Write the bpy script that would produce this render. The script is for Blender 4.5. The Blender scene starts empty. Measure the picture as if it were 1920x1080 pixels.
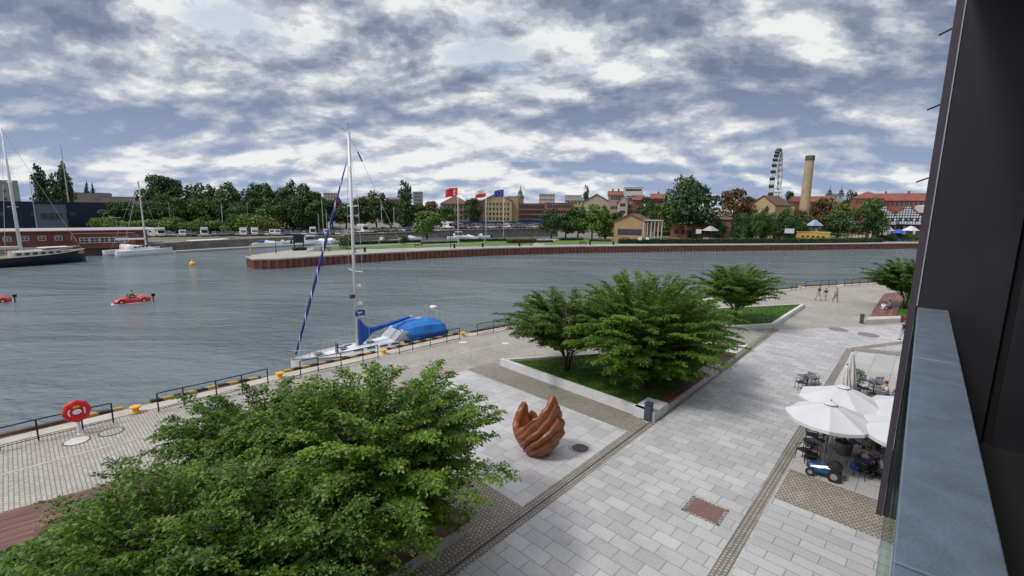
import bpy, math, random
import numpy as np
from mathutils import Vector, Matrix
S = bpy.context.scene
COL = S.collection
# ------------------------------------------------------------------ camera
EYE = 10.5
F = 877.0
PITCH = math.atan(148/877)
ROLL = math.radians(0.8)
cam_d = bpy.data.cameras.new('camera'); cam = bpy.data.objects.new('camera', cam_d); COL.objects.link(cam)
cam_d.sensor_width = 36; cam_d.lens = 36*F/1920; cam_d.clip_start = 0.05; cam_d.clip_end = 6000
cam.location = (0, 0, EYE)
cam.rotation_euler = (Matrix.Rotation(math.pi/2-PITCH, 3, 'X') @ Matrix.Rotation(ROLL, 3, 'Z')).to_euler()
S.camera = cam
# ------------------------------------------------------------------ sky light
SUN_EL, SUN_AZ = math.radians(52), math.radians(-115)      # azimuth from +Y towards +X
sun_dir = Vector((math.sin(SUN_AZ)*math.cos(SUN_EL), math.cos(SUN_AZ)*math.cos(SUN_EL), math.sin(SUN_EL)))
W = bpy.data.worlds.new('World'); S.world = W; W.use_nodes = True
def N(nt, typ, **kw):
    n = nt.nodes.new(typ)
    for k, v in kw.items():
        if k[0] == '_': setattr(n, k[1:], v)
        else:
            key = int(k[1:]) if k[0] == 'i' and k[1:].isdigit() else k.replace('__', ' ')
            n.inputs[key].default_value = v
    return n
def math_(nt, op, a, b=None, c=None, clamp=False):
    n = nt.nodes.new('ShaderNodeMath'); n.operation = op; n.use_clamp = clamp
    for i, x in enumerate((a, b, c)):
        if x is None: continue
        if isinstance(x, (int, float)): n.inputs[i].default_value = x
        else: nt.links.new(x, n.inputs[i])
    return n.outputs[0]
def ramp(nt, fac, stops, interp='LINEAR'):
    n = nt.nodes.new('ShaderNodeValToRGB'); n.color_ramp.interpolation = interp
    e = n.color_ramp.elements
    while len(e) < len(stops): e.new(0.5)
    for el, (p, c) in zip(e, stops):
        el.position = p; el.color = (*c, 1) if len(c) == 3 else c
    nt.links.new(fac, n.inputs[0]); return n.outputs[0]
def mixc(nt, fac, a, b, mode='MIX'):
    n = nt.nodes.new('ShaderNodeMix'); n.data_type = 'RGBA'; n.blend_type = mode
    for i, x in ((0, fac), (6, a), (7, b)):
        if isinstance(x, (int, float)): n.inputs[i].default_value = x
        elif isinstance(x, tuple): n.inputs[i].default_value = (*x, 1)[:4]
        else: nt.links.new(x, n.inputs[i])
    return n.outputs[2]
def smooth(nt, x, lo, hi):
    n = nt.nodes.new('ShaderNodeMapRange'); n.interpolation_type = 'SMOOTHSTEP'
    nt.links.new(x, n.inputs[0]); n.inputs[1].default_value = lo; n.inputs[2].default_value = hi
    return n.outputs[0]
def build_sky():
    nt = W.node_tree; nt.nodes.clear(); L = nt.links.new
    out = nt.nodes.new('ShaderNodeOutputWorld'); bg = nt.nodes.new('ShaderNodeBackground'); bg.inputs[1].default_value = 0.1
    L(bg.outputs[0], out.inputs[0])
    tc = nt.nodes.new('ShaderNodeTexCoord'); sep = nt.nodes.new('ShaderNodeSeparateXYZ'); L(tc.outputs['Generated'], sep.inputs[0])
    x, y, z = sep.outputs
    zc = math_(nt, 'ADD', math_(nt, 'MAXIMUM', z, 0.0), 0.36)
    comb = nt.nodes.new('ShaderNodeCombineXYZ')
    L(math_(nt, 'DIVIDE', x, zc), comb.inputs[0]); L(math_(nt, 'DIVIDE', y, zc), comb.inputs[1])
    def noise(scale, detail, rough, dist, off=(0,0,0), rot=0.0, sx=1.0, sy=1.0):
        mp = nt.nodes.new('ShaderNodeMapping'); mp.inputs['Location'].default_value = off; mp.inputs['Rotation'].default_value = (0,0,rot); mp.inputs['Scale'].default_value = (sx, sy, 1)
        L(comb.outputs[0], mp.inputs[0])
        n = N(nt, 'ShaderNodeTexNoise', Scale=scale, Detail=detail, Roughness=rough, Distortion=dist); L(mp.outputs[0], n.inputs['Vector'])
        return n.outputs['Fac']
    big = noise(0.70, 3, 0.5, 0.3, (3.1, 7.3, 0), 0.35, 0.8, 1.0)
    fine = noise(2.3, 11, 0.58, 0.12, (1.7, 2.2, 0), 0.35, 0.8, 1.0)
    fine2 = noise(2.3, 11, 0.58, 0.12, (1.7+0.02, 2.2-0.07, 0), 0.35, 0.8, 1.0)   # same clouds sampled a little towards the sun
    dens = math_(nt, 'ADD', math_(nt, 'MULTIPLY', big, 0.60), math_(nt, 'MULTIPLY', fine, 0.40))
    relief = math_(nt, 'MULTIPLY', math_(nt, 'SUBTRACT', fine2, fine), 1.5)
    lit = math_(nt, 'SUBTRACT', dens, relief)
    cloud = ramp(nt, lit, [(0.31, (6.4, 6.5, 6.5)), (0.385, (4.3, 4.5, 4.9)), (0.445, (2.9, 3.2, 3.8)), (0.52, (1.85, 2.15, 2.85)), (0.62, (1.25, 1.52, 2.2))], 'EASE')
    # brighter, paler towards the horizon
    hor = math_(nt, 'SUBTRACT', 1.0, smooth(nt, z, 0.0, 0.30))
    pale = ramp(nt, lit, [(0.36, (6.5, 6.6, 6.7)), (0.455, (4.4, 4.75, 5.4)), (0.60, (2.6, 3.3, 4.7))], 'EASE')
    cloud = mixc(nt, math_(nt, 'MULTIPLY', hor, 0.85), cloud, pale)
    sky = nt.nodes.new('ShaderNodeTexSky'); sky.sky_type = 'NISHITA'; sky.sun_disc = False
    sky.sun_elevation = SUN_EL; sky.sun_rotation = SUN_AZ
    gap = math_(nt, 'SUBTRACT', 1.0, smooth(nt, dens, 0.36, 0.41))
    col = mixc(nt, math_(nt, 'MULTIPLY', math_(nt, 'MULTIPLY', gap, 0.5), smooth(nt, z, 0.10, 0.35)), cloud, sky.outputs[0])
    dot = nt.nodes.new('ShaderNodeVectorMath'); dot.operation = 'DOT_PRODUCT'; L(tc.outputs['Generated'], dot.inputs[0]); dot.inputs[1].default_value = sun_dir
    glow = math_(nt, 'MULTIPLY', smooth(nt, dot.outputs['Value'], 0.35, 1.0), 1.5)      # unseen sky brightened around the sun to light the ground
    high = math_(nt, 'MULTIPLY', smooth(nt, z, 0.42, 0.85), 1.15)  # sky above the view, brightened to add light on the square
    col = mixc(nt, smooth(nt, z, 0.40, 0.70), col, mixc(nt, 1.0, col, (1.09, 1.0, 0.89), 'MULTIPLY'))       # warm tint added to the unseen upper sky, offsets the blue light
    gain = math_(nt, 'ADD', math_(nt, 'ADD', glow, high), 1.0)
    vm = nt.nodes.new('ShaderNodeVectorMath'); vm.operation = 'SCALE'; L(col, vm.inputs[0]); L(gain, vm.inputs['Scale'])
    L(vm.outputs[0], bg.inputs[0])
build_sky()
sd = bpy.data.lights.new('sun', 'SUN'); sd.energy = 1.5; sd.angle = math.radians(10); sd.color = (1, 0.96, 0.9)
so = bpy.data.objects.new('sun', sd); COL.objects.link(so); so.rotation_euler = sun_dir.to_track_quat('Z', 'Y').to_euler(); so.location = (-20, -10, 60)
S.view_settings.view_transform = 'Standard'; S.view_settings.look = 'None'; S.view_settings.exposure = 0.42; S.view_settings.gamma = 1
S.render.engine = 'CYCLES'
try:
    S.cycles.use_denoising = True; S.cycles.denoiser = 'OPENIMAGEDENOISE'
except Exception: pass
S.cycles.max_bounces = 6; S.cycles.transparent_max_bounces = 12; S.cycles.caustics_reflective = False; S.cycles.caustics_refractive = False
# ------------------------------------------------------------------ survey helpers: picture ray -> real place
def ray(px, py):
    x, y = px-960, 540-py
    c, s = math.cos(ROLL), math.sin(ROLL)
    x, y = x*c-y*s, x*s+y*c
    return Vector((x, y*math.sin(PITCH)+F*math.cos(PITCH), y*math.cos(PITCH)-F*math.sin(PITCH)))/F
def G(px, py, z=0.0):
    d = ray(px, py); t = (z-EYE)/d.z; return Vector((0, 0, EYE))+d*t
def P(px, py, D):
    d = ray(px, py); return Vector((0, 0, EYE))+d*(D/d.y)
def g2(px, py, z=0.0):
    v = G(px, py, z); return (v.x, v.y)
# ------------------------------------------------------------------ mesh helpers
class MB:
    def __init__(s): s.v = []; s.f = []
    def add(s, vs, fs):
        o = len(s.v); s.v += [tuple(v) for v in vs]; s.f += [tuple(i+o for i in f) for f in fs]; return s
    def box(s, cx, cy, cz, sx, sy, sz, rz=0.0, rx=0.0, ry=0.0):
        m = Matrix.Translation((cx, cy, cz)) @ Matrix.Rotation(rz, 4, 'Z') @ Matrix.Rotation(ry, 4, 'Y') @ Matrix.Rotation(rx, 4, 'X')
        vs = [m @ Vector((a*sx/2, b*sy/2, c*sz/2)) for a in (-1, 1) for b in (-1, 1) for c in (-1, 1)]
        return s.add(vs, [(0,1,3,2),(4,6,7,5),(0,4,5,1),(2,3,7,6),(0,2,6,4),(1,5,7,3)])
    def beam(s, p0, p1, w, h):
        p0, p1 = Vector(p0), Vector(p1); d = p1-p0; L = d.length
        if L < 1e-6: return s
        d.normalize(); up = Vector((0,0,1)) if abs(d.z) < 0.95 else Vector((1,0,0))
        a = d.cross(up).normalized(); b = a.cross(d)
        vs = [p+a*(i*w/2)+b*(j*h/2) for p in (p0, p1) for i, j in ((-1,-1),(1,-1),(1,1),(-1,1))]
        return s.add(vs, [(0,1,2,3),(7,6,5,4),(0,4,5,1),(1,5,6,2),(2,6,7,3),(3,7,4,0)])
    def tube(s, pts, rad, n=6, caps=True):
        pts = [Vector(p) for p in pts]; m = len(pts)
        if not isinstance(rad, (list, tuple)): rad = [rad]*m
        vs = []; ref = None
        for i, p in enumerate(pts):
            d = (pts[min(i+1, m-1)]-pts[max(i-1, 0)]).normalized()
            if ref is None: ref = Vector((0,0,1)) if abs(d.z) < 0.9 else Vector((1,0,0))
            a = d.cross(ref).normalized(); b = a.cross(d); ref = b
            for k in range(n):
                t = 2*math.pi*k/n; vs.append(p+(a*math.cos(t)+b*math.sin(t))*rad[i])
        fs = [(i*n+k, i*n+(k+1)%n, (i+1)*n+(k+1)%n, (i+1)*n+k) for i in range(m-1) for k in range(n)]
        if caps: fs += [tuple(range(n-1, -1, -1)), tuple(range((m-1)*n, m*n))]
        return s.add(vs, fs)
    def cyl(s, p0, p1, r0, r1=None, n=10): return s.tube([p0, p1], [r0, r0 if r1 is None else r1], n)
    def prism(s, poly, z0, z1, bottom=True):
        n = len(poly)
        if sum(poly[i][0]*poly[(i+1)%n][1]-poly[(i+1)%n][0]*poly[i][1] for i in range(n)) < 0: poly = poly[::-1]
        vs = [(p[0], p[1], z0) for p in poly]+[(p[0], p[1], z1) for p in poly]
        fs = [(i, (i+1)%n, n+(i+1)%n, n+i) for i in range(n)]+[tuple(range(n, 2*n))]
        if bottom: fs.append(tuple(range(n-1, -1, -1)))
        return s.add(vs, fs)
    def sheet(s, poly, z):
        n = len(poly)
        if sum(poly[i][0]*poly[(i+1)%n][1]-poly[(i+1)%n][0]*poly[i][1] for i in range(n)) < 0: poly = poly[::-1]
        return s.add([(p[0], p[1], z) for p in poly], [tuple(range(n))])
    def lathe(s, prof, c=(0,0,0), n=16, sx=1, sy=1):
        vs = []; m = len(prof)
        for r, z in prof:
            for k in range(n):
                t = 2*math.pi*k/n; vs.append((c[0]+r*sx*math.cos(t), c[1]+r*sy*math.sin(t), c[2]+z))
        fs = [(i*n+k, i*n+(k+1)%n, (i+1)*n+(k+1)%n, (i+1)*n+k) for i in range(m-1) for k in range(n)]
        fs += [tuple(range(n-1, -1, -1)), tuple(range((m-1)*n, m*n))]
        return s.add(vs, fs)
    def loft(s, rings, caps=True):
        n = len(rings[0]); vs = [p for r in rings for p in r]; m = len(rings)
        fs = [(i*n+k, i*n+(k+1)%n, (i+1)*n+(k+1)%n, (i+1)*n+k) for i in range(m-1) for k in range(n)]
        if caps: fs += [tuple(range(n-1, -1, -1)), tuple(range((m-1)*n, m*n))]
        return s.add(vs, fs)
    def build(s, name, mat, parent=None, smooth=False, bevel=0.0):
        me = bpy.data.meshes.new(name); me.from_pydata(s.v, [], s.f); me.update()
        if smooth: me.polygons.foreach_set('use_smooth', [True]*len(me.polygons))
        o = bpy.data.objects.new(name, me); COL.objects.link(o)
        if mat: me.materials.append(mat)
        if parent: o.parent = parent
        if bevel:
            b = o.modifiers.new('bevel', 'BEVEL'); b.width = bevel; b.segments = 2; b.limit_method = 'ANGLE'
        return o
def tag(o, label=None, cat=None, group=None, kind=None):
    for k, v in (('label', label), ('category', cat), ('group', group), ('kind', kind)):
        if v: o[k] = v
    return o
def thing(name, label, cat, loc=(0,0,0), rz=0.0, group=None, sc=None):
    o = bpy.data.objects.new(name, None); COL.objects.link(o); o.location = loc; o.rotation_euler = (0,0,rz); o.empty_display_size = 0.2
    if sc: o.scale = (sc, sc, sc) if isinstance(sc, (int, float)) else sc
    return tag(o, label, cat, group)
def copy_tree(o, parent=None, kidmap=None):
    if kidmap is None: kidmap = kid_map()
    c = o.copy(); COL.objects.link(c); c.parent = parent
    for ch in kidmap.get(o.as_pointer(), []): copy_tree(ch, c, kidmap)
    return c
def kid_map(roots=None):
    m = {}
    for q in bpy.data.objects:
        if q.parent: m.setdefault(q.parent.as_pointer(), []).append(q)
    return m
def place(o, loc, rz, label=None, sc=None, group=None):
    o.location = loc; o.rotation_euler = (0,0,rz)
    if label: o['label'] = label
    if group: o['group'] = group
    if sc: o.scale = (sc, sc, sc) if isinstance(sc, (int, float)) else sc
    return o
def paint(o, part, mat):
    for ch in bpy.data.objects:
        if ch.parent == o and ch.name.split('.')[0] == part:
            ch.material_slots[0].link = 'OBJECT'; ch.material_slots[0].material = mat
def struct(mb, name, mat, **kw): return tag(mb.build(name, mat, **kw), kind='structure')
def mesh_np(name, verts, quads, mat, parent=None, smooth=False):
    me = bpy.data.meshes.new(name); nv, nf = len(verts), len(quads); k = quads.shape[1]
    me.vertices.add(nv); me.vertices.foreach_set('co', np.asarray(verts, np.float32).ravel())
    me.loops.add(nf*k); me.loops.foreach_set('vertex_index', quads.astype(np.int32).ravel())
    me.polygons.add(nf); me.polygons.foreach_set('loop_start', np.arange(0, nf*k, k, dtype=np.int32)); me.polygons.foreach_set('loop_total', np.full(nf, k, np.int32))
    if smooth: me.polygons.foreach_set('use_smooth', np.ones(nf, bool))
    me.materials.append(mat); me.update(calc_edges=True)
    o = bpy.data.objects.new(name, me); COL.objects.link(o)
    if parent: o.parent = parent
    return o
# ------------------------------------------------------------------ materials
def new_mat(name):
    m = bpy.data.materials.new(name); m.use_nodes = True; nt = m.node_tree
    return m, nt, nt.nodes['Principled BSDF']
def var_color(nt, col, amt, scale, coord='Object'):
    tc = nt.nodes.new('ShaderNodeTexCoord')
    n = N(nt, 'ShaderNodeTexNoise', Scale=scale, Detail=5.0, Roughness=0.6); nt.links.new(tc.outputs[coord], n.inputs['Vector'])
    lo = tuple(max(0, c*(1-amt)) for c in col); hi = tuple(min(1, c*(1+amt)) for c in col)
    return ramp(nt, n.outputs['Fac'], [(0.3, lo), (0.7, hi)]), n, tc
MATS = {}
def M(name, col=None, rough=0.6, metal=0.0, amt=0.12, scale=3.0, bump=0.0, spec=0.5, coat=0.0):
    if name in MATS: return MATS[name]
    m, nt, b = new_mat(name)
    c, n, tc = var_color(nt, col, amt, scale); nt.links.new(c, b.inputs['Base Color'])
    b.inputs['Roughness'].default_value = rough; b.inputs['Metallic'].default_value = metal; b.inputs['Specular IOR Level'].default_value = spec
    b.inputs['Coat Weight'].default_value = coat
    if bump:
        bp = N(nt, 'ShaderNodeBump', Strength=bump, Distance=0.02); n2 = N(nt, 'ShaderNodeTexNoise', Scale=scale*12, Detail=4.0)
        nt.links.new(tc.outputs['Object'], n2.inputs['Vector']); nt.links.new(n2.outputs['Fac'], bp.inputs['Height']); nt.links.new(bp.outputs[0], b.inputs['Normal'])
    MATS[name] = m; return m
def brick_mat(name, c1, c2, cm, bw, bh, mortar, rot=0.0, rough=0.8, bump=0.4, stain=0.25, stain_scale=0.25, offset=0.5, wall=False, speck=0.0, loc=(0,0)):
    m, nt, b = new_mat(name); L = nt.links.new
    tc = nt.nodes.new('ShaderNodeTexCoord'); src = tc.outputs['Object']
    if wall:                        # walls: run the courses along x+y and z
        sp = nt.nodes.new('ShaderNodeSeparateXYZ'); L(src, sp.inputs[0]); cb = nt.nodes.new('ShaderNodeCombineXYZ')
        L(math_(nt, 'ADD', sp.outputs[0], sp.outputs[1]), cb.inputs[0]); L(sp.outputs[2], cb.inputs[1]); src = cb.outputs[0]
    mp = nt.nodes.new('ShaderNodeMapping'); mp.inputs['Rotation'].default_value = (0,0,rot); mp.inputs['Location'].default_value = (loc[0], loc[1], 0); L(src, mp.inputs[0])
    wob = N(nt, 'ShaderNodeTexNoise', Scale=0.9/bh, Detail=1.0); L(mp.outputs[0], wob.inputs['Vector'])
    vs = nt.nodes.new('ShaderNodeVectorMath'); vs.operation = 'MULTIPLY_ADD'; L(wob.outputs['Color'], vs.inputs[0]); vs.inputs[1].default_value = (mortar*1.2,)*3; L(mp.outputs[0], vs.inputs[2])
    br = nt.nodes.new('ShaderNodeTexBrick'); L(vs.outputs[0], br.inputs['Vector']); br.offset = offset; br.squash = 1.0
    for k, v in (('Color1', (*c1, 1)), ('Color2', (*c2, 1)), ('Mortar', (*cm, 1)), ('Scale', 1.0), ('Mortar Size', mortar), ('Mortar Smooth', 0.35), ('Bias', 0.0), ('Brick Width', bw), ('Row Height', bh)): br.inputs[k].default_value = v
    n = N(nt, 'ShaderNodeTexNoise', Scale=stain_scale, Detail=8.0, Roughness=0.7, Distortion=0.6); L(tc.outputs['Object'], n.inputs['Vector'])
    g = ramp(nt, n.outputs['Fac'], [(0.3, (1-stain,)*3), (0.62, (1.0,)*3)])
    c = mixc(nt, 1.0, br.outputs['Color'], g, 'MULTIPLY')
    n3 = N(nt, 'ShaderNodeTexNoise', Scale=14.0, Detail=4.0, Roughness=0.7); L(tc.outputs['Object'], n3.inputs['Vector'])
    c = mixc(nt, 1.0, c, ramp(nt, n3.outputs['Fac'], [(0.3, (0.86,)*3), (0.7, (1.1,)*3)]), 'MULTIPLY')
    L(c, b.inputs['Base Color']); b.inputs['Roughness'].default_value = rough
    bp = N(nt, 'ShaderNodeBump', Strength=bump, Distance=0.02); L(math_(nt, 'SUBTRACT', 1.0, br.outputs['Fac']), bp.inputs['Height']); L(bp.outputs[0], b.inputs['Normal'])
    MATS[name] = m; return m
def plank_mat(name, col, rot=0.0, width=0.14, rough=0.55):
    m, nt, b = new_mat(name); L = nt.links.new
    tc = nt.nodes.new('ShaderNodeTexCoord'); mp = nt.nodes.new('ShaderNodeMapping'); mp.inputs['Rotation'].default_value = (0,0,rot); L(tc.outputs['Object'], mp.inputs[0])
    br = nt.nodes.new('ShaderNodeTexBrick'); L(mp.outputs[0], br.inputs['Vector']); br.offset = 0.37
    for k, v in (('Color1', (*[c*0.7 for c in col], 1)), ('Color2', (*[min(1, c*1.45) for c in col], 1)), ('Mortar', (*[c*0.15 for c in col], 1)), ('Scale', 1.0), ('Mortar Size', 0.008), ('Mortar Smooth', 0.1), ('Brick Width', 3.2), ('Row Height', width)): br.inputs[k].default_value = v
    mp2 = nt.nodes.new('ShaderNodeMapping'); mp2.inputs['Scale'].default_value = (0.6, 14, 1); L(mp.outputs[0], mp2.inputs[0])
    n = N(nt, 'ShaderNodeTexNoise', Scale=1.5, Detail=5.0); L(mp2.outputs[0], n.inputs['Vector'])
    c = mixc(nt, 1.0, br.outputs['Color'], ramp(nt, n.outputs['Fac'], [(0.3, (0.6,)*3), (0.7, (1.3,)*3)]), 'MULTIPLY')
    L(c, b.inputs['Base Color']); b.inputs['Roughness'].default_value = rough
    bp = N(nt, 'ShaderNodeBump', Strength=0.4, Distance=0.01); L(math_(nt, 'SUBTRACT', 1.0, br.outputs['Fac']), bp.inputs['Height']); L(bp.outputs[0], b.inputs['Normal'])
    return m
def leaf_mat(name, lo, hi, trans=0.35, patch=0.6, rough=0.5):
    m, nt, b = new_mat(name); L = nt.links.new
    geo = nt.nodes.new('ShaderNodeNewGeometry'); tc = nt.nodes.new('ShaderNodeTexCoord')
    n = N(nt, 'ShaderNodeTexNoise', Scale=patch, Detail=3.0); L(tc.outputs['Object'], n.inputs['Vector'])
    f = math_(nt, 'ADD', math_(nt, 'MULTIPLY', geo.outputs['Random Per Island'], 0.6), math_(nt, 'MULTIPLY', math_(nt, 'SUBTRACT', n.outputs['Fac'], 0.3), 1.0))
    oi = nt.nodes.new('ShaderNodeObjectInfo'); f = math_(nt, 'ADD', f, math_(nt, 'MULTIPLY', math_(nt, 'SUBTRACT', oi.outputs['Random'], 0.5), 0.25))
    c = ramp(nt, f, [(0.1, lo), (0.95, hi)]); L(c, b.inputs['Base Color']); b.inputs['Roughness'].default_value = rough; b.inputs['Specular IOR Level'].default_value = 0.35
    if trans:
        t = nt.nodes.new('ShaderNodeBsdfTranslucent'); tcw = mixc(nt, 1.0, c, (1.5, 1.5, 0.6), 'MULTIPLY'); L(tcw, t.inputs[0])
        mx = nt.nodes.new('ShaderNodeMixShader'); mx.inputs[0].default_value = trans; L(b.outputs[0], mx.inputs[1]); L(t.outputs[0], mx.inputs[2]); L(mx.outputs[0], nt.nodes['Material Output'].inputs[0])
    MATS[name] = m; return m
def glass_mat(name, col=(0.03, 0.04, 0.05), rough=0.08):
    m, nt, b = new_mat(name); b.inputs['Base Color'].default_value = (*col, 1); b.inputs['Roughness'].default_value = rough; b.inputs['Specular IOR Level'].default_value = 0.8
    MATS[name] = m; return m
ORD = ['first','second','third','fourth','fifth','sixth','seventh','eighth','ninth','tenth','eleventh','twelfth','thirteenth','fourteenth','fifteenth','sixteenth','seventeenth','eighteenth','nineteenth','twentieth','twenty-first','twenty-second','twenty-third','twenty-fourth','twenty-fifth','twenty-sixth','twenty-seventh','twenty-eighth','twenty-ninth','thirtieth','thirty-first','thirty-second','thirty-third']
GRID = math.radians(41.3)                      # heading of the facade and the paving strips
brot = -(math.pi/2-GRID)                       # paving pattern: texture x runs along the heading
# ------------------------------------------------------------------ setting: water, land, paving
WZ = -2.0
def water_mat():
    m, nt, b = new_mat('river_water'); L = nt.links.new
    tc = nt.nodes.new('ShaderNodeTexCoord')
    def nz(scale, detail, sx, sy, rot, dist=0.0):
        mp = nt.nodes.new('ShaderNodeMapping'); mp.inputs['Scale'].default_value = (sx, sy, 1); mp.inputs['Rotation'].default_value = (0,0,rot); L(tc.outputs['Object'], mp.inputs[0])
        n = N(nt, 'ShaderNodeTexNoise', Scale=scale, Detail=detail, Roughness=0.55, Distortion=dist); L(mp.outputs[0], n.inputs['Vector']); return n.outputs['Fac']
    a = nz(0.85, 5, 0.75, 1.5, 0.35, 0.6); c = nz(2.8, 3, 0.6, 1.6, 0.1, 0.3); d = nz(0.16, 2, 1, 1.6, 0.5)
    patch = smooth(nt, nz(0.035, 4, 0.8, 2.2, 0.3, 1.0), 0.38, 0.62)
    h = math_(nt, 'ADD', math_(nt, 'ADD', math_(nt, 'MULTIPLY', a, 1.0), math_(nt, 'MULTIPLY', c, 0.42)), math_(nt, 'MULTIPLY', d, 1.2))
    h = math_(nt, 'MULTIPLY', h, math_(nt, 'ADD', 0.55, math_(nt, 'MULTIPLY', patch, 0.6)))
    bp = N(nt, 'ShaderNodeBump', Strength=1.0, Distance=0.36); L(h, bp.inputs['Height']); L(bp.outputs[0], b.inputs['Normal'])
    L(mixc(nt, patch, (0.155, 0.192, 0.200), (0.130, 0.165, 0.175)), b.inputs['Base Color'])
    b.inputs['IOR'].default_value = 1.333; b.inputs['Roughness'].default_value = 0.13
    return m
w = MB(); w.sheet([(-900,-60),(900,-60),(900,700),(-900,700)], WZ)
struct(w, 'water', water_mat())
CONC = M('pale_concrete', (0.50, 0.47, 0.43), 0.85, amt=0.14, scale=1.2, bump=0.3)
CONC2 = M('quay_concrete', (0.46, 0.42, 0.36), 0.9, amt=0.2, scale=0.8, bump=0.4)
WHITECONC = M('white_concrete', (0.60, 0.585, 0.56), 0.8, amt=0.09, scale=1.5, bump=0.2)
quay_edge = [(-62, -20), (-34, 8.5)]+[g2(*p) for p in ((0,823),(110,797),(232,770),(330,747),(420,726),(563,694),(700,664),(836,633),(960,611),(1100,588),(1250,569),(1411,549),(1510,538),(1560,535),(1640,530),(1720,527))]
a, b = Vector(quay_edge[-2]), Vector(quay_edge[-1]); quay_edge.append(tuple(b+(b-a).normalized()*160))
def offset(line, d):
    out = []
    for i, p in enumerate(line):
        p0, p1 = Vector(line[max(i-1, 0)]), Vector(line[min(i+1, len(line)-1)]); t = (p1-p0).normalized()
        out.append((p[0]+t.y*d, p[1]-t.x*d))          # + is landward (right of the walking direction)
    return out
# the near bank, one slab of land with its quay wall
nb = MB(); nb.prism(quay_edge+[(260, -60), (-62, -60)], -4.0, 0.0)
promenade = brick_mat('granite_setts', (0.40, 0.37, 0.32), (0.53, 0.49, 0.43), (0.235, 0.21, 0.18), 0.20, 0.135, 0.020, rot=-(math.pi/2-math.radians(133)), bump=0.35, stain=0.26)
struct(nb, 'near_bank_ground', promenade)
def strip_between(l0, l1, z0, z1):
    mb = MB()
    for i in range(len(l0)-1):
        q = [(*l0[i], z1), (*l0[i+1], z1), (*l1[i+1], z1), (*l1[i], z1)]; r = [(x, y, z0) for x, y, z in q]
        mb.add(q+r, [(0,3,2,1) if False else (0,1,2,3), (7,6,5,4), (0,4,5,1), (3,2,6,7)])
    mb.add([(*l0[0], z0), (*l0[0], z1), (*l1[0], z1), (*l1[0], z0)], [(0,1,2,3)])
    mb.add([(*l0[-1], z0), (*l0[-1], z1), (*l1[-1], z1), (*l1[-1], z0)], [(3,2,1,0)])
    return mb
struct(strip_between(offset(quay_edge, -0.06), offset(quay_edge, 0.85), -2.6, 0.03), 'quay_coping', CONC2)
inner = offset(quay_edge, 4.1); inner2 = offset(quay_edge, 4.26)
struct(strip_between(inner[2:], inner2[2:], 0.004, 0.008), 'promenade_line', M('line_stone', (0.42, 0.39, 0.345), 0.85, amt=0.25))
# paving of the square
slab_a = brick_mat('large_granite_slabs', (0.43, 0.425, 0.42), (0.55, 0.54, 0.525), (0.22, 0.22, 0.22), 0.86, 0.57, 0.014, rot=-math.radians(-43.3), bump=0.15, stain=0.22, stain_scale=0.35)
slab_b = brick_mat('square_granite_slabs', (0.46, 0.455, 0.445), (0.57, 0.56, 0.545), (0.26, 0.25, 0.24), 0.86, 0.80, 0.013, rot=-math.radians(48.2), bump=0.15, stain=0.22, stain_scale=0.3)
slab_c = brick_mat('long_granite_slabs', (0.45, 0.44, 0.43), (0.55, 0.54, 0.525), (0.20, 0.20, 0.19), 1.25, 0.46, 0.013, rot=-math.radians(-43.5), bump=0.15, stain=0.14)
slab_d = brick_mat('terrace_slabs', (0.46, 0.45, 0.435), (0.53, 0.52, 0.50), (0.27, 0.26, 0.25), 2.6, 1.15, 0.02, rot=-math.radians(48), bump=0.12, stain=0.18)
setts = brick_mat('brown_setts', (0.33, 0.295, 0.245), (0.44, 0.40, 0.335), (0.18, 0.16, 0.13), 0.145, 0.13, 0.024, rot=-math.radians(48), bump=0.8, stain=0.25, stain_scale=0.6)
setts2 = brick_mat('tan_setts', (0.36, 0.31, 0.25), (0.50, 0.44, 0.36), (0.19, 0.165, 0.13), 0.15, 0.135, 0.024, rot=-math.radians(-43), bump=0.8, stain=0.22, stain_scale=0.6)
def line(p, q, t0, t1): p, q = Vector(p), Vector(q); d = q-p; return tuple(p+d*t0), tuple(p+d*t1)
u = Vector((math.sin(GRID), math.cos(GRID))); nrm = Vector((u.y, -u.x))          # nrm points at the building
def uv(a, s): v = u*s+nrm*a; return (v.x, v.y)
def to_uv(p): v = Vector(p); return (v.dot(nrm), v.dot(u))
A0 = to_uv(g2(1190, 815))[0]; A1 = to_uv(g2(1440, 625))[0]; Aoff = (A0+A1)/2
Bs = to_uv(g2(1593, 655)); Boff = to_uv(g2(1545, 880))[0]
Boff = (to_uv(g2(1375,1060))[0]+Bs[0])/2
pav_top = to_uv(g2(1462, 619))[1]; SW = 0.33
struct(MB().sheet([uv(Aoff+SW, -25), uv(Aoff+SW, pav_top), g2(1700, 609), uv(Bs[0]+14, pav_top+11), uv(Bs[0]+14, -25)], 0.004), 'square_paving', slab_a)
struct(MB().sheet([uv(Aoff-0.32, -25), uv(Aoff-0.32, pav_top+1), uv(Aoff+SW, pav_top), uv(Aoff+SW, -25)], 0.008), 'sett_strip_paving', setts)
dr = MB()
for k, w_ in ((0.02, 0.05),): dr.sheet([uv(Aoff+k, -25), uv(Aoff+k, pav_top), uv(Aoff+k+w_, pav_top), uv(Aoff+k+w_, -25)], 0.012)
struct(dr, 'drain_slot', M('dark_slot', (0.03, 0.028, 0.025), 0.9))
struct(MB().sheet([uv(Boff-0.22, -25), uv(Bs[0]-0.22, Bs[1]+0.3), uv(Bs[0]+0.22, Bs[1]), uv(Boff+0.22, -25)], 0.008), 'sett_strip_paving', setts)
struct(MB().sheet([g2(1593,652), g2(1716,637), g2(1716,642), g2(1604,657)], 0.012), 'sett_strip_paving', setts)
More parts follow.
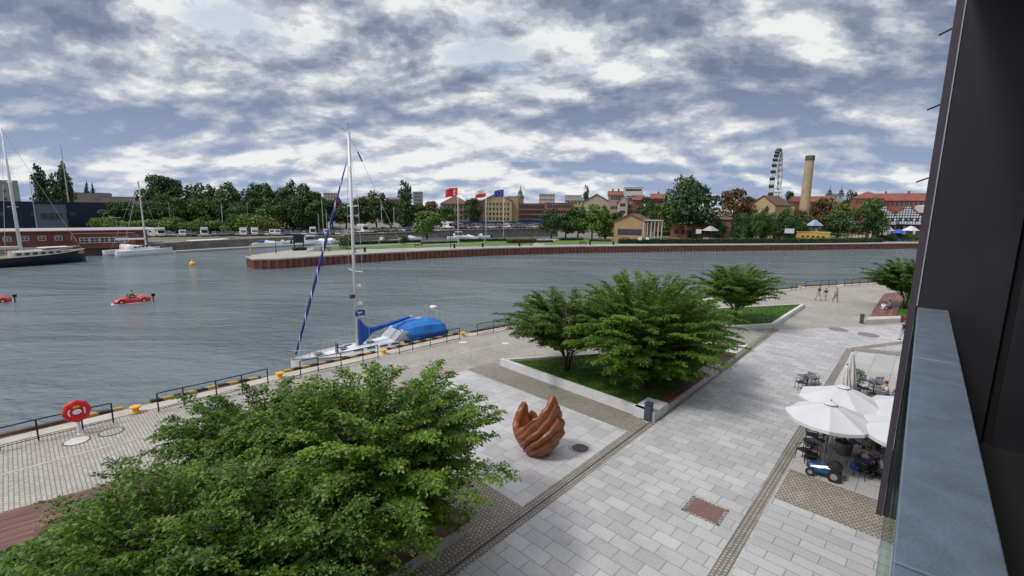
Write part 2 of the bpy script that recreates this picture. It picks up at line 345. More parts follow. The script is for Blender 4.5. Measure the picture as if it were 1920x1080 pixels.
struct(MB().sheet([g2(1593,652), g2(1604,652), g2(1716,663), g2(1716,671), g2(1600,658)], 0.016), 'sett_strip_paving', setts)
# terrace slabs beyond the right strip and the tan sett patch
tb = Boff+0.22
p_c0 = to_uv(g2(1476, 878)); p_c1 = to_uv(g2(1448, 931))
struct(MB().sheet([uv(tb, p_c0[1]), uv(Bs[0]+0.22, Bs[1]-0.2), uv(tb+9, Bs[1]-2), uv(tb+9, p_c0[1]-0.6)], 0.006), 'terrace_paving', slab_d)
struct(MB().sheet([uv(tb, p_c1[1]), uv(tb, p_c0[1]), uv(tb+9, p_c0[1]-0.6), uv(tb+9, p_c1[1]-0.6)], 0.010), 'sett_patch_paving', setts2)
struct(MB().sheet([uv(tb, -25), uv(tb, p_c1[1]), uv(tb+9, p_c1[1]-0.6), uv(tb+9, -25)], 0.006), 'lower_paving', slab_c)
# the sculpture's own square and the brown setts below it
sqR = uv(Aoff-0.32, to_uv(g2(1195, 815))[1]); sqT = g2(875, 693); sqB = uv(Aoff-0.32, to_uv(g2(1010, 967))[1]); sqL = tuple(Vector(sqT)+(Vector(sqB)-Vector(sqR)))
struct(MB().sheet([sqT, sqR, sqB, sqL], 0.004), 'sculpture_square_paving', slab_b)
struct(MB().sheet([sqB, sqL, tuple(Vector(sqL)-u*2.2), uv(Aoff-0.32, to_uv(sqB)[1]-9), uv(Aoff-0.32, to_uv(sqB)[1]-3)], 0.006), 'brown_sett_paving', setts2)
pl2 = [Vector(g2(938, 684)), Vector(g2(1222, 790)), Vector(g2(1402, 657))]
struct(MB().sheet([tuple(sqT), tuple(pl2[0]+Vector((-0.4,0.5))), tuple(pl2[1]), uv(Aoff-0.32, to_uv(sqR)[1]+1.6), sqR], 0.0065), 'brown_sett_paving', setts)
# ------------------------------------------------------------------ far bank land
far_front = [g2(*p) for p in ((464,481),(478,486),(524,485),(600,480),(700,474.5),(804,469.5),(920,465),(1060,462),(1220,460),(1360,459),(1500,458),(1640,456.5),(1727,455.5))]
a, b = Vector(far_front[-2]), Vector(far_front[-1]); far_front.append(tuple(b+(b-a).normalized()*160))
pen_inner = [g2(*p) for p in ((1046,447),(900,452),(760,457),(640,462),(560,467),(475,478))]
terr = [(1046,428,1.6),(950,429.3,1.6),(860,431,1.5),(740,436,1.0),(645,440,0.5)]
basin_back = [g2(*p) for p in terr]+[g2(*p) for p in ((620,442.5),(500,446.5),(365,452.5),(300,457),(222,460.5),(140,464),(0,469),(-60,471))]
ext = [(-260, 75), (-1500, 75)]
land = basin_back[::-1]                        # west quay to the head of the marina
poly = ext[::-1]+land+pen_inner+far_front+[(900, 420), (2200, 900), (3000, 5000), (-3000, 5000), (-3000, 75)]
earth = M('far_ground', (0.17, 0.165, 0.135), 0.95, amt=0.35, scale=0.05)
struct(MB().prism(poly, -4, 0.0, bottom=False), 'far_bank_ground', earth)
paleq = M('pale_far_paving', (0.37, 0.345, 0.305), 0.9, amt=0.12, scale=0.2)
struct(MB().sheet(pen_inner+offset(far_front, 0.0)+[(330, 262), (230, 245)]+[g2(1046, 446)], 0.02), 'peninsula_paving', paleq)
# ------------------------------------------------------------------ balcony we stand on (own building)
STEEL_D = M('charcoal_panel', (0.026, 0.024, 0.029), 0.45, amt=0.18, scale=1.5, bump=0.04, spec=0.4)
ZINC = M('blue_grey_zinc', (0.21, 0.27, 0.33), 0.45, metal=0.5, amt=0.16, scale=9.0, bump=0.10)
ALU = M('aluminium', (0.55, 0.56, 0.58), 0.35, metal=0.8, amt=0.05)
PLUM = M('plum_frame', (0.055, 0.042, 0.055), 0.45, amt=0.1)
RH = EYE-0.8
rl = [G(1676,1032,RH), G(1720.5,575.5,RH)]
ru = (rl[1]-rl[0]).normalized(); rn = Vector((ru.y, -ru.x, 0)); rang = math.atan2(ru.y, ru.x)
ra = rl[1].dot(rn); rend = rl[1].dot(ru)                     # lateral offset of the outer edge; distance to the partition
def rp(a, s, z): v = ru*s+rn*a; return (v.x, v.y, z)
def rbox(mb, a0, a1, s0, s1, z0, z1):
    vs = [rp(a, s, z) for z in (z0, z1) for a, s in ((a0,s0),(a1,s0),(a1,s1),(a0,s1))]
    return mb.add(vs, [(3,2,1,0),(4,5,6,7),(0,1,5,4),(1,2,6,5),(2,3,7,6),(3,0,4,7)])
bal = thing('balcony_railing', 'blue-grey metal capped balcony railing with a glass panel under it', 'railing')
joints = [-2.6, 1.325, 3.45, rend-0.002]
for i in range(3):
    capp = rbox(MB(), ra, ra+0.2, joints[i]+0.004, joints[i+1]-0.004, RH-0.05, RH).build('handrail_cap', ZINC, bal, bevel=0.004)
gm, gnt, gb = new_mat('balustrade_glass'); gb.inputs['Base Color'].default_value = (0.75, 0.9, 0.85, 1); gb.inputs['Roughness'].default_value = 0.02; gb.inputs['Transmission Weight'].default_value = 1.0; gb.inputs['IOR'].default_value = 1.1
gt = gnt.nodes.new('ShaderNodeBsdfTransparent'); gt.inputs[0].default_value = (0.72, 0.84, 0.80, 1); gg = gnt.nodes.new('ShaderNodeBsdfGlossy'); gg.inputs['Roughness'].default_value = 0.03
lw = gnt.nodes.new('ShaderNodeLayerWeight'); lw.inputs[0].default_value = 0.35; gx = gnt.nodes.new('ShaderNodeMixShader'); gnt.links.new(math_(gnt, 'MULTIPLY', lw.outputs['Fresnel'], 0.30), gx.inputs[0]); gnt.links.new(gt.outputs[0], gx.inputs[1]); gnt.links.new(gg.outputs[0], gx.inputs[2]); gnt.links.new(gx.outputs[0], gnt.nodes['Material Output'].inputs[0])
rbox(MB(), ra-0.012, ra-0.002, -2.6, rend-0.03, RH-1.15, RH-0.03).build('glass_panel', gm, bal)
rbox(MB(), ra-0.045, ra+0.03, -2.6, 2.35, RH-1.28, RH-1.16).build('bottom_rail', ALU, bal, bevel=0.004)
for s in (0.2, 1.9, 3.6): rbox(MB(), ra+0.11, ra+0.15, s, s+0.05, RH-1.3, RH-0.052).build('post', STEEL_D, bal)
# partition screen at the end of the balcony, with its frame
scr = thing('balcony_partition', 'tall dark charcoal partition panel at the end of the balcony with a thin bright edge strip', 'partition')
db = ray(1648, 966); z0, z1 = EYE+db.z*rend/db.dot(ru), 14.6; dj = ray(1880, 665); JA = dj.dot(rn)*rend/dj.dot(ru)
panel = MB(); rbox(panel, ra-0.01, JA-0.03, rend, rend+0.10, z0+0.01, z1); panel.build('panel', STEEL_D, scr)
panel = MB(); rbox(panel, JA+0.03, ra+2.6, rend+0.0, rend+0.10, z0+0.01, z1); panel.build('panel', STEEL_D, scr)
rbox(MB(), JA-0.03, JA+0.03, rend+0.05, rend+0.09, z0+0.01, z1).build('joint', M('black_joint', (0.006,0.006,0.007), 0.8), scr)
rbox(MB(), ra-0.062, ra-0.012, rend-0.02, rend+0.12, z0+0.01, z1).build('frame', PLUM, scr)
rbox(MB(), ra-0.012, ra-0.002, rend-0.012, rend-0.001, RH+0.01, z1).build('edge_strip', ALU, scr)
for px_, py_ in ((1786,52),(1765,195),(1745,333)):
    d = ray(px_, py_); t = (rend)/d.dot(ru); z = (Vector((0,0,EYE))+d*t).z
    hk = MB(); hk.beam(rp(ra-0.062, rend+0.02, z), rp(ra-0.14, rend+0.02, z-0.035), 0.012, 0.012); hk.build('hook', M('black_metal', (0.02,0.02,0.022), 0.4, metal=0.5), scr)
bl = thing('apartment_building', 'dark clad apartment building the balcony belongs to', 'building')
rbox(MB(), ra+0.95, ra+14, -9, 40, 0.0, 8.35).build('wall', STEEL_D, bl)
rbox(MB(), ra+0.20, ra+14, -9, rend+0.1, 8.38, 8.6).build('balcony_floor', M('floor_dark', (0.012,0.012,0.013), 0.8), bl)
rbox(MB(), ra+1.5, ra+14, -9, rend-0.004, 8.62, 14.6).build('wall', STEEL_D, bl)
rbox(MB(), ra-0.02, ra+14, -9, rend+0.1, 12.35, 12.6).build('ceiling_slab', M('dark_soffit', (0.03,0.03,0.035), 0.8), bl)
rbox(MB(), ra+0.21, ra+0.24, -9, rend-0.004, 8.62, RH-0.3).build('inner_panel', STEEL_D, bl)
# ------------------------------------------------------------------ quay furniture
BLK = M('black_metal', (0.02,0.02,0.022), 0.4, metal=0.5)
YEL = M('yellow_paint', (0.75, 0.42, 0.03), 0.5, amt=0.15)
def railing(pts, label):
    c = Vector(g2(*pts[len(pts)//2])); t = thing('quay_railing', label, 'railing', (c.x, c.y, 0.03), 0, 'black tube railings along the quay')
    P_ = [Vector((*g2(*p), 0))-Vector((c.x, c.y, 0)) for p in pts]
    for p in P_: MB().box(p.x, p.y, 0.5, 0.045, 0.045, 1.0).build('post', BLK, t)
    for z, r in ((0.985, 0.028), (0.52, 0.016), (0.13, 0.016)):
        MB().tube([(p.x, p.y, z) for p in P_], r, 6).build('rail', BLK, t)
railing([(-190,894),(-130,880),(-70,862),(0,846),(73,827),(156,807),(213,793)], 'black quay railing behind the red lifebuoy')
railing([(298,773),(346,761),(407,747),(455,735),(503,722)], 'black quay railing between the lifebuoy and the sailing yacht, partly behind leaves')
railing([(564,707),(597,698),(640,689.5),(681,680),(709,673)], 'black quay railing beside the bow of the sailing yacht')
railing([(749,665),(774,658),(807,650.5),(838,643.5),(862,638)], 'black quay railing beside the stern of the sailing yacht')
railing([(895,630),(925,623),(955,617),(990,610),(1025,603)], 'black quay railing just past the yacht, running behind the middle tree')
railing([(1390,558),(1411,555),(1425,553),(1449,550),(1484,545),(1493,543.5)], 'distant quay railing left of the three walkers')
railing([(1510,541.5),(1538,539.5),(1553,538.5),(1567,537.5)], 'distant quay railing behind the three walkers')
railing([(1583,537),(1597,536),(1611,535),(1627,533.5),(1650,532),(1670,531)], 'distant quay railing right of the three walkers')
# striped timber fenders bolted outside the coping
fm, fnt, fb = new_mat('striped_timber')
tc = fnt.nodes.new('ShaderNodeTexCoord'); mp = fnt.nodes.new('ShaderNodeMapping'); mp.inputs['Rotation'].default_value = (0,0,math.radians(-80)); fnt.links.new(tc.outputs['Object'], mp.inputs[0])
wv = N(fnt, 'ShaderNodeTexWave', Scale=0.36, Distortion=0.6); fnt.links.new(mp.outputs[0], wv.inputs['Vector'])
fnt.links.new(ramp(fnt, wv.outputs['Fac'], [(0.5, (0.035, 0.022, 0.015)), (0.56, (0.42, 0.27, 0.06))]), fb.inputs['Base Color']); fb.inputs['Roughness'].default_value = 0.8
rustm = M('rusty_timber', (0.10, 0.055, 0.04), 0.85, amt=0.4, scale=2)
def fender(p0, p1, label, mat):
    # follow the quay edge between two picture columns
    pts = [Vector(g2(*p0))]+[Vector(q) for q in quay_edge if Vector(g2(*p0)).x+0.3 < q[0] < Vector(g2(*p1)).x-0.3]+[Vector(g2(*p1))]
    l = [tuple(p) for p in pts]; mb = strip_between(offset(l, -0.30), offset(l, -0.07), -0.28, 0.16)
    return tag(mb.build('timber_fender', mat), label, 'fender', 'timber fenders along the quay edge')
fender((-150,857),(140,790), 'dark timber fender below the railing left of the lifebuoy', rustm)
fender((152,787.5),(232,770), 'short yellow and black striped fender right of the lifebuoy', fm)
fender((282,758),(490,711), 'yellow and black striped fender between lifebuoy and yacht', fm)
fender((535,700),(705,663), 'yellow and black striped fender at the bow of the yacht', fm)
fender((729,657.5),(860,628), 'yellow and black striped fender at the stern of the yacht', fm)
fender((885,625),(1100,588), 'dark striped fender past the yacht behind the middle tree', rustm)
fender((1340,557),(1498,540), 'distant rusty fender left of the three walkers', rustm)
fender((1512,537.8),(1575,534), 'distant rusty fender behind the three walkers', rustm)
fender((1585,533.5),(1670,529), 'distant rusty fender right of the three walkers', rustm)
def bollard(px, py, label):
    x, y = g2(px, py); MBo = MB().lathe([(0.17,0),(0.17,0.02),(0.12,0.03),(0.11,0.16),(0.13,0.2),(0.2,0.23),(0.2,0.28),(0.13,0.31)], n=14)
    o = MBo.build('bollard', YEL, smooth=False); o.location = (x, y, 0.032); o.scale = (1.25,1.25,1.15); tag(o, label, 'bollard', 'yellow mooring bollards')
bollard(255, 774, 'yellow mooring bollard between the lifebuoy railing and the next railing')
bollard(525, 709, 'yellow mooring bollard in the gap before the yacht bow')
bollard(720, 664, 'yellow mooring bollard beside the middle of the yacht')
bollard(868, 631, 'yellow mooring bollard behind the yacht stern')
bollard(1500, 542, 'tiny yellow bollard beside the distant walkers')
# lifebuoy stand
RED = M('signal_red', (0.62, 0.015, 0.015), 0.45, amt=0.08)
WHT = M('white_paint', (0.72, 0.72, 0.71), 0.5, amt=0.06)
x, y = g2(150, 813); lb = thing('lifebuoy_stand', 'red lifebuoy housing with white ring marks on a white post', 'lifebuoy', (x, y, 0.0), sc=0.86)
view = math.atan2(-y, -x)                                   # faces the square, roughly towards us
cx = Vector((math.cos(view+0.1), math.sin(view+0.1), 0.18)).normalized(); side = Vector((0,0,1)).cross(cx).normalized(); up = cx.cross(side)
MB().lathe([(0.14,0),(0.14,0.02),(0.085,0.03),(0.08,0.82),(0.06,0.83)], n=14).build('post', WHT, lb, smooth=False)
def disc_pts(r, n, c, lob=0.0, ph=0.0, ry=1.0):
    return [c+side*(r*(1+lob*math.cos(8*2*math.pi*k/n))*math.cos(2*math.pi*k/n+ph))+up*(ry*r*(1+lob*math.cos(8*2*math.pi*k/n))*math.sin(2*math.pi*k/n+ph)) for k in range(n)]
cc = Vector((0,0,1.28))
def lod(r, lob, d0, d1, prof, mat, name, n=64, par=lb, c=cc, ry=1.0):
    rings = [disc_pts(r*s_, n, c+cx*(d0+(d1-d0)*q), lob, 0, ry) for s_, q in prof]; return MB().loft(rings).build(name, mat, par, smooth=True)
lod(0.58, 0.035, -0.11, 0.11, [(0.80,0),(0.97,0.12),(1.0,0.35),(1.0,0.6),(0.95,0.85),(0.80,1.0),(0.3,1.06)], RED, 'buoy_housing')
lod(0.22, 0, 0.105, 0.135, [(1,0),(1,0.8),(0.9,1)], BLK, 'window_rim', 32, c=cc-up*0.02, ry=0.74)
lod(0.19, 0, 0.125, 0.15, [(1,0),(1,0.8),(0.9,1)], WHT, 'window', 32, c=cc-up*0.02, ry=0.72)
for sgn in (-1, 1):
    arc = MB(); pts = []
    for k in range(7):
        a_ = math.radians(-28+56*k/6); pts.append((cc+side*(sgn*0.32*math.cos(a_))+up*(0.36*math.sin(a_)-0.02)+cx*0.128))
    for i in range(6): arc.beam(pts[i], pts[i+1], 0.10, 0.02)
    arc.build('ring_mark', WHT, lb)
MB().beam(cc+side*-0.13+up*0.24+cx*0.12, cc+side*0.13+up*0.24+cx*0.12, 0.05, 0.09).build('mark', YEL, lb)
# round covers set in the promenade
def cover(px, py, r, label, mat, rim=None, z=0.0, n=28, rimw=0.09, name='manhole_cover'):
    x, y = g2(px, py); t = thing(name, label, 'manhole cover', (x, y, z))
    MB().lathe([(r, 0.003), (r, 0.022), (0.0001, 0.023)], n=n).build('cover_plate', mat, t)
    if rim:
        mb = MB(); k = max(16, int(2*math.pi*r/0.12))
        for i in range(k): a_ = 2*math.pi*i/k; mb.box((r+rimw/2+0.01)*math.cos(a_), (r+rimw/2+0.01)*math.sin(a_), 0.010, rimw*0.9, 2*math.pi*r/k*0.85, 0.02, rz=a_)
        mb.build('rim_stones', rim, t)
    return t
lightc = M('pale_cover', (0.58, 0.56, 0.52), 0.85); ironc = M('cast_iron', (0.10, 0.10, 0.105), 0.6, metal=0.3, amt=0.3, scale=25, bump=0.8); ironl = M('grey_cast_iron', (0.20, 0.195, 0.19), 0.65, amt=0.2, scale=15, bump=0.6)
sr = M('dark_ring', (0.13, 0.12, 0.11), 0.9)
cover(144, 827, 0.42, 'pale round cover in the setts in front of the lifebuoy', lightc, sr, rimw=0.04)
cover(209, 810, 0.42, 'pale round cover in the setts right of the lifebuoy', promenade, sr, rimw=0.05)
cover(1088, 841, 0.36, 'dark round manhole cover with a stone ring beside the sculpture', ironc, M('rim_granite', (0.42,0.40,0.37), 0.8, amt=0.2), 0.004, rimw=0.13)
cover(1519, 716, 0.62, 'grey round cover at the edge of the upper open parasol', ironl, None, 0.006)
cover(1572, 618, 0.75, 'grey round cover on the far paving, the left one of the pair', ironl, None, 0.006)
cover(1628, 628, 0.80, 'grey round cover on the far paving, the right one of the pair', ironl, None, 0.006)
cover(868, 634+8, 0.35, 'small pale cover near the quay behind the yacht', lightc, None)
cover(948, 686-42, 0.3, 'small pale cover on the promenade before the middle tree', lightc, None)
rt = thing('rectangular_hatch', 'reddish brown rectangular metal hatch framed by setts in the paving', 'hatch', (*g2(1322, 957), 0.004), math.radians(48.7))
MB().box(0,0,0.010,0.92,1.06,0.018).build('hatch_plate', M('brown_hatch', (0.20,0.115,0.10), 0.7, amt=0.15, scale=10, bump=0.6), rt)
mb = MB()
for i in range(9):
    for s_ in (-1,1): mb.box(-0.48+i*0.12, s_*0.60, 0.008, 0.10, 0.10, 0.014)
for i in range(11):
    for s_ in (-1,1): mb.box(s_*0.53, -0.6+i*0.12, 0.008, 0.09, 0.10, 0.014)
mb.build('border_setts', setts2, rt)
# ------------------------------------------------------------------ planters
WOOD = plank_mat('dark_bench_wood', (0.135, 0.052, 0.036), rot=-math.radians(48.7), width=0.11)
WOODL = plank_mat('red_bench_wood', (0.21, 0.095, 0.07), rot=-math.radians(48.7), width=0.11)
def grass_mat():
    m, nt, b = new_mat('lawn_grass'); tc = nt.nodes.new('ShaderNodeTexCoord'); geo = nt.nodes.new('ShaderNodeNewGeometry')
    n = N(nt, 'ShaderNodeTexNoise', Scale=1.3, Detail=8.0, Roughness=0.75); nt.links.new(tc.outputs['Object'], n.inputs['Vector'])
    c = ramp(nt, math_(nt, 'ADD', math_(nt, 'MULTIPLY', n.outputs['Fac'], 0.8), math_(nt, 'MULTIPLY', geo.outputs['Random Per Island'], 0.3)), [(0.3, (0.035, 0.085, 0.012)), (0.65, (0.085, 0.17, 0.025)), (0.85, (0.15, 0.20, 0.05))])
    nt.links.new(c, b.inputs['Base Color']); b.inputs['Roughness'].default_value = 0.8; b.inputs['Specular IOR Level'].default_value = 0.2
    bp = N(nt, 'ShaderNodeBump', Strength=1.0, Distance=0.05); n2 = N(nt, 'ShaderNodeTexNoise', Scale=22.0, Detail=3.0); nt.links.new(tc.outputs['Object'], n2.inputs['Vector']); nt.links.new(n2.outputs['Fac'], bp.inputs['Height']); nt.links.new(bp.outputs[0], b.inputs['Normal'])
    MATS['grass'] = m; return m
GRASS = grass_mat()
def tri_area_pts(poly, n, rng):
    poly = np.array(poly, float); c = poly[0]; tris = [(c, poly[i], poly[i+1]) for i in range(1, len(poly)-1)]
    ar = np.array([abs(np.cross(b-a, d-a))/2 for a, b, d in tris]); k = rng.choice(len(tris), n, p=ar/ar.sum())
    r1, r2 = np.sqrt(rng.random(n)), rng.random(n); T = np.array(tris)[k]
    return (1-r1)[:,None]*T[:,0]+(r1*(1-r2))[:,None]*T[:,1]+(r1*r2)[:,None]*T[:,2]
def lawn(poly, z, n, seed, h=0.07, label='green lawn', mat=None):
    rng = np.random.default_rng(seed); p = tri_area_pts(poly, n, rng); a_ = rng.random(n)*6.283; hh = h*(0.6+0.8*rng.random(n)); w_ = 0.012+0.02*rng.random(n)
    dx, dy = np.cos(a_)*w_, np.sin(a_)*w_; lean = (rng.random((n,2))-0.5)*h
    V = np.zeros((n,3,3)); V[:,0,:2] = p-np.stack([dx,dy],1); V[:,1,:2] = p+np.stack([dx,dy],1); V[:,2,:2] = p+lean; V[:,:2,2] = z; V[:,2,2] = z+hh
    o = mesh_np('grass', V.reshape(-1,3), np.arange(n*3).reshape(n,3), mat or GRASS); return tag(o, kind='stuff', label=label, cat=None)
def shrink(poly, d):
    n = len(poly); P_ = [Vector(p[:2]) for p in poly]; out = []
    area = sum(P_[i].x*P_[(i+1)%n].y-P_[(i+1)%n].x*P_[i].y for i in range(n)); sgn = 1 if area > 0 else -1
    for i in range(n):
        a_, b_, c_ = P_[i-1], P_[i], P_[(i+1)%n]; e1 = (b_-a_).normalized(); e2 = (c_-b_).normalized()
        n1 = Vector((-e1.y, e1.x))*sgn; n2 = Vector((-e2.y, e2.x))*sgn; m = (n1+n2); m = m/max(0.25, m.dot(n1)); out.append(b_+m*d) if m.length < 6 else out.append(b_+m*d*0.5)
    return [tuple(q) for q in out]
def planter(outer, walls, label, h, zg, ngrass, seed, extra_mat=None):
    """walls: list of (i, t0, t1, thickness, kind): wall pieces along edge i"""
    t = thing('planter', label, 'planter', (0,0,0))
    inner_ = shrink(outer, 0.12)
    n = len(outer)
    for i, t0, t1, th, kind in walls:
        a_, b_ = Vector(outer[i][:2]), Vector(outer[(i+1)%n][:2]); d = b_-a_; e = d.normalized(); nn = Vector((-e.y, e.x))
        cen = sum((Vector(p[:2]) for p in outer), Vector((0,0)))/n
        if nn.dot(cen-a_) < 0: nn = -nn
        p0, p1 = a_+d*t0, a_+d*t1
        if kind == 'bench':
            MB().prism([tuple(p0), tuple(p1), tuple(p1+nn*th), tuple(p0+nn*th)], 0.0, h-0.08).build('bench_plinth', CONC, t)
            MB().prism([tuple(p0-nn*0.03), tuple(p1-nn*0.03), tuple(p1+nn*(th+0.02)), tuple(p0+nn*(th+0.02))], h-0.076, h+0.0).build('bench_top', extra_mat or WOOD, t)
        else:
            MB().prism([tuple(p0), tuple(p1), tuple(p1+nn*th), tuple(p0+nn*th)], 0.0, h).build('wall', WHITECONC if kind == 'w' else CONC, t, bevel=0.012)
    MB().sheet(inner_, zg).build('soil', GRASS, t)
    if ngrass: lawn(shrink(outer, 0.3), zg, ngrass, seed, label='green grass inside the '+label)
    return t
P2 = [g2(940, 686), g2(1207, 790), g2(1231, 789), g2(1404, 656), g2(1398, 652)]
P2 = [g2(938, 686), g2(1226, 792), g2(1404, 656)]
planter([Vector(p) for p in P2], [(0,0,0.968,0.28,'w'),(1,0.0,0.10,1.15,'w'),(1,0.103,0.42,0.62,'bench'),(1,0.423,0.60,0.75,'w'),(1,0.603,0.80,0.62,'bench'),(1,0.803,0.98,0.75,'w'),(2,0.02,0.985,0.22,'w')], 'triangular white walled planter in the middle of the square', 0.50, 0.34, 16000, 3)
P3 = [g2(1330, 622), g2(1450, 615.5), g2(1510, 575.5), g2(1330, 585)]
planter([Vector(p) for p in P3], [(0,0.0,0.99,0.3,'w'),(1,0.01,0.985,0.3,'w'),(2,0.02,0.9,0.15,'w')], 'narrow white walled lawn planter beyond the middle planter', 0.42, 0.36, 9000, 4)
# right planter: wooden deck, round box shrub, low wall
P4 = [g2(1620, 608), g2(1690, 604), g2(1780, 600), g2(1780, 552), g2(1655, 556)]
t4 = thing('planter', 'low planter with a red wooden deck at the right by the sitting pair', 'planter')
MB().prism([g2(1622,608), g2(1688,605), g2(1688,600), g2(1626,602)], 0, 0.45).build('wall', CONC, t4, bevel=0.01)
MB().prism([g2(1689,605), g2(1790,600), g2(1790,595), g2(1689,600)], 0, 0.45).build('bench_top', WOOD, t4)
MB().prism([g2(1628,601.5), g2(1678,599), g2(1700,552), g2(1657,556)], 0, 0.40).build('wooden_deck', WOODL, t4)
MB().prism([g2(1679,599), g2(1790,594), g2(1790,548), g2(1701,552)], 0, 0.36).build('soil', GRASS, t4)
lawn([g2(1680,598.5), g2(1790,593.5), g2(1790,549), g2(1702,553)], 0.36, 6000, 9, label='green grass beside the red wooden deck')
# foreground planter with its dark benches and deck
pb = to_uv(g2(936, 1008, 0.5))
Bv = lambda a_, s_: uv(a_, s_)
bench_end = pb[1]; ba = Aoff-0.75
P1 = [uv(ba, bench_end), g2(345, 870, 0.5), g2(-120, 1010, 0.5), uv(ba-14, bench_end-22), uv(ba, bench_end-22)]
t1_ = thing('planter', 'large foreground planter with dark wooden benches under the trees', 'planter')
MB().prism([uv(ba, bench_end), uv(ba, bench_end-20), uv(ba-0.5, bench_end-20), uv(ba-0.5, bench_end)], 0, 0.42).build('bench_plinth', CONC, t1_)
MB().prism([uv(ba+0.03, bench_end+0.02), uv(ba+0.03, bench_end-20), uv(ba-0.72, bench_end-20), uv(ba-0.72, bench_end+0.02)], 0.424, 0.52).build('bench_top', WOOD, t1_)
cA, cB = Vector(uv(ba-0.55, bench_end)), Vector(g2(370, 862, 0.5)); e = (cB-cA).normalized(); nn = Vector((-e.y, e.x)); nn = nn if nn.y < 0 else -nn
MB().prism([tuple(cA), tuple(cB), tuple(cB+nn*0.3), tuple(cA+nn*0.3)], 0, 0.46).build('wall', WHITECONC, t1_, bevel=0.012)
dk0, dk1, dk2, dk3 = g2(372, 862, 0.5), g2(-140, 1000, 0.5), g2(-140, 1090, 0.5), g2(330, 905, 0.5)
WOODP = plank_mat('promenade_bench_wood', (0.16, 0.075, 0.055), rot=-math.atan2(dk0[1]-dk1[1], dk0[0]-dk1[0]), width=0.14)
MB().prism([dk0, dk1, dk2, dk3], 0.424, 0.52).build('bench_top', WOODP, t1_)
MB().prism([tuple(Vector(dk0)*0.995), tuple(Vector(dk1)*0.995), dk2, dk3], 0.0, 0.42).build('bench_plinth', CONC, t1_)
MB().prism([uv(ba-0.75, bench_end-0.3), tuple(cB+nn*0.4), tuple(Vector(dk3)+nn*0.2), tuple(Vector(dk2)+Vector((0.2,-0.3))), uv(ba-14, bench_end-20), uv(ba-0.75, bench_end-20)], 0.0, 0.36).build('soil', GRASS, t1_)
# litter bins
BIN = M('blue_grey_metal', (0.065, 0.08, 0.11), 0.45, metal=0.2, amt=0.08)
def bin_(px, py, rz, label, sc=1.0):
    t = thing('litter_bin', label, 'litter bin', (*g2(px, py), 0.008), rz, sc=sc)
    MB().box(0,0,0.02,0.40,0.34,0.04).build('base_plate', CONC, t)
    MB().box(0,0,0.44,0.38,0.32,0.80).build('body', BIN, t, bevel=0.015)
    MB().box(0,0,0.93,0.42,0.38,0.05).build('lid', BIN, t, bevel=0.012)
    MB().box(0,0,0.875,0.30,0.24,0.07).build('opening', BLK, t)
bin_(1215, 789, math.radians(48), 'blue-grey litter bin at the near corner of the middle planter', 1.0)
bin_(1615, 607, math.radians(48), 'small dark litter bin beside the far low wall', 1.0)
# ------------------------------------------------------------------ boats: hull helper
def hull(L, B, H, draft=0.3, bowf=0.45, stern=0.8, sheer=0.25, flare=0.12, n=14):
    """x forward, bow at +L/2; z=0 waterline. returns hull mesh and deck outline heights"""
    mb = MB(); rings = []; prof = [(0.0, -draft), (0.55, -draft*0.75), (0.86, -0.02), (0.97, H*0.5), (1.0, H)]
    deck = []
    for i in range(n+1):
        s_ = i/n; x = -L/2+L*s_
        if s_ < 1-bowf: w_ = stern+(1-stern)*math.sin(min(1, s_/(1-bowf))*math.pi/2)
        else: q = (s_-(1-bowf))/bowf; w_ = max(0.015, (1-q**2.1))
        hz = 1+sheer*(s_**2.2); ring = []
        up_ = 1-0.9*max(0, (s_-0.82)/0.18)**2
        for f_, z in prof: ring.append((x-(0.0 if z > 0 else 0.0), f_*B/2*w_*(1 if z >= H*0.9 else (1-flare*s_)), z*hz if z > 0 else z*up_))
        full = [(x_, -y_, z_) for x_, y_, z_ in ring[::-1]][:-1]+ring if False else [(a, -b_, c_) for a, b_, c_ in reversed(ring)]+[(a, b_, c_) for a, b_, c_ in ring[1:]]
        rings.append(full); deck.append((x, B/2*w_, H*hz))
    m = len(rings[0]); vs = [p for r in rings for p in r]
    fs = [(i*m+k, (i+1)*m+k, (i+1)*m+k+1, i*m+k+1) for i in range(n) for k in range(m-1)]
    fs += [tuple(range(m)), tuple(range(n*m+m-1, n*m-1, -1))]
    mb.add(vs, fs); return mb, deck
def deck_mesh(deck, inset=0.0, dz=0.0):
    mb = MB(); n = len(deck); vs = []
    for x, w_, z in deck: w2 = max(0.01, w_-inset); vs += [(x, -w2, z+dz), (x, 0, z+dz+0.03), (x, w2, z+dz)]
    mb.add(vs, [(3*i, 3*i+3, 3*i+4, 3*i+1) for i in range(n-1)]+[(3*i+1, 3*i+4, 3*i+5, 3*i+2) for i in range(n-1)]); return mb
GEL = M('white_gelcoat', (0.80, 0.80, 0.79), 0.3, amt=0.05, scale=1.0)
GELW = M('grey_white_deck', (0.56, 0.56, 0.55), 0.6, amt=0.12, scale=2.0)
CANV = M('blue_canvas', (0.012, 0.085, 0.40), 0.75, amt=0.25, scale=1.5, bump=0.3)
CANVL = M('bright_blue_canvas', (0.015, 0.16, 0.50), 0.7, amt=0.3, scale=1.2, bump=0.3)
NAVY = M('navy_stripe', (0.01, 0.02, 0.12), 0.4)
DGLASS = glass_mat('dark_window_glass')
CLEAR = glass_mat('pale_clear_window', (0.35, 0.38, 0.40), 0.15)
STEEL = M('stainless_steel', (0.55, 0.56, 0.57), 0.3, metal=0.9, amt=0.05)
MAST = M('mast_alloy', (0.62, 0.62, 0.60), 0.45, metal=0.3, amt=0.05)
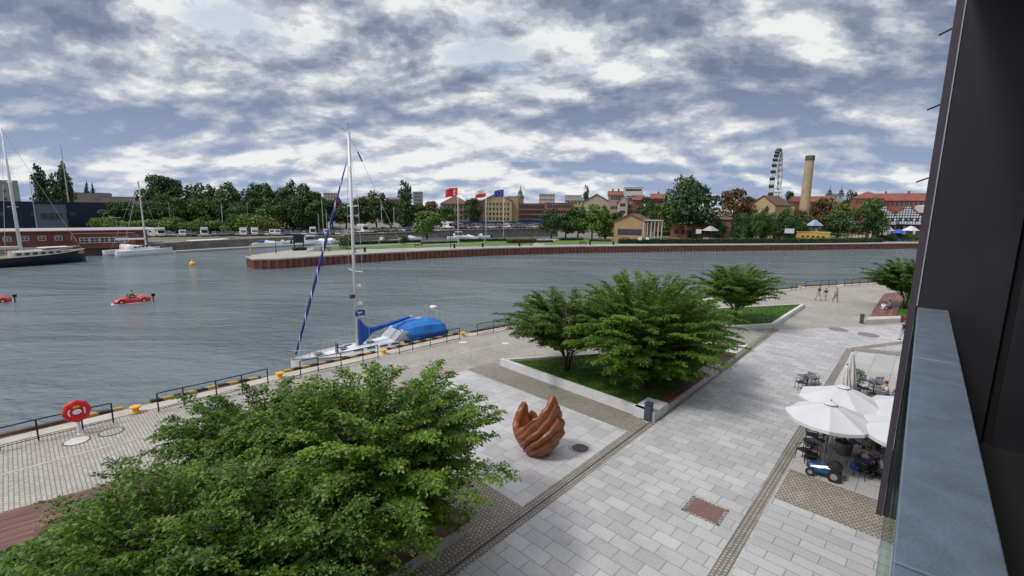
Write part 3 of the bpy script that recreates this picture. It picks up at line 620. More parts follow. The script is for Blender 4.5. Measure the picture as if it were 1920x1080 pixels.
# ------------------------------------------------------------------ the moored yacht
q0, q1 = Vector(g2(563, 694)), Vector(g2(836, 633)); qd = (q1-q0).normalized(); qn = Vector((-qd.y, qd.x)); L_Y, B_Y = 12.6, 3.7
bow = Vector(g2(553, 677, -0.5)); ct = q0+qd*((bow-q0).dot(qd)+L_Y/2-0.75)+qn*(B_Y/2+0.38)
yaw = math.atan2(-qd.y, -qd.x)
ya = thing('sailing_yacht', 'white sailing yacht with bright blue covers moored at the quay', 'sailboat', (ct.x, ct.y, WZ+0.62), yaw)
hb, dk = hull(L_Y, B_Y, 1.15, draft=1.1, stern=0.74, bowf=0.55, sheer=0.30)
hb.build('hull', GEL, ya, smooth=True); deck_mesh(dk, 0.04, 0.012).build('deck', GELW, ya)
def dk_at(x):
    for (x0_, w0, z0_), (x1_, w1, z1_) in zip(dk, dk[1:]):
        if x0_ <= x <= x1_+1e-6: t = (x-x0_)/(x1_-x0_); return w0+(w1-w0)*t, z0_+(z1_-z0_)*t
    return dk[-1][1:]
for s_ in (-1, 1):
    mb = MB()
    for i in range(1, 11):
        (xa, wa, za), (xb, wb, zb) = dk[i], dk[i+1]; mb.add([(xa, s_*(wa+0.012), za-0.30), (xb, s_*(wb+0.012), zb-0.30), (xb, s_*(wb+0.012), zb-0.14), (xa, s_*(wa+0.012), za-0.14)], [(0,1,2,3)])
    mb.build('navy_stripe', NAVY, ya)
    MB().tube([(x, s_*(w_-0.01), z+0.03) for x, w_, z in dk], 0.035, 5).build('toe_rail', ALU, ya)
# coachroof
mx = L_Y*0.115                                     # mast station (fwd of midships)
def trunk(x0, x1, w0, w1, h0, h1, zb, n=8, r=0.75):
    rings = []
    for i in range(n+1):
        t = i/n; x = x0+(x1-x0)*t; w_ = w0+(w1-w0)*t; h_ = h0+(h1-h0)*t
        rings.append([(x, -w_, zb), (x, -w_*0.88, zb+h_*0.8), (x, -w_*0.6, zb+h_), (x, 0, zb+h_*1.06), (x, w_*0.6, zb+h_), (x, w_*0.88, zb+h_*0.8), (x, w_, zb)])
    return rings
zb = 1.17
MB().loft(trunk(-1.9, 3.9, 1.25, 0.55, 0.50, 0.22, zb)).build('coachroof', GEL, ya)
for s_ in (-1, 1):
    for xa in (-1.4, -0.5, 0.5, 1.5):
        w_ = 1.25-0.7*(xa+1.9)/5.8; MB().box(xa+0.3, s_*(w_*0.955), zb+0.26, 0.6, 0.03, 0.13, rz=-s_*0.12).build('port_light', DGLASS, ya)
for xa, ww in ((2.6, 0.5), (0.4, 0.5), (4.4, 0.45)): MB().box(xa, 0, zb+0.42+(0.0 if xa < 4 else -0.02)-0.03*xa*0.6+0.06, 0.5, ww, 0.05).build('hatch', DGLASS, ya)
# windscreen, cockpit tent
MB().add([(-1.15,-0.95,1.62),(-1.15,0.95,1.62),(-1.95,0.98,2.28),(-1.95,-0.98,2.28)], [(0,1,2,3)]).build('windscreen', CLEAR, ya)
for s_ in (-1, 1): MB().add([(-1.15,s_*0.95,1.62),(-2.25,s_*1.32,1.50),(-2.35,s_*1.2,2.25),(-1.95,s_*0.98,2.28)], [(0,1,2,3)]).build('side_window', CLEAR, ya)
fr = MB(); fr.tube([(-1.15,-0.97,1.62),(-1.95,-1.0,2.30),(-1.95,1.0,2.30),(-1.15,0.97,1.62)], 0.035, 5); fr.tube([(-1.15,-0.97,1.6),(-1.15,0.97,1.6)], 0.035, 5)
fr.build('windscreen_frame', GEL, ya)
rings = []
for x, w_, h0_, h1_ in ((-1.9,1.05,1.6,2.36),(-2.7,1.55,1.35,2.70),(-3.8,1.62,1.25,2.70),(-4.7,1.62,1.2,2.68),(-5.8,1.5,1.2,2.46)):
    rings.append([(x,-w_,h0_),(x,-w_*1.02,h0_+(h1_-h0_)*0.45),(x,-w_*0.85,h0_+(h1_-h0_)*0.84),(x,-w_*0.45,h1_-0.02),(x,0,h1_+0.03),(x,w_*0.45,h1_-0.02),(x,w_*0.85,h0_+(h1_-h0_)*0.84),(x,w_*1.02,h0_+(h1_-h0_)*0.45),(x,w_,h0_)])
tent = MB().loft(rings).build('cockpit_tent', CANVL, ya, smooth=False)
for xa in (-3.2, -4.0, -4.8): MB().box(xa, 1.555, 1.72, 0.42, 0.05, 0.24, rx=0.12).build('tent_window', CLEAR, tent); MB().box(xa, -1.555, 1.72, 0.42, 0.05, 0.24, rx=-0.12).build('tent_window', CLEAR, tent)
MB().box(-4.2, -0.3, 2.74, 0.5, 0.5, 0.03).build('tent_window', CLEAR, tent)
for s_ in (-1, 1):
    MB().add([(-3.0, s_*1.72, 1.22), (-5.9, s_*1.60, 1.22), (-5.9, s_*1.58, 1.85), (-3.9, s_*1.70, 1.80), (-3.0, s_*1.73, 1.55)], [(0,1,2,3,4)]).build('dodger', CANV, ya)
# mast and rigging
mtop = 17.1; rig = thing  # keep names short
mb = MB(); mb.tube([(mx,0,1.5),(mx,0,9),(mx-0.03,0,mtop)], [0.12,0.115,0.10], 10); mast = mb.build('mast', MAST, ya, smooth=True)
for z, w_ in ((7.2, 1.05), (11.9, 0.85)): MB().tube([(mx-0.12,-w_,z+0.06),(mx,0,z),(mx-0.12,w_,z+0.06)], 0.04, 6).build('spreader', MAST, mast)
MB().tube([(mx,0,mtop),(mx+0.55,0,mtop+0.15)], 0.015, 5).build('wind_arm', BLK, mast); MB().tube([(mx,0,mtop),(mx,0,mtop+0.55)], 0.012, 5).build('aerial', BLK, mast)
MB().box(mx+0.25, 0, 5.35, 0.35, 0.30, 0.28).build('radar_reflector', M('dark_grey_part', (0.08,0.08,0.09), 0.5), mast, bevel=0.03)
wires = [((mx,0,mtop),(-L_Y/2+0.1,0,1.35)), ((mx-0.1,-1.05,7.26),(mx-0.25,-1.72,1.3)), ((mx-0.1,1.05,7.26),(mx-0.25,1.72,1.3)), ((mx-0.1,-1.05,7.26),(mx-0.1,-0.85,11.95)), ((mx-0.1,1.05,7.26),(mx-0.1,0.85,11.95)), ((mx-0.1,-0.85,11.95),(mx,0,mtop-0.2)), ((mx-0.1,0.85,11.95),(mx,0,mtop-0.2))]
for a_, b_ in wires: MB().tube([a_, b_], 0.012, 4).build('stay_wire', STEEL, ya)
MB().tube([Vector((mx,0,mtop)).lerp(Vector((-L_Y/2+0.1,0,1.35)), q_) for q_ in (0.085, 0.125)], 0.05, 5).build('burgee_roll', NAVY, ya)
# furled headsail with a white spiral
jm, jnt, jb = new_mat('furled_sail_spiral')
tc = jnt.nodes.new('ShaderNodeTexCoord'); sp = jnt.nodes.new('ShaderNodeSeparateXYZ'); jnt.links.new(tc.outputs['Object'], sp.inputs[0])
ang = math_(jnt, 'ARCTAN2', sp.outputs[1], sp.outputs[0]); ph = math_(jnt, 'FRACT', math_(jnt, 'ADD', math_(jnt, 'DIVIDE', ang, 2*math.pi), math_(jnt, 'MULTIPLY', sp.outputs[2], 0.62)))
jnt.links.new(ramp(jnt, ph, [(0.10, (0.60,0.62,0.68)), (0.13, (0.012,0.03,0.20)), (0.97, (0.014,0.035,0.23)), (1.0, (0.72,0.74,0.78))]), jb.inputs['Base Color']); jb.inputs['Roughness'].default_value = 0.7
j0, j1 = Vector((L_Y/2-0.35,0,1.75)), Vector((mx+0.25,0,14.9)); jl = (j1-j0).length
mb = MB(); mb.tube([(0,0,0),(0,0,jl*0.02),(0,0,jl*0.3),(0,0,jl*0.7),(0,0,jl)], [0.035,0.07,0.10,0.085,0.035], 12); fj = mb.build('furled_headsail', jm, ya, smooth=True)
fj.location = j0; fj.rotation_euler = (j1-j0).to_track_quat('Z', 'Y').to_euler()
MB().tube([j0+Vector((0.15,0,-0.4)), j0], 0.03, 6).build('furler', STEEL, ya)
# boom with its cover, bulging at the mast
b0, b1 = Vector((mx-0.2,0,2.45)), Vector((mx-4.75,0,3.1))
MB().tube([b0+Vector((0.25,0,-0.25)), b0+(b1-b0)*0.5+Vector((0,0,-0.15)), b1+Vector((-0.1,0,0))], 0.07, 8).build('boom', MAST, ya)
rings = []
for t, top, bot, w_ in ((-0.03,1.15,-0.95,0.17),(0.02,1.1,-1.0,0.22),(0.08,0.62,-0.85,0.25),(0.15,0.30,-0.62,0.24),(0.24,0.16,-0.30,0.20),(0.5,0.10,-0.24,0.17),(0.8,0.06,-0.20,0.14),(0.97,0.03,-0.14,0.11)):
    c = b0+(b1-b0)*t; rings.append([(c.x, w_*math.sin(a_), c.z+(top if math.cos(a_) > 0 else -bot)*math.cos(a_)) for a_ in [2*math.pi*k/10 for k in range(10)]])
MB().loft(rings).build('sail_cover', CANV, ya, smooth=True)
MB().tube([b0+(b1-b0)*0.3+Vector((0,0,-0.25)), (mx-0.1,0,1.75)], 0.035, 6).build('kicker', STEEL, ya)
# guard rails, pulpit, stern frame, radar
st = MB(); gx = [5.2, 3.6, 2.0, 0.4, -1.2, -2.8]
for s_ in (-1, 1):
    tp = []
    for x in gx:
        w_, z = dk_at(x); st.tube([(x, s_*(w_-0.06), z), (x, s_*(w_-0.06), z+0.62)], 0.016, 5); tp.append((x, s_*(w_-0.06), z+0.60))
    st.tube([(L_Y/2-0.1, s_*0.22, dk[-1][2]+0.62)]+tp+[(-L_Y/2+0.2, s_*1.35, 1.8)], 0.011, 4); st.tube([(q[0], q[1], q[2]-0.3) for q in tp], 0.009, 4)
st.build('guard_rail', STEEL, ya)
pu = MB(); zt_ = dk[-1][2]
pu.tube([(4.9,-0.75,zt_+0.55),(5.7,-0.42,zt_+0.62),(6.35,0,zt_+0.66),(5.7,0.42,zt_+0.62),(4.9,0.75,zt_+0.55)], 0.022, 6)
for x, yv in ((4.9,0.75),(5.7,0.42),(6.2,0.1)):
    for s_ in (-1,1): pu.tube([(x, s_*yv, zt_-0.02), (x, s_*yv, zt_+0.6)], 0.018, 5)
pu.build('pulpit', STEEL, ya)
sf = MB()
for s_ in (-1,1):
    sf.tube([(-5.9, s_*1.25, 1.2), (-5.95, s_*1.2, 3.15)], 0.025, 5)
sf.tube([(-5.95,-1.2,3.15),(-5.95,1.2,3.15)], 0.025, 5); sf.tube([(-5.5,0.9,1.3),(-5.5,0.9,3.6)], 0.02, 5); sf.tube([(-5.9,-1.2,2.2),(-5.9,1.2,2.2)], 0.02, 5)
sf.build('stern_frame', STEEL, ya)
rd = MB(); rd.tube([(-5.3,0.35,1.9),(-5.3,0.35,3.55)], 0.03, 6); rd.build('radar_pole', STEEL, ya)
MB().lathe([(0.12,0),(0.30,0.04),(0.32,0.14),(0.27,0.22),(0.05,0.25)], c=(-5.3,0.35,3.52), n=20).build('radar_dome', WHT, ya, smooth=True)
FL = M('flag_blue', (0.03, 0.05, 0.30), 0.7); FR = M('flag_red', (0.62, 0.02, 0.025), 0.7, amt=0.08); FW = M('flag_white', (0.75, 0.75, 0.74), 0.7)
for c_, z, w_, m_ in ((1, 3.95, 0.8, FL), (1, 4.75, 0.5, FW), (1, 6.1, 0.45, FW)):
    fg = MB(); rings = [(mx-0.1-w_*0.5+w_*t, 0.45+0.05*math.sin(7*t), z+0.06*math.sin(5*t)-0.12*(1-t)) for t in np.linspace(0, 1, 9)]; h_ = w_*0.55
    vs = [(a, b_, c__+dz) for a, b_, c__ in rings for dz in (0, h_)]; fg.add(vs, [(2*i, 2*i+2, 2*i+3, 2*i+1) for i in range(8)]); f_ = fg.build('flag', m_, ya)
    if m_ is FL:
        for sy_ in (-0.012, 0.012):
            MB().beam((mx-0.42,0.45+sy_*2.4,z+0.08),(mx+0.2,0.45+sy_*2.4,z+0.30),0.02,0.05).build('pale_cross', FW, f_); MB().beam((mx-0.3,0.45+sy_*2.4,z+0.30),(mx+0.05,0.45+sy_*2.4,z+0.10),0.02,0.05).build('pale_cross', FW, f_)
    else: MB().add([(a, b_-0.01, c__+dz) for a, b_, c__ in rings for dz in (0, h_*0.5)], [(2*i, 2*i+2, 2*i+3, 2*i+1) for i in range(8)]).build('red_half', FR, f_)
for xa in (5.6, 0.6, -5.9): MB().tube([(xa, -min(1.7, dk_at(xa)[0]), 1.5 if xa > 5 else 1.25), (xa+(0.8 if xa < 3 else -0.8), -B_Y/2-0.35, 2.05)], 0.022, 5).build('mooring_rope', M('rope', (0.35,0.32,0.28), 0.9), ya)
for xa in (3.2, 0.8, -2.0, -4.3): MB().lathe([(0.05,0),(0.12,0.06),(0.13,0.3),(0.12,0.52),(0.04,0.6)], c=(xa, -dk_at(xa)[0]-0.12, 0.35), n=10).build('boat_fender', NAVY, ya, smooth=True)
MB().box(3.2, 0.35, 1.75, 0.12, 0.35, 0.75).build('deck_box', M('dark_grey_part'), ya, bevel=0.02)
# ------------------------------------------------------------------ the sculpture: nested, skewed ribs around a hollow
RUST = M('rust_brown_wood', (0.27, 0.085, 0.028), 0.36, amt=0.35, scale=2.2, bump=0.25)
def sculpture():
    x, y = g2(1010, 850); t = thing('abstract_sculpture', 'rust brown abstract sculpture of stacked curving ribs with two rising horns', 'sculpture', (x, y, 0.004), math.radians(4), sc=(1.2,1.2,1.0))
    def interp(tab, a_):
        for (a0, v0), (a1, v1) in zip(tab, tab[1:]):
            if a0 <= a_ <= a1: q = (a_-a0)/(a1-a0); q = q*q*(3-2*q); return v0+(v1-v0)*q
        return tab[0][1] if a_ < tab[0][0] else tab[-1][1]
    def shell(name, a0, a1, rim, rad, nridge, skew, seed, floor=0.75, n=60, m=44, amp=0.17):
        rings = []
        for i in range(n+1):
            a_ = a0+(a1-a0)*i/n; zr = interp(rim, a_); R = interp(rad, a_); ar = math.radians(a_); edge = min(1, min(i, n-i)/4+0.05); sec = []
            for j in range(m+1):
                f_ = j/m; z = zr*f_; base = R*(0.44+0.58*math.sin(min(1, z/1.25)*math.pi/2)-0.20*max(0, z-1.3))
                ph = f_*nridge+skew*(a_-a0)/100+0.35*math.sin(ar*1.5+seed); fr = ph-math.floor(ph)
                saw = min(1.0, (1-fr)*4.5)*(0.25+0.75*fr**0.7)
                base += amp*(saw-0.5)*(1+0.5*math.sin(ph*1.3+seed))*(0.6+0.4*math.sin(math.pi*f_))
                sec.append((base, z))
            th = 0.15*edge+0.02; top = sec[-1]
            for j in range(9):
                f_ = j/8; z = zr-(zr-min(floor, zr*0.7))*f_; sec.append((max(0.05, top[0]-th-0.35*f_**1.6), z+(0.012 if j == 0 else 0)))
            sec.append((0.04, min(floor, zr*0.7)-0.02)); sec.append((0.04, 0.0))
            rings.append([(r*math.cos(ar), r*0.86*math.sin(ar), z) for r, z in sec])
        return MB().loft(rings).build(name, RUST, t, smooth=True)
    shell('ribbed_body', -168, 96, [(-168,1.22),(-145,1.45),(-110,1.92),(-80,2.32),(-58,2.66),(-47,2.84),(-38,2.74),(-22,2.28),(5,1.95),(50,1.5),(96,1.1)], [(-168,0.92),(-120,0.86),(-60,0.86),(0,0.86),(60,0.9),(96,0.8)], 4.6, -1.7, 1.0)
    shell('left_horn', -262, -166, [(-262,0.9),(-244,1.5),(-228,2.05),(-220,2.2),(-208,1.9),(-185,1.35),(-166,1.0)], [(-262,0.8),(-220,0.95),(-166,0.92)], 3.4, 0.9, 2.0, n=30, amp=0.08)
    o = shell('inner_horn', -285, -232, [(-285,0.9),(-262,1.6),(-252,1.7),(-232,1.1)], [(-285,0.72),(-232,0.80)], 2.2, 0.5, 3.0, n=20, amp=0.05)
    return t
sculpture()
# ------------------------------------------------------------------ leafy trees of the square
LEAF = leaf_mat('elm_leaf', (0.012, 0.040, 0.005), (0.185, 0.315, 0.028), 0.26, 0.9)
LEAFM = leaf_mat('elm_leaf_mid', (0.012, 0.040, 0.006), (0.16, 0.285, 0.028), 0.26, 0.7)
BARK = M('dark_bark', (0.07, 0.055, 0.045), 0.9, amt=0.3, scale=8, bump=0.5)
def twig_proto(rng, L, sp, ll):
    """leaves two-ranked along a drooping twig on +x. returns quads (n,4,3)"""
    n = int(L/sp); out = []
    for i in range(n):
        s_ = (i+0.5)/n; x = L*s_; z = 0.10*L*math.sin(s_*1.4)-0.34*L*s_**2.0; yb = 0.10*L*math.sin(3*s_+L*9)
        for side in (-1, 1):
            l = ll*(0.55+0.8*rng.random())*(1-0.35*s_); w_ = l*0.34
            az = side*(0.85+0.75*rng.random()-0.45*s_); el = -0.75+0.9*rng.random(); d = np.array([math.cos(az)*math.cos(el), math.sin(az)*math.cos(el), math.sin(el)])
            lat = np.cross(d, [0,0,1.0]); lat /= np.linalg.norm(lat); nrm_ = np.cross(lat, d); roll = (rng.random()-0.5)*1.2
            lat = lat*math.cos(roll)+nrm_*math.sin(roll)
            b = np.array([x+0.004*side, yb+0.004*side, z]); out.append([b, b+d*l*0.45+lat*w_, b+d*l, b+d*l*0.45-lat*w_])
        if i == n-1: d = np.array([0.8,0,-0.6]); b = np.array([x,0,z]); out.append([b, b+d*ll*0.45+np.array([0,ll*0.25,0]), b+d*ll, b+d*ll*0.45-np.array([0,ll*0.25,0])])
    return np.array(out)
def square_tree(label, loc, H, R, seed, targets=120, leaf=0.145, sp=0.05, tw=0.46, mat=LEAF, stems=4, squash=(1,1), low=0.30, fork=0.18, bias=(0,0), dens=1.0):
    rng = np.random.default_rng(seed); t = thing('elm_tree', label, 'tree', loc, 0)
    protos = [twig_proto(rng, tw*(0.8+0.4*rng.random()), sp, leaf) for _ in range(8)]
    wood = MB(); Q = []
    stem_dirs = [(2*math.pi*(k+0.4*rng.random())/stems) for k in range(stems)]
    def axis(k, z): a_ = stem_dirs[k]; sprd = 0.10+R*0.30*(z/H)**1.25; return np.array([math.cos(a_)*sprd*squash[0]+bias[0]*z/H, math.sin(a_)*sprd*squash[1]+bias[1]*z/H, z])
    for k in range(stems):
        zs = np.linspace(0, H*0.66, 7); wood.tube([axis(k, z)+(rng.random(3)-0.5)*0.10*(z > 0) for z in zs], [0.075*(1-0.9*i/6)+0.006 for i in range(7)], 7)
    def place_twig(p, hd, pitch, sc):
        pr = protos[rng.integers(8)]; c, s_ = math.cos(hd), math.sin(hd); cp, spn = math.cos(pitch), math.sin(pitch)
        X = pr.reshape(-1,3)*sc; ro = (rng.random()-0.5)*1.7; X = np.stack([X[:,0], X[:,1]*math.cos(ro)-X[:,2]*math.sin(ro), X[:,1]*math.sin(ro)+X[:,2]*math.cos(ro)], 1); x = X[:,0]*cp-X[:,2]*spn; z = X[:,0]*spn+X[:,2]*cp; y = X[:,1]
        Q.append(np.stack([x*c-y*s_+p[0], x*s_+y*c+p[1], z+p[2]], 1).reshape(-1,4,3))
    for i in range(targets):
        az = 2*math.pi*(i*0.618034 % 1)+rng.random()*0.4; f_ = (i+0.5)/targets; f_ = 1-(1-f_)**0.85
        zt = H*(low+(1-low)*f_); prof_ = math.sqrt(max(0.0, 1-((f_-0.38)/0.66)**2)) if f_ > 0.38 else 0.45+0.55*f_/0.38
        rr = R*prof_*(0.50+0.60*rng.random()**0.7); lobe = 1+0.16*math.sin(3*az+seed)+0.10*math.sin(5*az+2*seed)
        T = np.array([math.cos(az)*rr*lobe*squash[0]+bias[0]*zt/H, math.sin(az)*rr*lobe*squash[1]+bias[1]*zt/H, zt+0.3*(rng.random()-0.5)])
        k = min(range(stems), key=lambda q: abs((az-stem_dirs[q]+math.pi) % (2*math.pi)-math.pi)); zs_ = max(H*fork, min(H*0.62, zt*(0.40+0.40*rng.random()))); A = axis(k, zs_)
        mid = A*0.45+T*0.55+np.array([0,0,0.16*np.linalg.norm(T-A)]); pts = [(1-s_)**2*A+2*s_*(1-s_)*mid+s_*s_*T for s_ in np.linspace(0, 1, 8)]
        L_ = np.linalg.norm(T-A); wood.tube(pts, [0.019*(1-0.88*s_)*min(1.4, 0.5+L_/2.5)+0.0025 for s_ in np.linspace(0, 1, 8)], 5, caps=False)
        nt_ = max(4, int(L_*0.72/0.085*dens))
        for j in range(nt_):
            s_ = 0.28+0.72*(j+rng.random()*0.5)/nt_; p = (1-s_)**2*A+2*s_*(1-s_)*mid+s_*s_*T; d = 2*(1-s_)*(mid-A)+2*s_*(T-mid); hd = math.atan2(d[1], d[0]); pit = math.atan2(d[2], math.hypot(d[0], d[1]))
            sd_ = 1 if j % 2 else -1; place_twig(p, hd+sd_*(0.75+0.5*rng.random()), pit*0.5+0.10+0.35*(rng.random()-0.45), (1.05-0.35*s_)*(0.8+0.5*rng.random()))
        place_twig(T, hd, pit*0.6, 0.9); place_twig(T, hd+0.5, pit*0.5, 0.8); place_twig(T, hd-0.5, pit*0.5, 0.8)
    V = np.concatenate(Q).reshape(-1,3); wood.build('trunk', BARK, t, smooth=True)
    mesh_np('crown', V, np.arange(len(V)).reshape(-1,4), mat, t); return t
square_tree('big leafy tree in front of the sculpture, the rightmost in the foreground planter', (-3.95, 12.9, 0.36), 5.2, 3.8, 11, targets=230, squash=(1.0,0.95), low=0.24)
square_tree('leafy foreground tree nearest the lifebuoy, its branch tips over the setts', (-7.5, 13.7, 0.36), 4.4, 3.2, 12, targets=190, squash=(1.1,0.9), low=0.18)
square_tree('leafy foreground tree cut by the bottom left corner of the picture', (-7.2, 8.9, 0.36), 4.3, 3.2, 13, targets=180, leaf=0.12)
square_tree('leafy foreground tree cut by the bottom edge beside the dark bench', (-5.0, 9.0, 0.36), 4.2, 2.5, 14, targets=160, leaf=0.12)
square_tree('low leafy tree at the very left edge of the foreground planter', (-9.4, 8.3, 0.36), 2.9, 2.2, 15, targets=110)
mx0, my0 = g2(1062, 694, 0.34); square_tree('multi-stemmed leafy tree at the left end of the middle planter', (mx0, my0, 0.34), 5.1, 4.0, 21, targets=200, leaf=0.14, sp=0.05, tw=0.42, mat=LEAFM, stems=5, squash=(1.1,0.9), low=0.38, fork=0.1, dens=1.0)
mx1, my1 = g2(1210, 728, 0.34); square_tree('widest and tallest leafy tree of the middle planter, above its bench', (mx1, my1, 0.34), 6.7, 4.5, 22, targets=330, leaf=0.14, sp=0.05, tw=0.42, mat=LEAFM, stems=5, low=0.16, fork=0.08, bias=(-0.3,0.4), dens=1.0)
mx2, my2 = g2(1268, 690, 0.34); square_tree('leafy tree at the back of the middle planter, merging with the tallest one', (mx2, my2, 0.34), 5.0, 3.4, 23, targets=200, leaf=0.14, sp=0.05, tw=0.42, mat=LEAFM, stems=4, low=0.2, dens=1.0)
mx3, my3 = g2(1376, 606, 0.36); square_tree('single leafy tree in the narrow lawn planter', (mx3, my3, 0.36), 5.3, 3.5, 24, targets=150, leaf=0.16, sp=0.06, tw=0.52, mat=LEAFM, stems=3, low=0.42, dens=0.95)
mx4, my4 = g2(1697, 578, 0.36); square_tree('leafy tree above the sitting pair at the far right', (mx4, my4, 0.36), 5.2, 4.0, 25, targets=160, leaf=0.16, sp=0.06, tw=0.52, mat=LEAFM, stems=3, low=0.42, dens=0.95)
# ------------------------------------------------------------------ people (one continuous skinned body, clothes as children)
SKIN = M('skin', (0.50, 0.29, 0.20), 0.55, amt=0.06); HAIRB = M('dark_hair', (0.03, 0.018, 0.012), 0.6); HAIRR = M('reddish_hair', (0.22, 0.06, 0.03), 0.6); HAIRG = M('grey_hair', (0.30, 0.28, 0.26), 0.7)
def cloth(name, c=(0.08,0.12,0.22)): return M('cloth_'+name, c, 0.85, amt=0.15, scale=9)
def skin_obj(name, verts, edges, radii, mat, parent, sub=1):
    me = bpy.data.meshes.new(name); me.from_pydata([tuple(v) for v in verts], edges, []); o = bpy.data.objects.new(name, me); COL.objects.link(o); o.parent = parent; me.materials.append(mat)
    md = o.modifiers.new('skin', 'SKIN'); md.use_smooth_shade = True
    if not me.skin_vertices: me.skin_vertices.new() if hasattr(me.skin_vertices, 'new') else None
    for i, r in enumerate(radii):
        r = r if isinstance(r, tuple) else (r, r); me.skin_vertices[0].data[i].radius = r
    me.skin_vertices[0].data[0].use_root = True
    s_ = o.modifiers.new('sub', 'SUBSURF'); s_.levels = sub; s_.render_levels = sub; return o
def person(label, loc, rz, pose='walk', h=1.72, top=None, bottom=None, hair=HAIRB, group=None, long_hair=False, phase=1, bare_legs=0.0, name='person'):
    """faces local +y"""
    k = h/1.75; t = thing(name, label, 'person', loc, rz, group); V = Vector
    if pose in ('walk', 'hips'):
        pel = V((0,0,0.93)); st = 0.22*phase if pose == 'walk' else 0.16
        kn = [V((-0.09, st*0.75, 0.50)), V((0.09, -st*0.5, 0.50))]; an = [V((-0.09, st*0.95, 0.09)), V((0.09, -st*1.5, 0.13))]; chest = V((0,0.02,1.32)); neck = V((0,0.02,1.48)); head = V((0,0.05,1.64))
        sh = [V((-0.19,0,1.40)), V((0.19,0,1.40))]
        if pose == 'walk': el = [V((-0.25,-0.10*phase,1.12)), V((0.25,0.08*phase,1.12))]; wr = [V((-0.25,-0.08*phase+0.06,0.88)), V((0.25,0.20*phase,0.90))]
        else: el = [V((-0.42,-0.05,1.18)), V((0.42,-0.05,1.18))]; wr = [V((-0.22,0.06,1.02)), V((0.22,0.06,1.02))]
    elif pose == 'sit':
        pel = V((0,0,0.50)); kn = [V((-0.11,0.44,0.50)), V((0.11,0.44,0.50))]; an = [V((-0.11,0.42,0.09)), V((0.11,0.46,0.09))]; chest = V((0,0.06,0.90)); neck = V((0,0.10,1.06)); head = V((0,0.15,1.21))
        sh = [V((-0.19,0.06,0.98)), V((0.19,0.06,0.98))]; el = [V((-0.25,0.16,0.74)), V((0.25,0.16,0.74))]; wr = [V((-0.15,0.40,0.78)), V((0.15,0.40,0.78))]
    else:    # sitting on the ground with folded legs
        pel = V((0,0,0.12)); kn = [V((-0.34,0.30,0.20)), V((0.34,0.30,0.20))]; an = [V((0.10,0.42,0.07)), V((-0.10,0.36,0.07))]; chest = V((0,0.08,0.50)); neck = V((0,0.13,0.66)); head = V((0,0.19,0.80))
        sh = [V((-0.18,0.08,0.58)), V((0.18,0.08,0.58))]; el = [V((-0.25,0.20,0.36)), V((0.25,0.20,0.36))]; wr = [V((-0.14,0.38,0.26)), V((0.14,0.38,0.26))]
    hip = [pel+V((-0.09,0,-0.02)), pel+V((0.09,0,-0.02))]; waist = pel*0.55+chest*0.45; sitg = pose == 'ground'
    vs = [pel, waist, chest, neck, head-V((0,0.02,0.03)), head+V((0,0,0.07))]; es = [(0,1),(1,2),(2,3),(3,4),(4,5)]; rr = [(0.135,0.10),(0.115,0.085),(0.145,0.095),0.055,(0.078,0.09),(0.07,0.082)]
    for i in range(2):
        b_ = len(vs); d_an = (V((0,1,0)) if not sitg else V((0.8 if i == 0 else -0.8, 0.4, 0))); vs += [hip[i], kn[i], an[i], an[i]+d_an*0.15-V((0,0,0.045 if not sitg else 0.0))]; es += [(0,b_),(b_,b_+1),(b_+1,b_+2),(b_+2,b_+3)]; rr += [0.085, 0.056, 0.038, 0.032]
    for i in range(2):
        b_ = len(vs); s_ = -1 if i == 0 else 1; hd = wr[i]+(wr[i]-el[i]).normalized()*0.07; vs += [sh[i], el[i], wr[i], hd]; es += [(2,b_),(b_,b_+1),(b_+1,b_+2),(b_+2,b_+3)]; rr += [0.058, 0.040, 0.028, 0.034]
        dirn = (wr[i]-el[i]).normalized(); lat = dirn.cross(V((0,0,1))).normalized() if abs(dirn.z) < 0.95 else V((0,1,0)); 
        for q, (off, ln) in enumerate(((-0.024,0.06),(-0.008,0.072),(0.008,0.068),(0.024,0.055))): vs.append(hd+lat*off+dirn*ln+V((0,0.012,0))); es.append((b_+3, len(vs)-1)); rr.append(0.009)
        vs.append(hd+lat*0.045*s_+dirn*0.01+V((0,0.03,0))); es.append((b_+3, len(vs)-1)); rr.append(0.010)
    skin_obj('body', vs, es, rr, SKIN, t)
    skin_obj('shirt', [waist-V((0,0,0.08)), waist, chest, neck-V((0,0,0.06)), sh[0], sh[0]*0.35+el[0]*0.65, sh[1], sh[1]*0.35+el[1]*0.65], [(0,1),(1,2),(2,3),(2,4),(4,5),(2,6),(6,7)], [(0.155,0.115),(0.142,0.108),(0.165,0.12),(0.08,0.075),0.078,0.060,0.078,0.060], top or cloth('plain',(0.7,0.7,0.7)), t)
    vs = [pel+V((0,0,0.03))]; es = []; rr = [(0.155,0.12)]
    for i in range(2):
        b_ = len(vs); e_ = an[i]+(kn[i]-an[i])*0.12 if not bare_legs else hip[i]+(kn[i]-hip[i])*bare_legs
        if bare_legs: vs += [hip[i], e_]; es += [(0,b_),(b_,b_+1)]; rr += [0.108, 0.092]
        else: vs += [hip[i], kn[i], e_]; es += [(0,b_),(b_,b_+1),(b_+1,b_+2)]; rr += [0.102, 0.072, 0.058]
    skin_obj('trousers', vs, es, rr, bottom or cloth('denim'), t)
    hm = MB(); c = head+V((0,-0.015,0.035)); rings = []
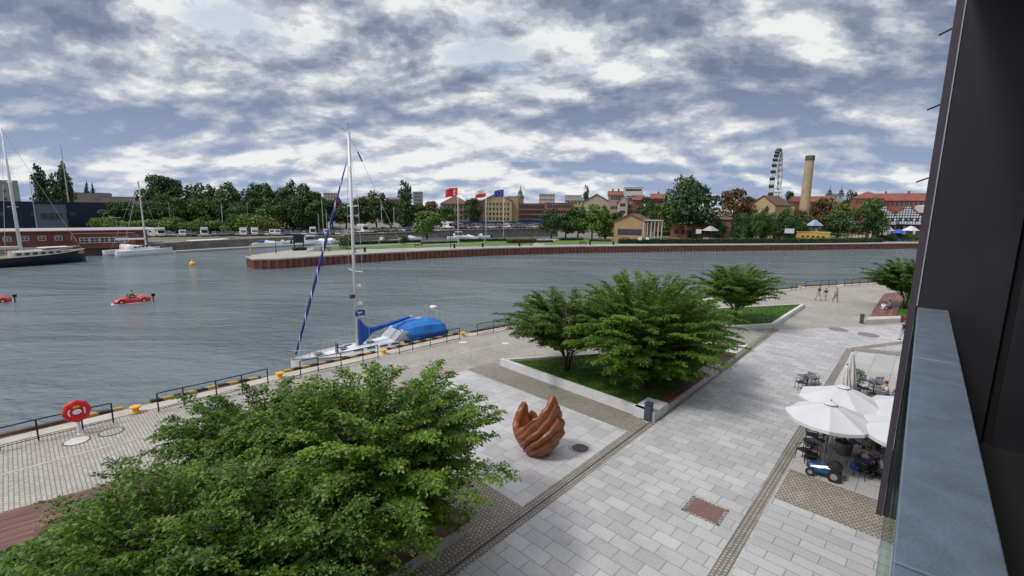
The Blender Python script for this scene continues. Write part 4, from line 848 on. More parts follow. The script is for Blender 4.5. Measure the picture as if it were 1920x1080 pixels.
    for z_, r_ in ((-0.02,0.088),(0.03,0.102),(0.07,0.092),(0.105,0.062),(0.12,0.015)): rings.append([(c.x+r_*0.92*math.cos(a_), c.y-0.008+r_*1.08*math.sin(a_), c.z+z_-0.05*max(0,-math.sin(a_))*(z_ < 0.05)+0.02*max(0,math.sin(a_))*(z_ < 0)) for a_ in [2*math.pi*q/12 for q in range(12)]])
    hm.loft(rings); hm.build('hair', hair, t, smooth=True)
    if long_hair: MB().tube([c+V((0,-0.08,0.02)), c+V((0,-0.12,-0.12)), c+V((0,-0.13,-0.30))], [0.07,0.085,0.04], 8).build('hair_length', hair, t, smooth=True)
    fm_ = MB()
    for s_ in (-1,1): fm_.tube([head+V((s_*0.030,0.083,0.02)), head+V((s_*0.030,0.090,0.02))], 0.010, 5)
    fm_.build('eyes', BLK, t); MB().tube([head+V((0,0.085,0.012)), head+V((0,0.108,-0.018)), head+V((0,0.088,-0.026))], [0.009,0.014,0.008], 5).build('nose', SKIN, t); MB().beam(head+V((-0.022,0.087,-0.048)), head+V((0.022,0.087,-0.048)), 0.008, 0.008).build('mouth', M('lips',(0.35,0.10,0.09),0.5), t)
    if not sitg:
        for i in range(2): MB().tube([an[i]+V((0,-0.05,-0.035)), an[i]+V((0,0.08,-0.045)), an[i]+V((0,0.17,-0.055))], [0.045,0.046,0.034], 7).build('shoe', cloth('shoe',(0.04,0.04,0.045)), t, smooth=True)
    t.scale = (k,k,k); return t
def facing(dx, dy): return math.atan2(-dx, dy)
def at3(px, py, z=0.008): v = G(px, py, z); return (v.x, v.y, z)
W3 = 'walkers on the far promenade'
person('far walker in dark top and pale shorts, left of the three', at3(1534,563,0), math.radians(200), 'walk', 1.78, cloth('plum',(0.06,0.045,0.07)), cloth('pale_grey',(0.45,0.46,0.48)), HAIRR, W3, bare_legs=0.75)
person('small far walker in dark green top, middle of the three', at3(1547,563,0), math.radians(160), 'walk', 1.50, cloth('dark_green',(0.02,0.07,0.045)), cloth('light',(0.5,0.5,0.5)), HAIRB, W3, phase=-1, bare_legs=0.7)
person('far walker in beige top and grey trousers, right of the three', at3(1566,566,0), math.radians(185), 'walk', 1.76, cloth('beige',(0.48,0.38,0.30)), cloth('grey',(0.16,0.17,0.20)), HAIRG, W3)
person('person in white top sitting on the red wooden deck', at3(1655,581,0.40), math.radians(-60), 'ground', 1.65, cloth('white',(0.72,0.72,0.75)), cloth('violet',(0.25,0.22,0.45)), HAIRR)
person('person with dark hair and patterned top sitting on the red wooden deck', at3(1669,578,0.40), math.radians(70), 'ground', 1.68, cloth('rose_brown',(0.28,0.15,0.13)), cloth('charcoal',(0.06,0.06,0.07)), HAIRB, long_hair=True)
person('person in dark top and pale jeans with hands on hips, walking by the balcony edge', at3(1692,638), math.radians(20), 'hips', 1.68, cloth('maroon',(0.035,0.02,0.025)), cloth('pale_blue',(0.42,0.46,0.58)), HAIRR, long_hair=True)
# ------------------------------------------------------------------ cafe terrace
CANW = M('white_canvas', (0.62, 0.62, 0.62), 0.8, amt=0.05, scale=1.0); CANC = M('cream_canvas', (0.62, 0.61, 0.58), 0.85, amt=0.08)
POLEW = M('pale_wood_pole', (0.38, 0.25, 0.15), 0.6, amt=0.2, scale=4)
def parasol(c, label, R=1.58, zr=2.3, za=2.9, rot=0.0):
    t = thing('parasol', label, 'parasol', (c[0], c[1], 0.008), rot, 'open white cafe parasols')
    MB().lathe([(0.30,0),(0.30,0.05),(0.06,0.07),(0.05,0.30)], n=18).build('base', M('base_grey', (0.30,0.30,0.30), 0.8), t); MB().cyl((0,0,0.07),(0,0,za-0.02),0.028,0.024,10).build('pole', POLEW, t)
    mb = MB(); n = 8; vs = [(0,0,za)]; 
    for q, (rf, zf) in enumerate(((0.33,0.70),(0.66,0.36),(1.0,0.0))):
        for k in range(n*4):
            a_ = 2*math.pi*k/(n*4); seg = (k%4)/4; chord = math.cos(math.pi/n)/math.cos((seg-0.5)*2*math.pi/n) ; sag = 0.05*rf*math.sin(math.pi*seg); vs.append((R*rf*chord*math.cos(a_), R*rf*chord*math.sin(a_), zr+(za-zr)*zf-sag))
    N4 = n*4; fs = [(0, 1+k, 1+(k+1)%N4) for k in range(N4)]
    for q in range(2): fs += [(1+q*N4+k, 1+(q+1)*N4+k, 1+(q+1)*N4+(k+1)%N4, 1+q*N4+(k+1)%N4) for k in range(N4)]
    b_ = len(vs); vs += [(v[0]*1.0, v[1]*1.0, v[2]-0.13) for v in vs[1+2*N4:1+3*N4]]; fs += [(1+2*N4+k, b_+k, b_+(k+1)%N4, 1+2*N4+(k+1)%N4) for k in range(N4)]
    mb.add(vs, fs); mb.build('canopy', CANW, t)
    for k in range(n):
        a_ = 2*math.pi*k/n; MB().beam((0,0,za-0.05),(R*0.97*math.cos(a_),R*0.97*math.sin(a_),zr-0.02),0.018,0.02).build('rib', POLEW, t)
    MB().lathe([(0.26,-0.06),(0.24,-0.03),(0.05,0.035),(0.03,0.05)], c=(0,0,za+0.03), n=16).build('vent_cap', CANW, t); MB().lathe([(0.03,0),(0.035,0.03),(0.01,0.08)], c=(0,0,za+0.08), n=8).build('finial', POLEW, t); return t
def on(px, py, z): v = G(px, py, z); return (v.x, v.y)
parasol(on(1556,771,2.55), 'open white parasol nearest the blue buggy', rot=0.2)
parasol(on(1580,739,2.55), 'open white parasol furthest up, beside the closed ones', R=1.72, rot=0.5)
parasol(on(1714,762,2.55), 'open white parasol half hidden by the balcony frame, the upper one', R=1.8, rot=0.1)
parasol(on(1722,804,2.55), 'open white parasol half hidden by the balcony frame, the lower one', R=1.9, rot=0.35)
for (px_, py_), rz_, lab in (((1599,658),0.0,'closed cream parasol standing taller behind the other closed one'), ((1589,683),0.4,'closed cream parasol just behind the upper open parasol')):
    x, y = on(px_, py_, 3.05); t = thing('closed_parasol', lab, 'parasol', (x, y, 0.008), rz_, 'closed cream cafe parasols')
    MB().lathe([(0.30,0),(0.30,0.05),(0.06,0.07),(0.05,0.3)], n=16).build('base', M('base_grey'), t); MB().cyl((0,0,0.07),(0,0,3.0),0.028,n=8).build('pole', POLEW, t)
    rings = []
    for z, r in ((0.95,0.34),(1.3,0.33),(1.9,0.24),(2.4,0.16),(2.8,0.085),(3.0,0.03)): rings.append([(r*(1+0.22*math.cos(8*a_))*math.cos(a_), r*(1+0.22*math.cos(8*a_))*math.sin(a_), z+0.03*math.sin(4*a_)*(z < 1)) for a_ in [2*math.pi*q/48 for q in range(48)]])
    MB().loft(rings).build('folded_canopy', CANC, t, smooth=True); MB().lathe([(0.03,0),(0.04,0.03),(0.01,0.08)], c=(0,0,3.0), n=8).build('finial', BLK, t)
WICK = M('black_wicker', (0.022,0.022,0.026), 0.6, amt=0.3, scale=30, bump=0.6); TOPG = M('grey_table_top', (0.13,0.13,0.14), 0.35, amt=0.3, scale=5)
def make_chair(label, loc, rz):
    t = thing('cafe_chair', label, 'chair', loc, rz, 'black cafe chairs')
    MB().box(0,0,0.45,0.46,0.44,0.035).build('seat', WICK, t, bevel=0.01)
    bk = MB(); bk.tube([(-0.22,-0.21,0.45),(-0.23,-0.28,0.86),(0.23,-0.28,0.86),(0.22,-0.21,0.45)], 0.014, 6); 
    for z in (0.58,0.66,0.74,0.81): bk.box(0,-0.235-0.045*(z-0.5)*3,z,0.42,0.012,0.035)
    bk.build('backrest', WICK, t)
    for sx in (-1,1):
        for sy in (-1,1): MB().tube([(sx*0.20,sy*0.19,0.44),(sx*0.225,sy*0.225,0.0)], 0.013, 6).build('leg', BLK, t)
        MB().tube([(sx*0.23,-0.24,0.66),(sx*0.25,0.16,0.66),(sx*0.22,0.19,0.45)], 0.014, 6).build('armrest', BLK, t)
    return t
chair0 = [None]; KM = {}
def chair(px, py, deg, label, base=None):
    loc = base or at3(px, py, 0.012)
    if chair0[0] is None: chair0[0] = make_chair(label, loc, math.radians(deg)); return chair0[0]
    if not KM: KM.update(kid_map())
    return place(copy_tree(chair0[0], None, KM), loc, math.radians(deg), label)
def table(px, py, deg, label, r=None, mat=None, sx=0.7, sy=0.7):
    t = thing('cafe_table', label, 'table', at3(px, py, 0.012), math.radians(deg), 'small cafe tables')
    if r: MB().lathe([(r,0.71),(r,0.74),(0.001,0.742)], n=28).build('table_top', mat or TOPG, t)
    else: MB().box(0,0,0.725,sx,sy,0.03).build('table_top', mat or TOPG, t, bevel=0.008)
    MB().cyl((0,0,0.03),(0,0,0.71),0.03).build('column', BLK, t); MB().lathe([(0.25,0),(0.24,0.02),(0.04,0.035)], n=20).build('foot', BLK, t); return t
table(1519,857,20,'round dark cafe table with a red ribbon beside the blue buggy', r=0.36); 
chair(1521,871,160,'black cafe chair between the round table and the blue buggy'); chair(1506,862,110,'black cafe chair left of the round table, nearest the paving strip'); chair(1534,843,-10,'black cafe chair behind the round table'); chair(1520,832,-30,'black cafe chair under the edge of the nearest parasol, behind the round table')
chair(1545,827,0,'black cafe chair under the nearest parasol in front of its pole')
table(1618,856,5,'dark cafe table with chairs right of the big plant pot', sx=0.75, sy=0.75); chair(1603,846,70,'black cafe chair left of the table by the big plant pot'); chair(1634,848,-80,'black cafe chair right of the table by the big plant pot'); chair(1618,838,0,'black cafe chair behind the table by the big plant pot')
pale = M('pale_table_top', (0.55,0.45,0.33), 0.5)
table(1641,886,10,'pale cafe table laid with food among the diners', sx=0.8, sy=1.1, mat=pale)
dc = [((1617,895),-70,'black cafe chair under the diner in blue, left of the laid table'), ((1650,903),-160,'black cafe chair under the diner in pale grey by the laid table'), ((1640,869),10,'black cafe chair under the diner in brown behind the laid table')]
chs = [chair(*p, d, l) for p, d, l in dc]
for (p, d, l), lab, tp, hr in zip(dc, ('seated diner in blue top left of the laid table', 'seated diner in pale grey top with back to us', 'seated diner in brown top behind the laid table'), (cloth('blue_violet',(0.07,0.06,0.22)), cloth('blue_grey',(0.30,0.32,0.42)), cloth('brown',(0.22,0.16,0.13))), (HAIRR, HAIRG, HAIRB)):
    v = at3(*p, 0.012); person(lab, v, math.radians(d), 'sit', 1.72, tp, cloth('charcoal',(0.06,0.06,0.07)), hr, 'diners at the laid cafe table')
tz = 0.012+0.742; tv = Vector(at3(1641,886,tz))
for dx, dy, m_, n_, lab in ((-0.15,-0.25,WHT,'plate','white plate on the laid table near the diner in pale grey'),(0.1,0.22,WHT,'plate','white plate on the laid table near the diner in brown'),(-0.2,0.15,WHT,'plate','white plate on the laid table near the diner in blue')):
    c = Vector((*g2(1641,886,0.012), tz)); o = MB().lathe([(0.06,0),(0.12,0.015),(0.118,0.018),(0.001,0.01)], n=20).build(n_, m_); o.location = (c.x+dx, c.y+dy, tz); tag(o, lab, 'plate')
for dx, dy, lab in ((0.15,-0.05,'drinking glass in the middle of the laid table'),):
    c = Vector((*g2(1641,886,0.012), tz)); o = MB().lathe([(0.03,0),(0.036,0.12),(0.033,0.12),(0.028,0.01)], n=12).build('drinking_glass', CLEAR); o.location = (c.x+dx, c.y+dy, tz); tag(o, lab, 'glass')
bag = MB().box(0,0,0.16,0.46,0.34,0.28).build('blue_bag', CANVL, bevel=0.06); bag.location = at3(1605,880,0.012); bag.rotation_euler = (0,0,0.5); tag(bag, 'bright blue bag on the ground between the plant pot and the diners', 'bag')
# upper row of tables, above the open parasols
table(1512,727,15,'dark cafe table left of the closed parasols', sx=0.8, sy=0.8); chair(1500,730,80,'black cafe chair left of the table by the closed parasols'); chair(1524,722,-60,'black cafe chair between that table and the closed parasols')
table(1637,738,10,'dark cafe table right of the potted olive tree', sx=0.9, sy=0.8); chair(1621,742,75,'black cafe chair beside the potted olive tree'); chair(1640,729,0,'black cafe chair behind the upper table'); chair(1652,745,-100,'black cafe chair with the red haired guest')
person('seated guest in pale top with reddish hair at the upper table', at3(1661,757,0.012), math.radians(60), 'sit', 1.72, cloth('pale',(0.6,0.57,0.53)), cloth('denim'), HAIRR)
chair(1662,758,60,'black cafe chair under the guest in the pale top')
for i, (px_, py_, dg) in enumerate(((1625,792,20),(1650,797,-40),(1668,790,100),(1640,785,180))): chair(px_, py_, dg, ('black cafe chair in the gap below the upper parasols, at its left end','black cafe chair in the gap below the upper parasols, nearest to us','black cafe chair in the gap below the upper parasols, next to the frame','black cafe chair in the gap below the upper parasols, furthest back')[i])
table(1648,800,10,'dark cafe table in the gap below the upper parasols', sx=0.8, sy=0.8)
# plants in pots
def potted(px, py, label, r, hp, ht, cr, seed, zp=0.008):
    t = thing('potted_tree', label, 'plant', at3(px, py, zp), 0, 'potted trees on the terrace'); pm = M('grey_green_pot', (0.17,0.18,0.155), 0.8, amt=0.15, scale=3)
    MB().lathe([(r*0.78,0),(r,hp),(r*0.9,hp),(r*0.86,hp-0.06),(0.001,hp-0.05)], n=26).build('pot', pm, t); MB().lathe([(r*0.85,hp-0.055),(0.001,hp-0.03)], n=20).build('soil', M('potting_soil', (0.05,0.035,0.025), 0.95), t)
    MB().tube([(0,0,hp-0.05),(0.02,0.01,hp+ht*0.5),(0.0,0.02,hp+ht)], [0.05,0.04,0.03], 8).build('trunk', M('brown_bark', (0.16,0.075,0.045), 0.85), t, smooth=True)
    rng = np.random.default_rng(seed); n = 1500; d = rng.normal(size=(n,3)); d /= np.linalg.norm(d, axis=1)[:,None]; p = d*(cr*(0.3+0.75*rng.random(n)**0.6))[:,None]; p[:,2] = p[:,2]*1.1+hp+ht+cr*0.5
    a_ = d+rng.normal(size=(n,3))*0.7; a_ /= np.linalg.norm(a_, axis=1)[:,None]; b_ = np.cross(a_, rng.normal(size=(n,3))); b_ /= np.linalg.norm(b_, axis=1)[:,None]; l = 0.10; V = np.stack([p, p+a_*l*0.5+b_*0.014, p+a_*l, p+a_*l*0.5-b_*0.014], 1)
    mesh_np('crown', V.reshape(-1,3), np.arange(4*n).reshape(-1,4), leaf_mat('olive_leaf', (0.025,0.06,0.02), (0.10,0.17,0.06), 0.2) if 'olive_leaf' not in MATS else MATS['olive_leaf'], t)
potted(1580,850,'small tree in a large grey pot beside the nearest open parasol', 0.36, 0.55, 1.35, 0.30, 5)
potted(1603,738,'bushy olive tree in a pot right of the closed parasols', 0.30, 0.5, 0.35, 0.40, 6)
# blue buggy
t = thing('blue_buggy', 'glossy blue children’s buggy with large black wheels parked beside the cafe tables'.replace('’',"'"), 'buggy', at3(1541,892,0.008), math.radians(-38), sc=0.88); BLUEP = M('glossy_blue', (0.006,0.045,0.17), 0.35, amt=0.1, coat=0.6)
BLUEL = M('light_blue_panel', (0.012,0.10,0.30), 0.45)
rings = []
for x, w_, z0_, z1_ in ((-0.62,0.16,0.30,0.42),(-0.5,0.24,0.22,0.52),(-0.1,0.27,0.20,0.56),(0.3,0.28,0.22,0.66),(0.6,0.22,0.28,0.62)): rings.append([(x,-w_,z0_+0.05),(x,-w_,z1_-0.1),(x,-w_*0.7,z1_),(x,w_*0.7,z1_),(x,w_,z1_-0.1),(x,w_,z0_+0.05),(x,w_*0.6,z0_),(x,-w_*0.6,z0_)])
MB().loft(rings).build('body', BLUEP, t, bevel=0.02); MB().box(-0.1,-0.285,0.36,0.7,0.03,0.13).build('side_panel', BLUEL, t, bevel=0.01)
MB().loft([[(x, w_*math.cos(a_), 0.5+h_*math.sin(a_)) for a_ in [math.pi*q/8 for q in range(9)]] for x, w_, h_ in ((0.1,0.24,0.10),(0.3,0.29,0.36),(0.5,0.30,0.42),(0.72,0.26,0.24))]).build('hood', cloth('black',(0.015,0.015,0.018)), t)
for x, r, s_ in ((-0.45,0.19,-1),(-0.45,0.19,1),(0.45,0.27,-1),(0.45,0.27,1)):
    mb = MB(); mb.tube([(x,s_*0.30,r),(x,s_*0.37,r)], [r,r], 24); wh = mb.build('wheel', M('tyre_rubber', (0.02,0.02,0.02), 0.8), t); MB().tube([(x,s_*0.365,r),(x,s_*0.385,r)], [r*0.55,r*0.5], 18).build('rim', ALU, wh)
MB().tube([(0.6,-0.22,0.55),(0.85,-0.22,0.95),(0.85,0.22,0.95),(0.6,0.22,0.55)], 0.014, 6).build('handle', BLK, t)
# ================================================================== far bank
def base(px, D, z=0.0): v = P(px, 392+0.014*(px-960), D); return (v.x, v.y, z)
def zt(px, py, D): return P(px, py, D).z
def wid(px0, px1, D): a_, b_ = base(px0, D), base(px1, D); return math.hypot(a_[0]-b_[0], a_[1]-b_[1])
# sheet pile quay wall
PILE = M('rusty_sheet_pile', (0.205, 0.082, 0.055), 0.85, amt=0.35, scale=0.7, bump=0.3)
def pile_wall(line_, z0, z1, pitch=1.15, dep=0.32):
    pts = []; acc = 0
    for a_, b_ in zip(line_, line_[1:]):
        a_, b_ = Vector(a_), Vector(b_); L_ = (b_-a_).length; d = (b_-a_)/L_; n_ = Vector((d.y, -d.x)); s_ = 0
        k = max(1, int(L_/pitch)); p = L_/k
        for i in range(k):
            o = a_+d*(i*p)
            for f_, q in ((0.0,0),(0.38,0),(0.5,1),(0.88,1)): pts.append(o+d*(f_*p)+n_*(dep*q))
    pts.append(Vector(line_[-1])); mb = MB(); vs = [(p.x, p.y, z) for p in pts for z in (z0, z1)]; mb.add(vs, [(2*i, 2*i+2, 2*i+3, 2*i+1) for i in range(len(pts)-1)]); return mb
pf = offset(far_front, 0.03)
tag(pile_wall(pf, -3.2, -0.22).build('sheet_pile_wall', PILE), 'rusty red sheet pile wall along the far side of the river', 'quay wall')
struct(strip_between(offset(far_front, 0.42), offset(far_front, -1.2), -0.24, 0.06), 'far_quay_coping', M('far_coping', (0.36, 0.335, 0.30), 0.9, amt=0.15, scale=0.3))
ends = [pen_inner[-1], (Vector(far_front[0])*0.5+Vector(pen_inner[-1])*0.5)[:], far_front[0]]
tag(pile_wall(offset([pen_inner[-1], far_front[0]], 0.03), -3.2, -0.02).build('sheet_pile_wall', PILE), 'rusty sheet pile end wall at the tip of the far quay', 'quay wall')
ywl = tag(MB().box(0,0,0,0.35,0.35,2.6).build('ladder_post', YEL), 'yellow post at the tip of the far quay', 'post'); ywl.location = (*g2(470,478), 1.0); ywl.scale = (0.4,0.4,1)
# stone walls of the marina basin
STONE = M('basin_stone', (0.20, 0.175, 0.14), 0.95, amt=0.35, scale=0.6, bump=0.3)
bb = basin_back
struct(strip_between(offset(bb, 0.05), offset(bb, -0.5), -3.5, 0.12), 'basin_wall', STONE)
# lawns, meadow and asphalt
LAWN2 = M('far_lawn', (0.10, 0.17, 0.03), 0.95, amt=0.3, scale=0.25); MEADOW = M('meadow', (0.13, 0.14, 0.05), 0.95, amt=0.4, scale=0.15)
ASPH = M('asphalt', (0.10, 0.098, 0.095), 0.9, amt=0.2, scale=0.3)
def gpoly(name, pts, z, mat): return struct(MB().sheet([g2(*p) for p in pts], z), name, mat)
gpoly('meadow', [(-500,452),(300,449),(600,441),(640,439),(640,424),(600,421),(-500,424)], 0.02, MEADOW)
gpoly('parking_asphalt', [(180,447),(400,444),(640,439),(640,424),(600,424),(180,430)], 0.05, ASPH)
for p in ([(575,472),(700,467),(860,462.5),(1000,460),(1000,451.5),(905,453),(760,458),(640,463.5),(590,467)], [(1020,459.5),(1100,458),(1160,457.5),(1150,449),(1046,448.5)]): gpoly('peninsula_lawn', p, 0.05, LAWN2)
def far_pt(p, q=1.25): return (p[0]*q, p[1]*q)
tf = [(*g2(*p), p[2]) for p in terr]; tbk = [(*far_pt(p), p[2]) for p in tf]; nT = len(tf); tm = MB()
tm.add([(x, y, z) for x, y, z in tf]+[(x, y, z) for x, y, z in tbk]+[(x, y, -0.5) for x, y, z in tf]+[(x, y, -0.5) for x, y, z in tbk], [(i, i+1, nT+i+1, nT+i) for i in range(nT-1)]+[(2*nT+i, 2*nT+i+1, i+1, i) for i in range(nT-1)]+[(0, nT, 3*nT, 2*nT), (nT-1, 2*nT+nT-1, 4*nT-1, 2*nT-1)])
struct(tm, 'parking_terrace', M('terrace_stone_and_tar', (0.165, 0.15, 0.125), 0.95, amt=0.35, scale=0.5, bump=0.3))
tcap = MB(); [tcap.beam((tf[i][0]*0.999, tf[i][1]*0.999, tf[i][2]+0.06), (tf[i+1][0]*0.999, tf[i+1][1]*0.999, tf[i+1][2]+0.06), 0.5, 0.2) for i in range(nT-1)]
struct(tcap, 'terrace_coping', M('terrace_coping_stone', (0.42, 0.39, 0.34), 0.9))
def terr_z(px):
    t_ = sorted((p[0], p[2]) for p in terr)
    for (a0, z0_), (a1, z1_) in zip(t_, t_[1:]):
        if a0 <= px <= a1: return z0_+(z1_-z0_)*(px-a0)/(a1-a0)
    return 0.0 if px < t_[0][0] else t_[-1][1]
gpoly('park_lawn', [(1150,455),(1720,452),(1760,425),(1150,436)], 0.04, MEADOW)
gpoly('far_square_paving', [(1590,447),(1760,446),(1760,432),(1600,434)], 0.07, paleq)
# ------------------------------------------------------------------ vegetation of the far bank
LD = leaf_mat('far_dark_leaf', (0.014, 0.042, 0.010), (0.062, 0.115, 0.026), 0.10, 0.25); LM_ = leaf_mat('far_mid_leaf', (0.022, 0.062, 0.012), (0.10, 0.17, 0.03), 0.12, 0.25)
LL = leaf_mat('far_light_leaf', (0.045, 0.105, 0.014), (0.18, 0.27, 0.04), 0.15, 0.3); LA = leaf_mat('far_autumn_leaf', (0.05, 0.04, 0.012), (0.20, 0.105, 0.03), 0.12, 0.3); LG = leaf_mat('far_grey_leaf', (0.045, 0.075, 0.03), (0.17, 0.22, 0.11), 0.15, 0.4); LY = leaf_mat('far_yellow_leaf', (0.06, 0.08, 0.012), (0.22, 0.22, 0.035), 0.12, 0.3)
def crown_cloud(rng, lobes, n, size):
    w_ = np.array([l[3]*l[4] for l in lobes]); k = rng.choice(len(lobes), n, p=w_/w_.sum()); Lb = np.array(lobes)[k]
    d = rng.normal(size=(n,3)); d /= np.linalg.norm(d, axis=1)[:,None]; d[:,2] = np.where(rng.random(n) < 0.35, np.abs(d[:,2]), d[:,2]); r = 0.55+0.55*rng.random(n)**0.5
    p = Lb[:,:3]+d*np.stack([Lb[:,3],Lb[:,3],Lb[:,4]],1)*r[:,None]
    nrm_ = d*0.8+rng.normal(size=(n,3))*0.55; nrm_[:,2] += 0.25; nrm_ /= np.linalg.norm(nrm_, axis=1)[:,None]
    a_ = np.cross(nrm_, rng.normal(size=(n,3))); a_ /= np.linalg.norm(a_, axis=1)[:,None]; b_ = np.cross(nrm_, a_); s_ = size*(0.5+rng.random(n))[:,None]
    V = np.stack([p-a_*s_, p-b_*s_*0.6+a_*s_*0.1, p+a_*s_, p+b_*s_*0.6], 1); V[:,:,2] = np.maximum(V[:,:,2], 0.015); return V.reshape(-1,3)
def proto_tree(kind, seed):
    rng = np.random.default_rng(seed); lobes = []
    if kind == 'poplar':
        for i in range(22): h_ = 0.10+0.84*(i/21); r = 0.30*math.sin(math.pi*min(1, (h_+0.12)/1.12))**0.7*(0.7+0.5*rng.random()); a_ = rng.random()*6.28; o = 0.16*rng.random(); lobes.append((math.cos(a_)*o, math.sin(a_)*o, h_, max(0.07, r*0.8), 0.10)) 
        n = 2600
    elif kind == 'bush':
        for i in range(14): a_ = rng.random()*6.28; o = 0.36*math.sqrt(rng.random()); lobes.append((math.cos(a_)*o, math.sin(a_)*o, 0.25+0.45*rng.random()*(1-o), 0.17+0.08*rng.random(), 0.22))
        n = 1700
    else:
        lobes.append((0,0,0.58,0.28,0.26))
        for i in range(20):
            a_ = rng.random()*6.28; e = rng.random(); o = 0.36*(0.5+0.6*rng.random())*math.sin(math.pi*(0.18+0.72*e)); z = 0.26+0.62*e; lobes.append((math.cos(a_)*o, math.sin(a_)*o, z, 0.10+0.09*rng.random(), 0.09+0.06*rng.random()))
        n = 2800
    t = thing('tree', 'tree', 'tree', (0,0,0)); wd = MB(); wd.tube([(0,0,0),(0.01,0,0.3),(0,0.01,0.8)], [0.028,0.02,0.006], 6)
    for i in range(5): a_ = i*1.3; wd.tube([(0,0,0.15+0.08*i),(0.13*math.cos(a_),0.13*math.sin(a_),0.32+0.09*i)], [0.012,0.004], 4)
    wd.build('trunk', BARK, t); V = crown_cloud(rng, lobes, n, 0.030 if kind != 'bush' else 0.038); mesh_np('crown', V, np.arange(len(V)).reshape(-1,4), LD, t); return t
PT = {k: [proto_tree(k, 100+7*i+j) for j in range(3)] for i, k in enumerate(('round','poplar','bush'))}; PTused = set(); TK = kid_map()
rt_ = random.Random(5)
def ftree(kind, px, D, top, wpx, mat, label, group=None, z=0.0, name=None):
    i = rt_.randrange(3); src = PT[kind][i]
    if src.name in PTused: o = copy_tree(src, None, TK)
    else: o = src; PTused.add(src.name)
    h_ = (zt(px, top, D)-z)*1.09; w_ = wpx*D/F*(1.2 if kind != 'poplar' else 1.5)
    place(o, base(px, D, z), rt_.random()*6.28, label, (w_, w_, h_), group); o.name = name or ('bush' if kind == 'bush' else 'poplar_tree' if kind == 'poplar' else 'broadleaf_tree'); o['category'] = 'bush' if kind == 'bush' else 'tree'
    for q in KIDN(o):
        if q.name.startswith('crown'): q.material_slots[0].link = 'OBJECT'; q.material_slots[0].material = mat
    return o
def KIDN(o):
    return [q for q in COL.objects[-3:] if q.parent == o] or [q for q in COL.objects if q.parent == o]
# poplars beyond the dark shed
for px, top, w_, lab in ((30,322,30,'leftmost poplar in the row behind the dark blue shed'),(58,328,26,'short poplar second in the row behind the dark blue shed'),(83,320,36,'broad poplar in the row behind the dark blue shed, left of the gap'),(108,334,26,'small poplar right of the broad one behind the dark shed'),(124,318,34,'tallest poplar at the right end of the row behind the dark shed')): ftree('poplar', px, 225, top, w_, LD, lab, 'poplars behind the dark shed')
ftree('poplar', 209, 200, 329, 26, LD, 'slim pointed poplar left of the catamaran mast'); ftree('round', 243, 202, 343, 50, LD, 'dark tree just right of the catamaran mast'); ftree('round', 275, 205, 356, 46, LD, 'lower dark tree between the catamaran mast and the dense wood')
ftree('poplar', 167, 380, 348, 9, LD, 'tiny far poplar above the flat roofs, left of its twin'); ftree('poplar', 176, 380, 350, 9, LD, 'tiny far poplar above the flat roofs, right of its twin')
outl = [(290,345),(300,333),(315,336),(330,348),(350,342),(370,352),(395,354),(410,362),(430,350),(445,362),(470,362),(485,348),(500,352),(515,362),(535,356),(550,348),(570,352),(585,362)]
for i, (px, top) in enumerate(outl): ftree('round' if i % 3 else 'poplar', px, 212+6*(i % 2), top, 58 if i % 3 else 34, LD if i % 4 else LM_, 'dark tree in the skyline row of the wood, %s from its left end' % ORD[i], 'skyline trees of the wood behind the parking')
for i, px in enumerate(range(215, 610, 22)): ftree('round', px+rt_.uniform(-5,5), 196+rt_.uniform(-4,4), 376+rt_.uniform(-8,12), 44, (LD, LM_, LM_)[i % 3], 'lower green tree at the front of the wood, %s from its left end' % ORD[i], 'front trees of the wood behind the parking')
for i, px in enumerate(range(140, 480, 18)): ftree('bush', px+rt_.uniform(-4,4), 176+rt_.uniform(-3,3), (398 if px < 200 or px > 440 else 408)+rt_.uniform(-5,6), 40, (LL, LL, LM_)[i % 3], 'light green bush in the band below the wood, %s from its left end' % ORD[i], 'light green bushes below the wood')
ftree('bush', 503, 178, 405, 36, LY, 'yellow-green bush at the right end of the light bushes')
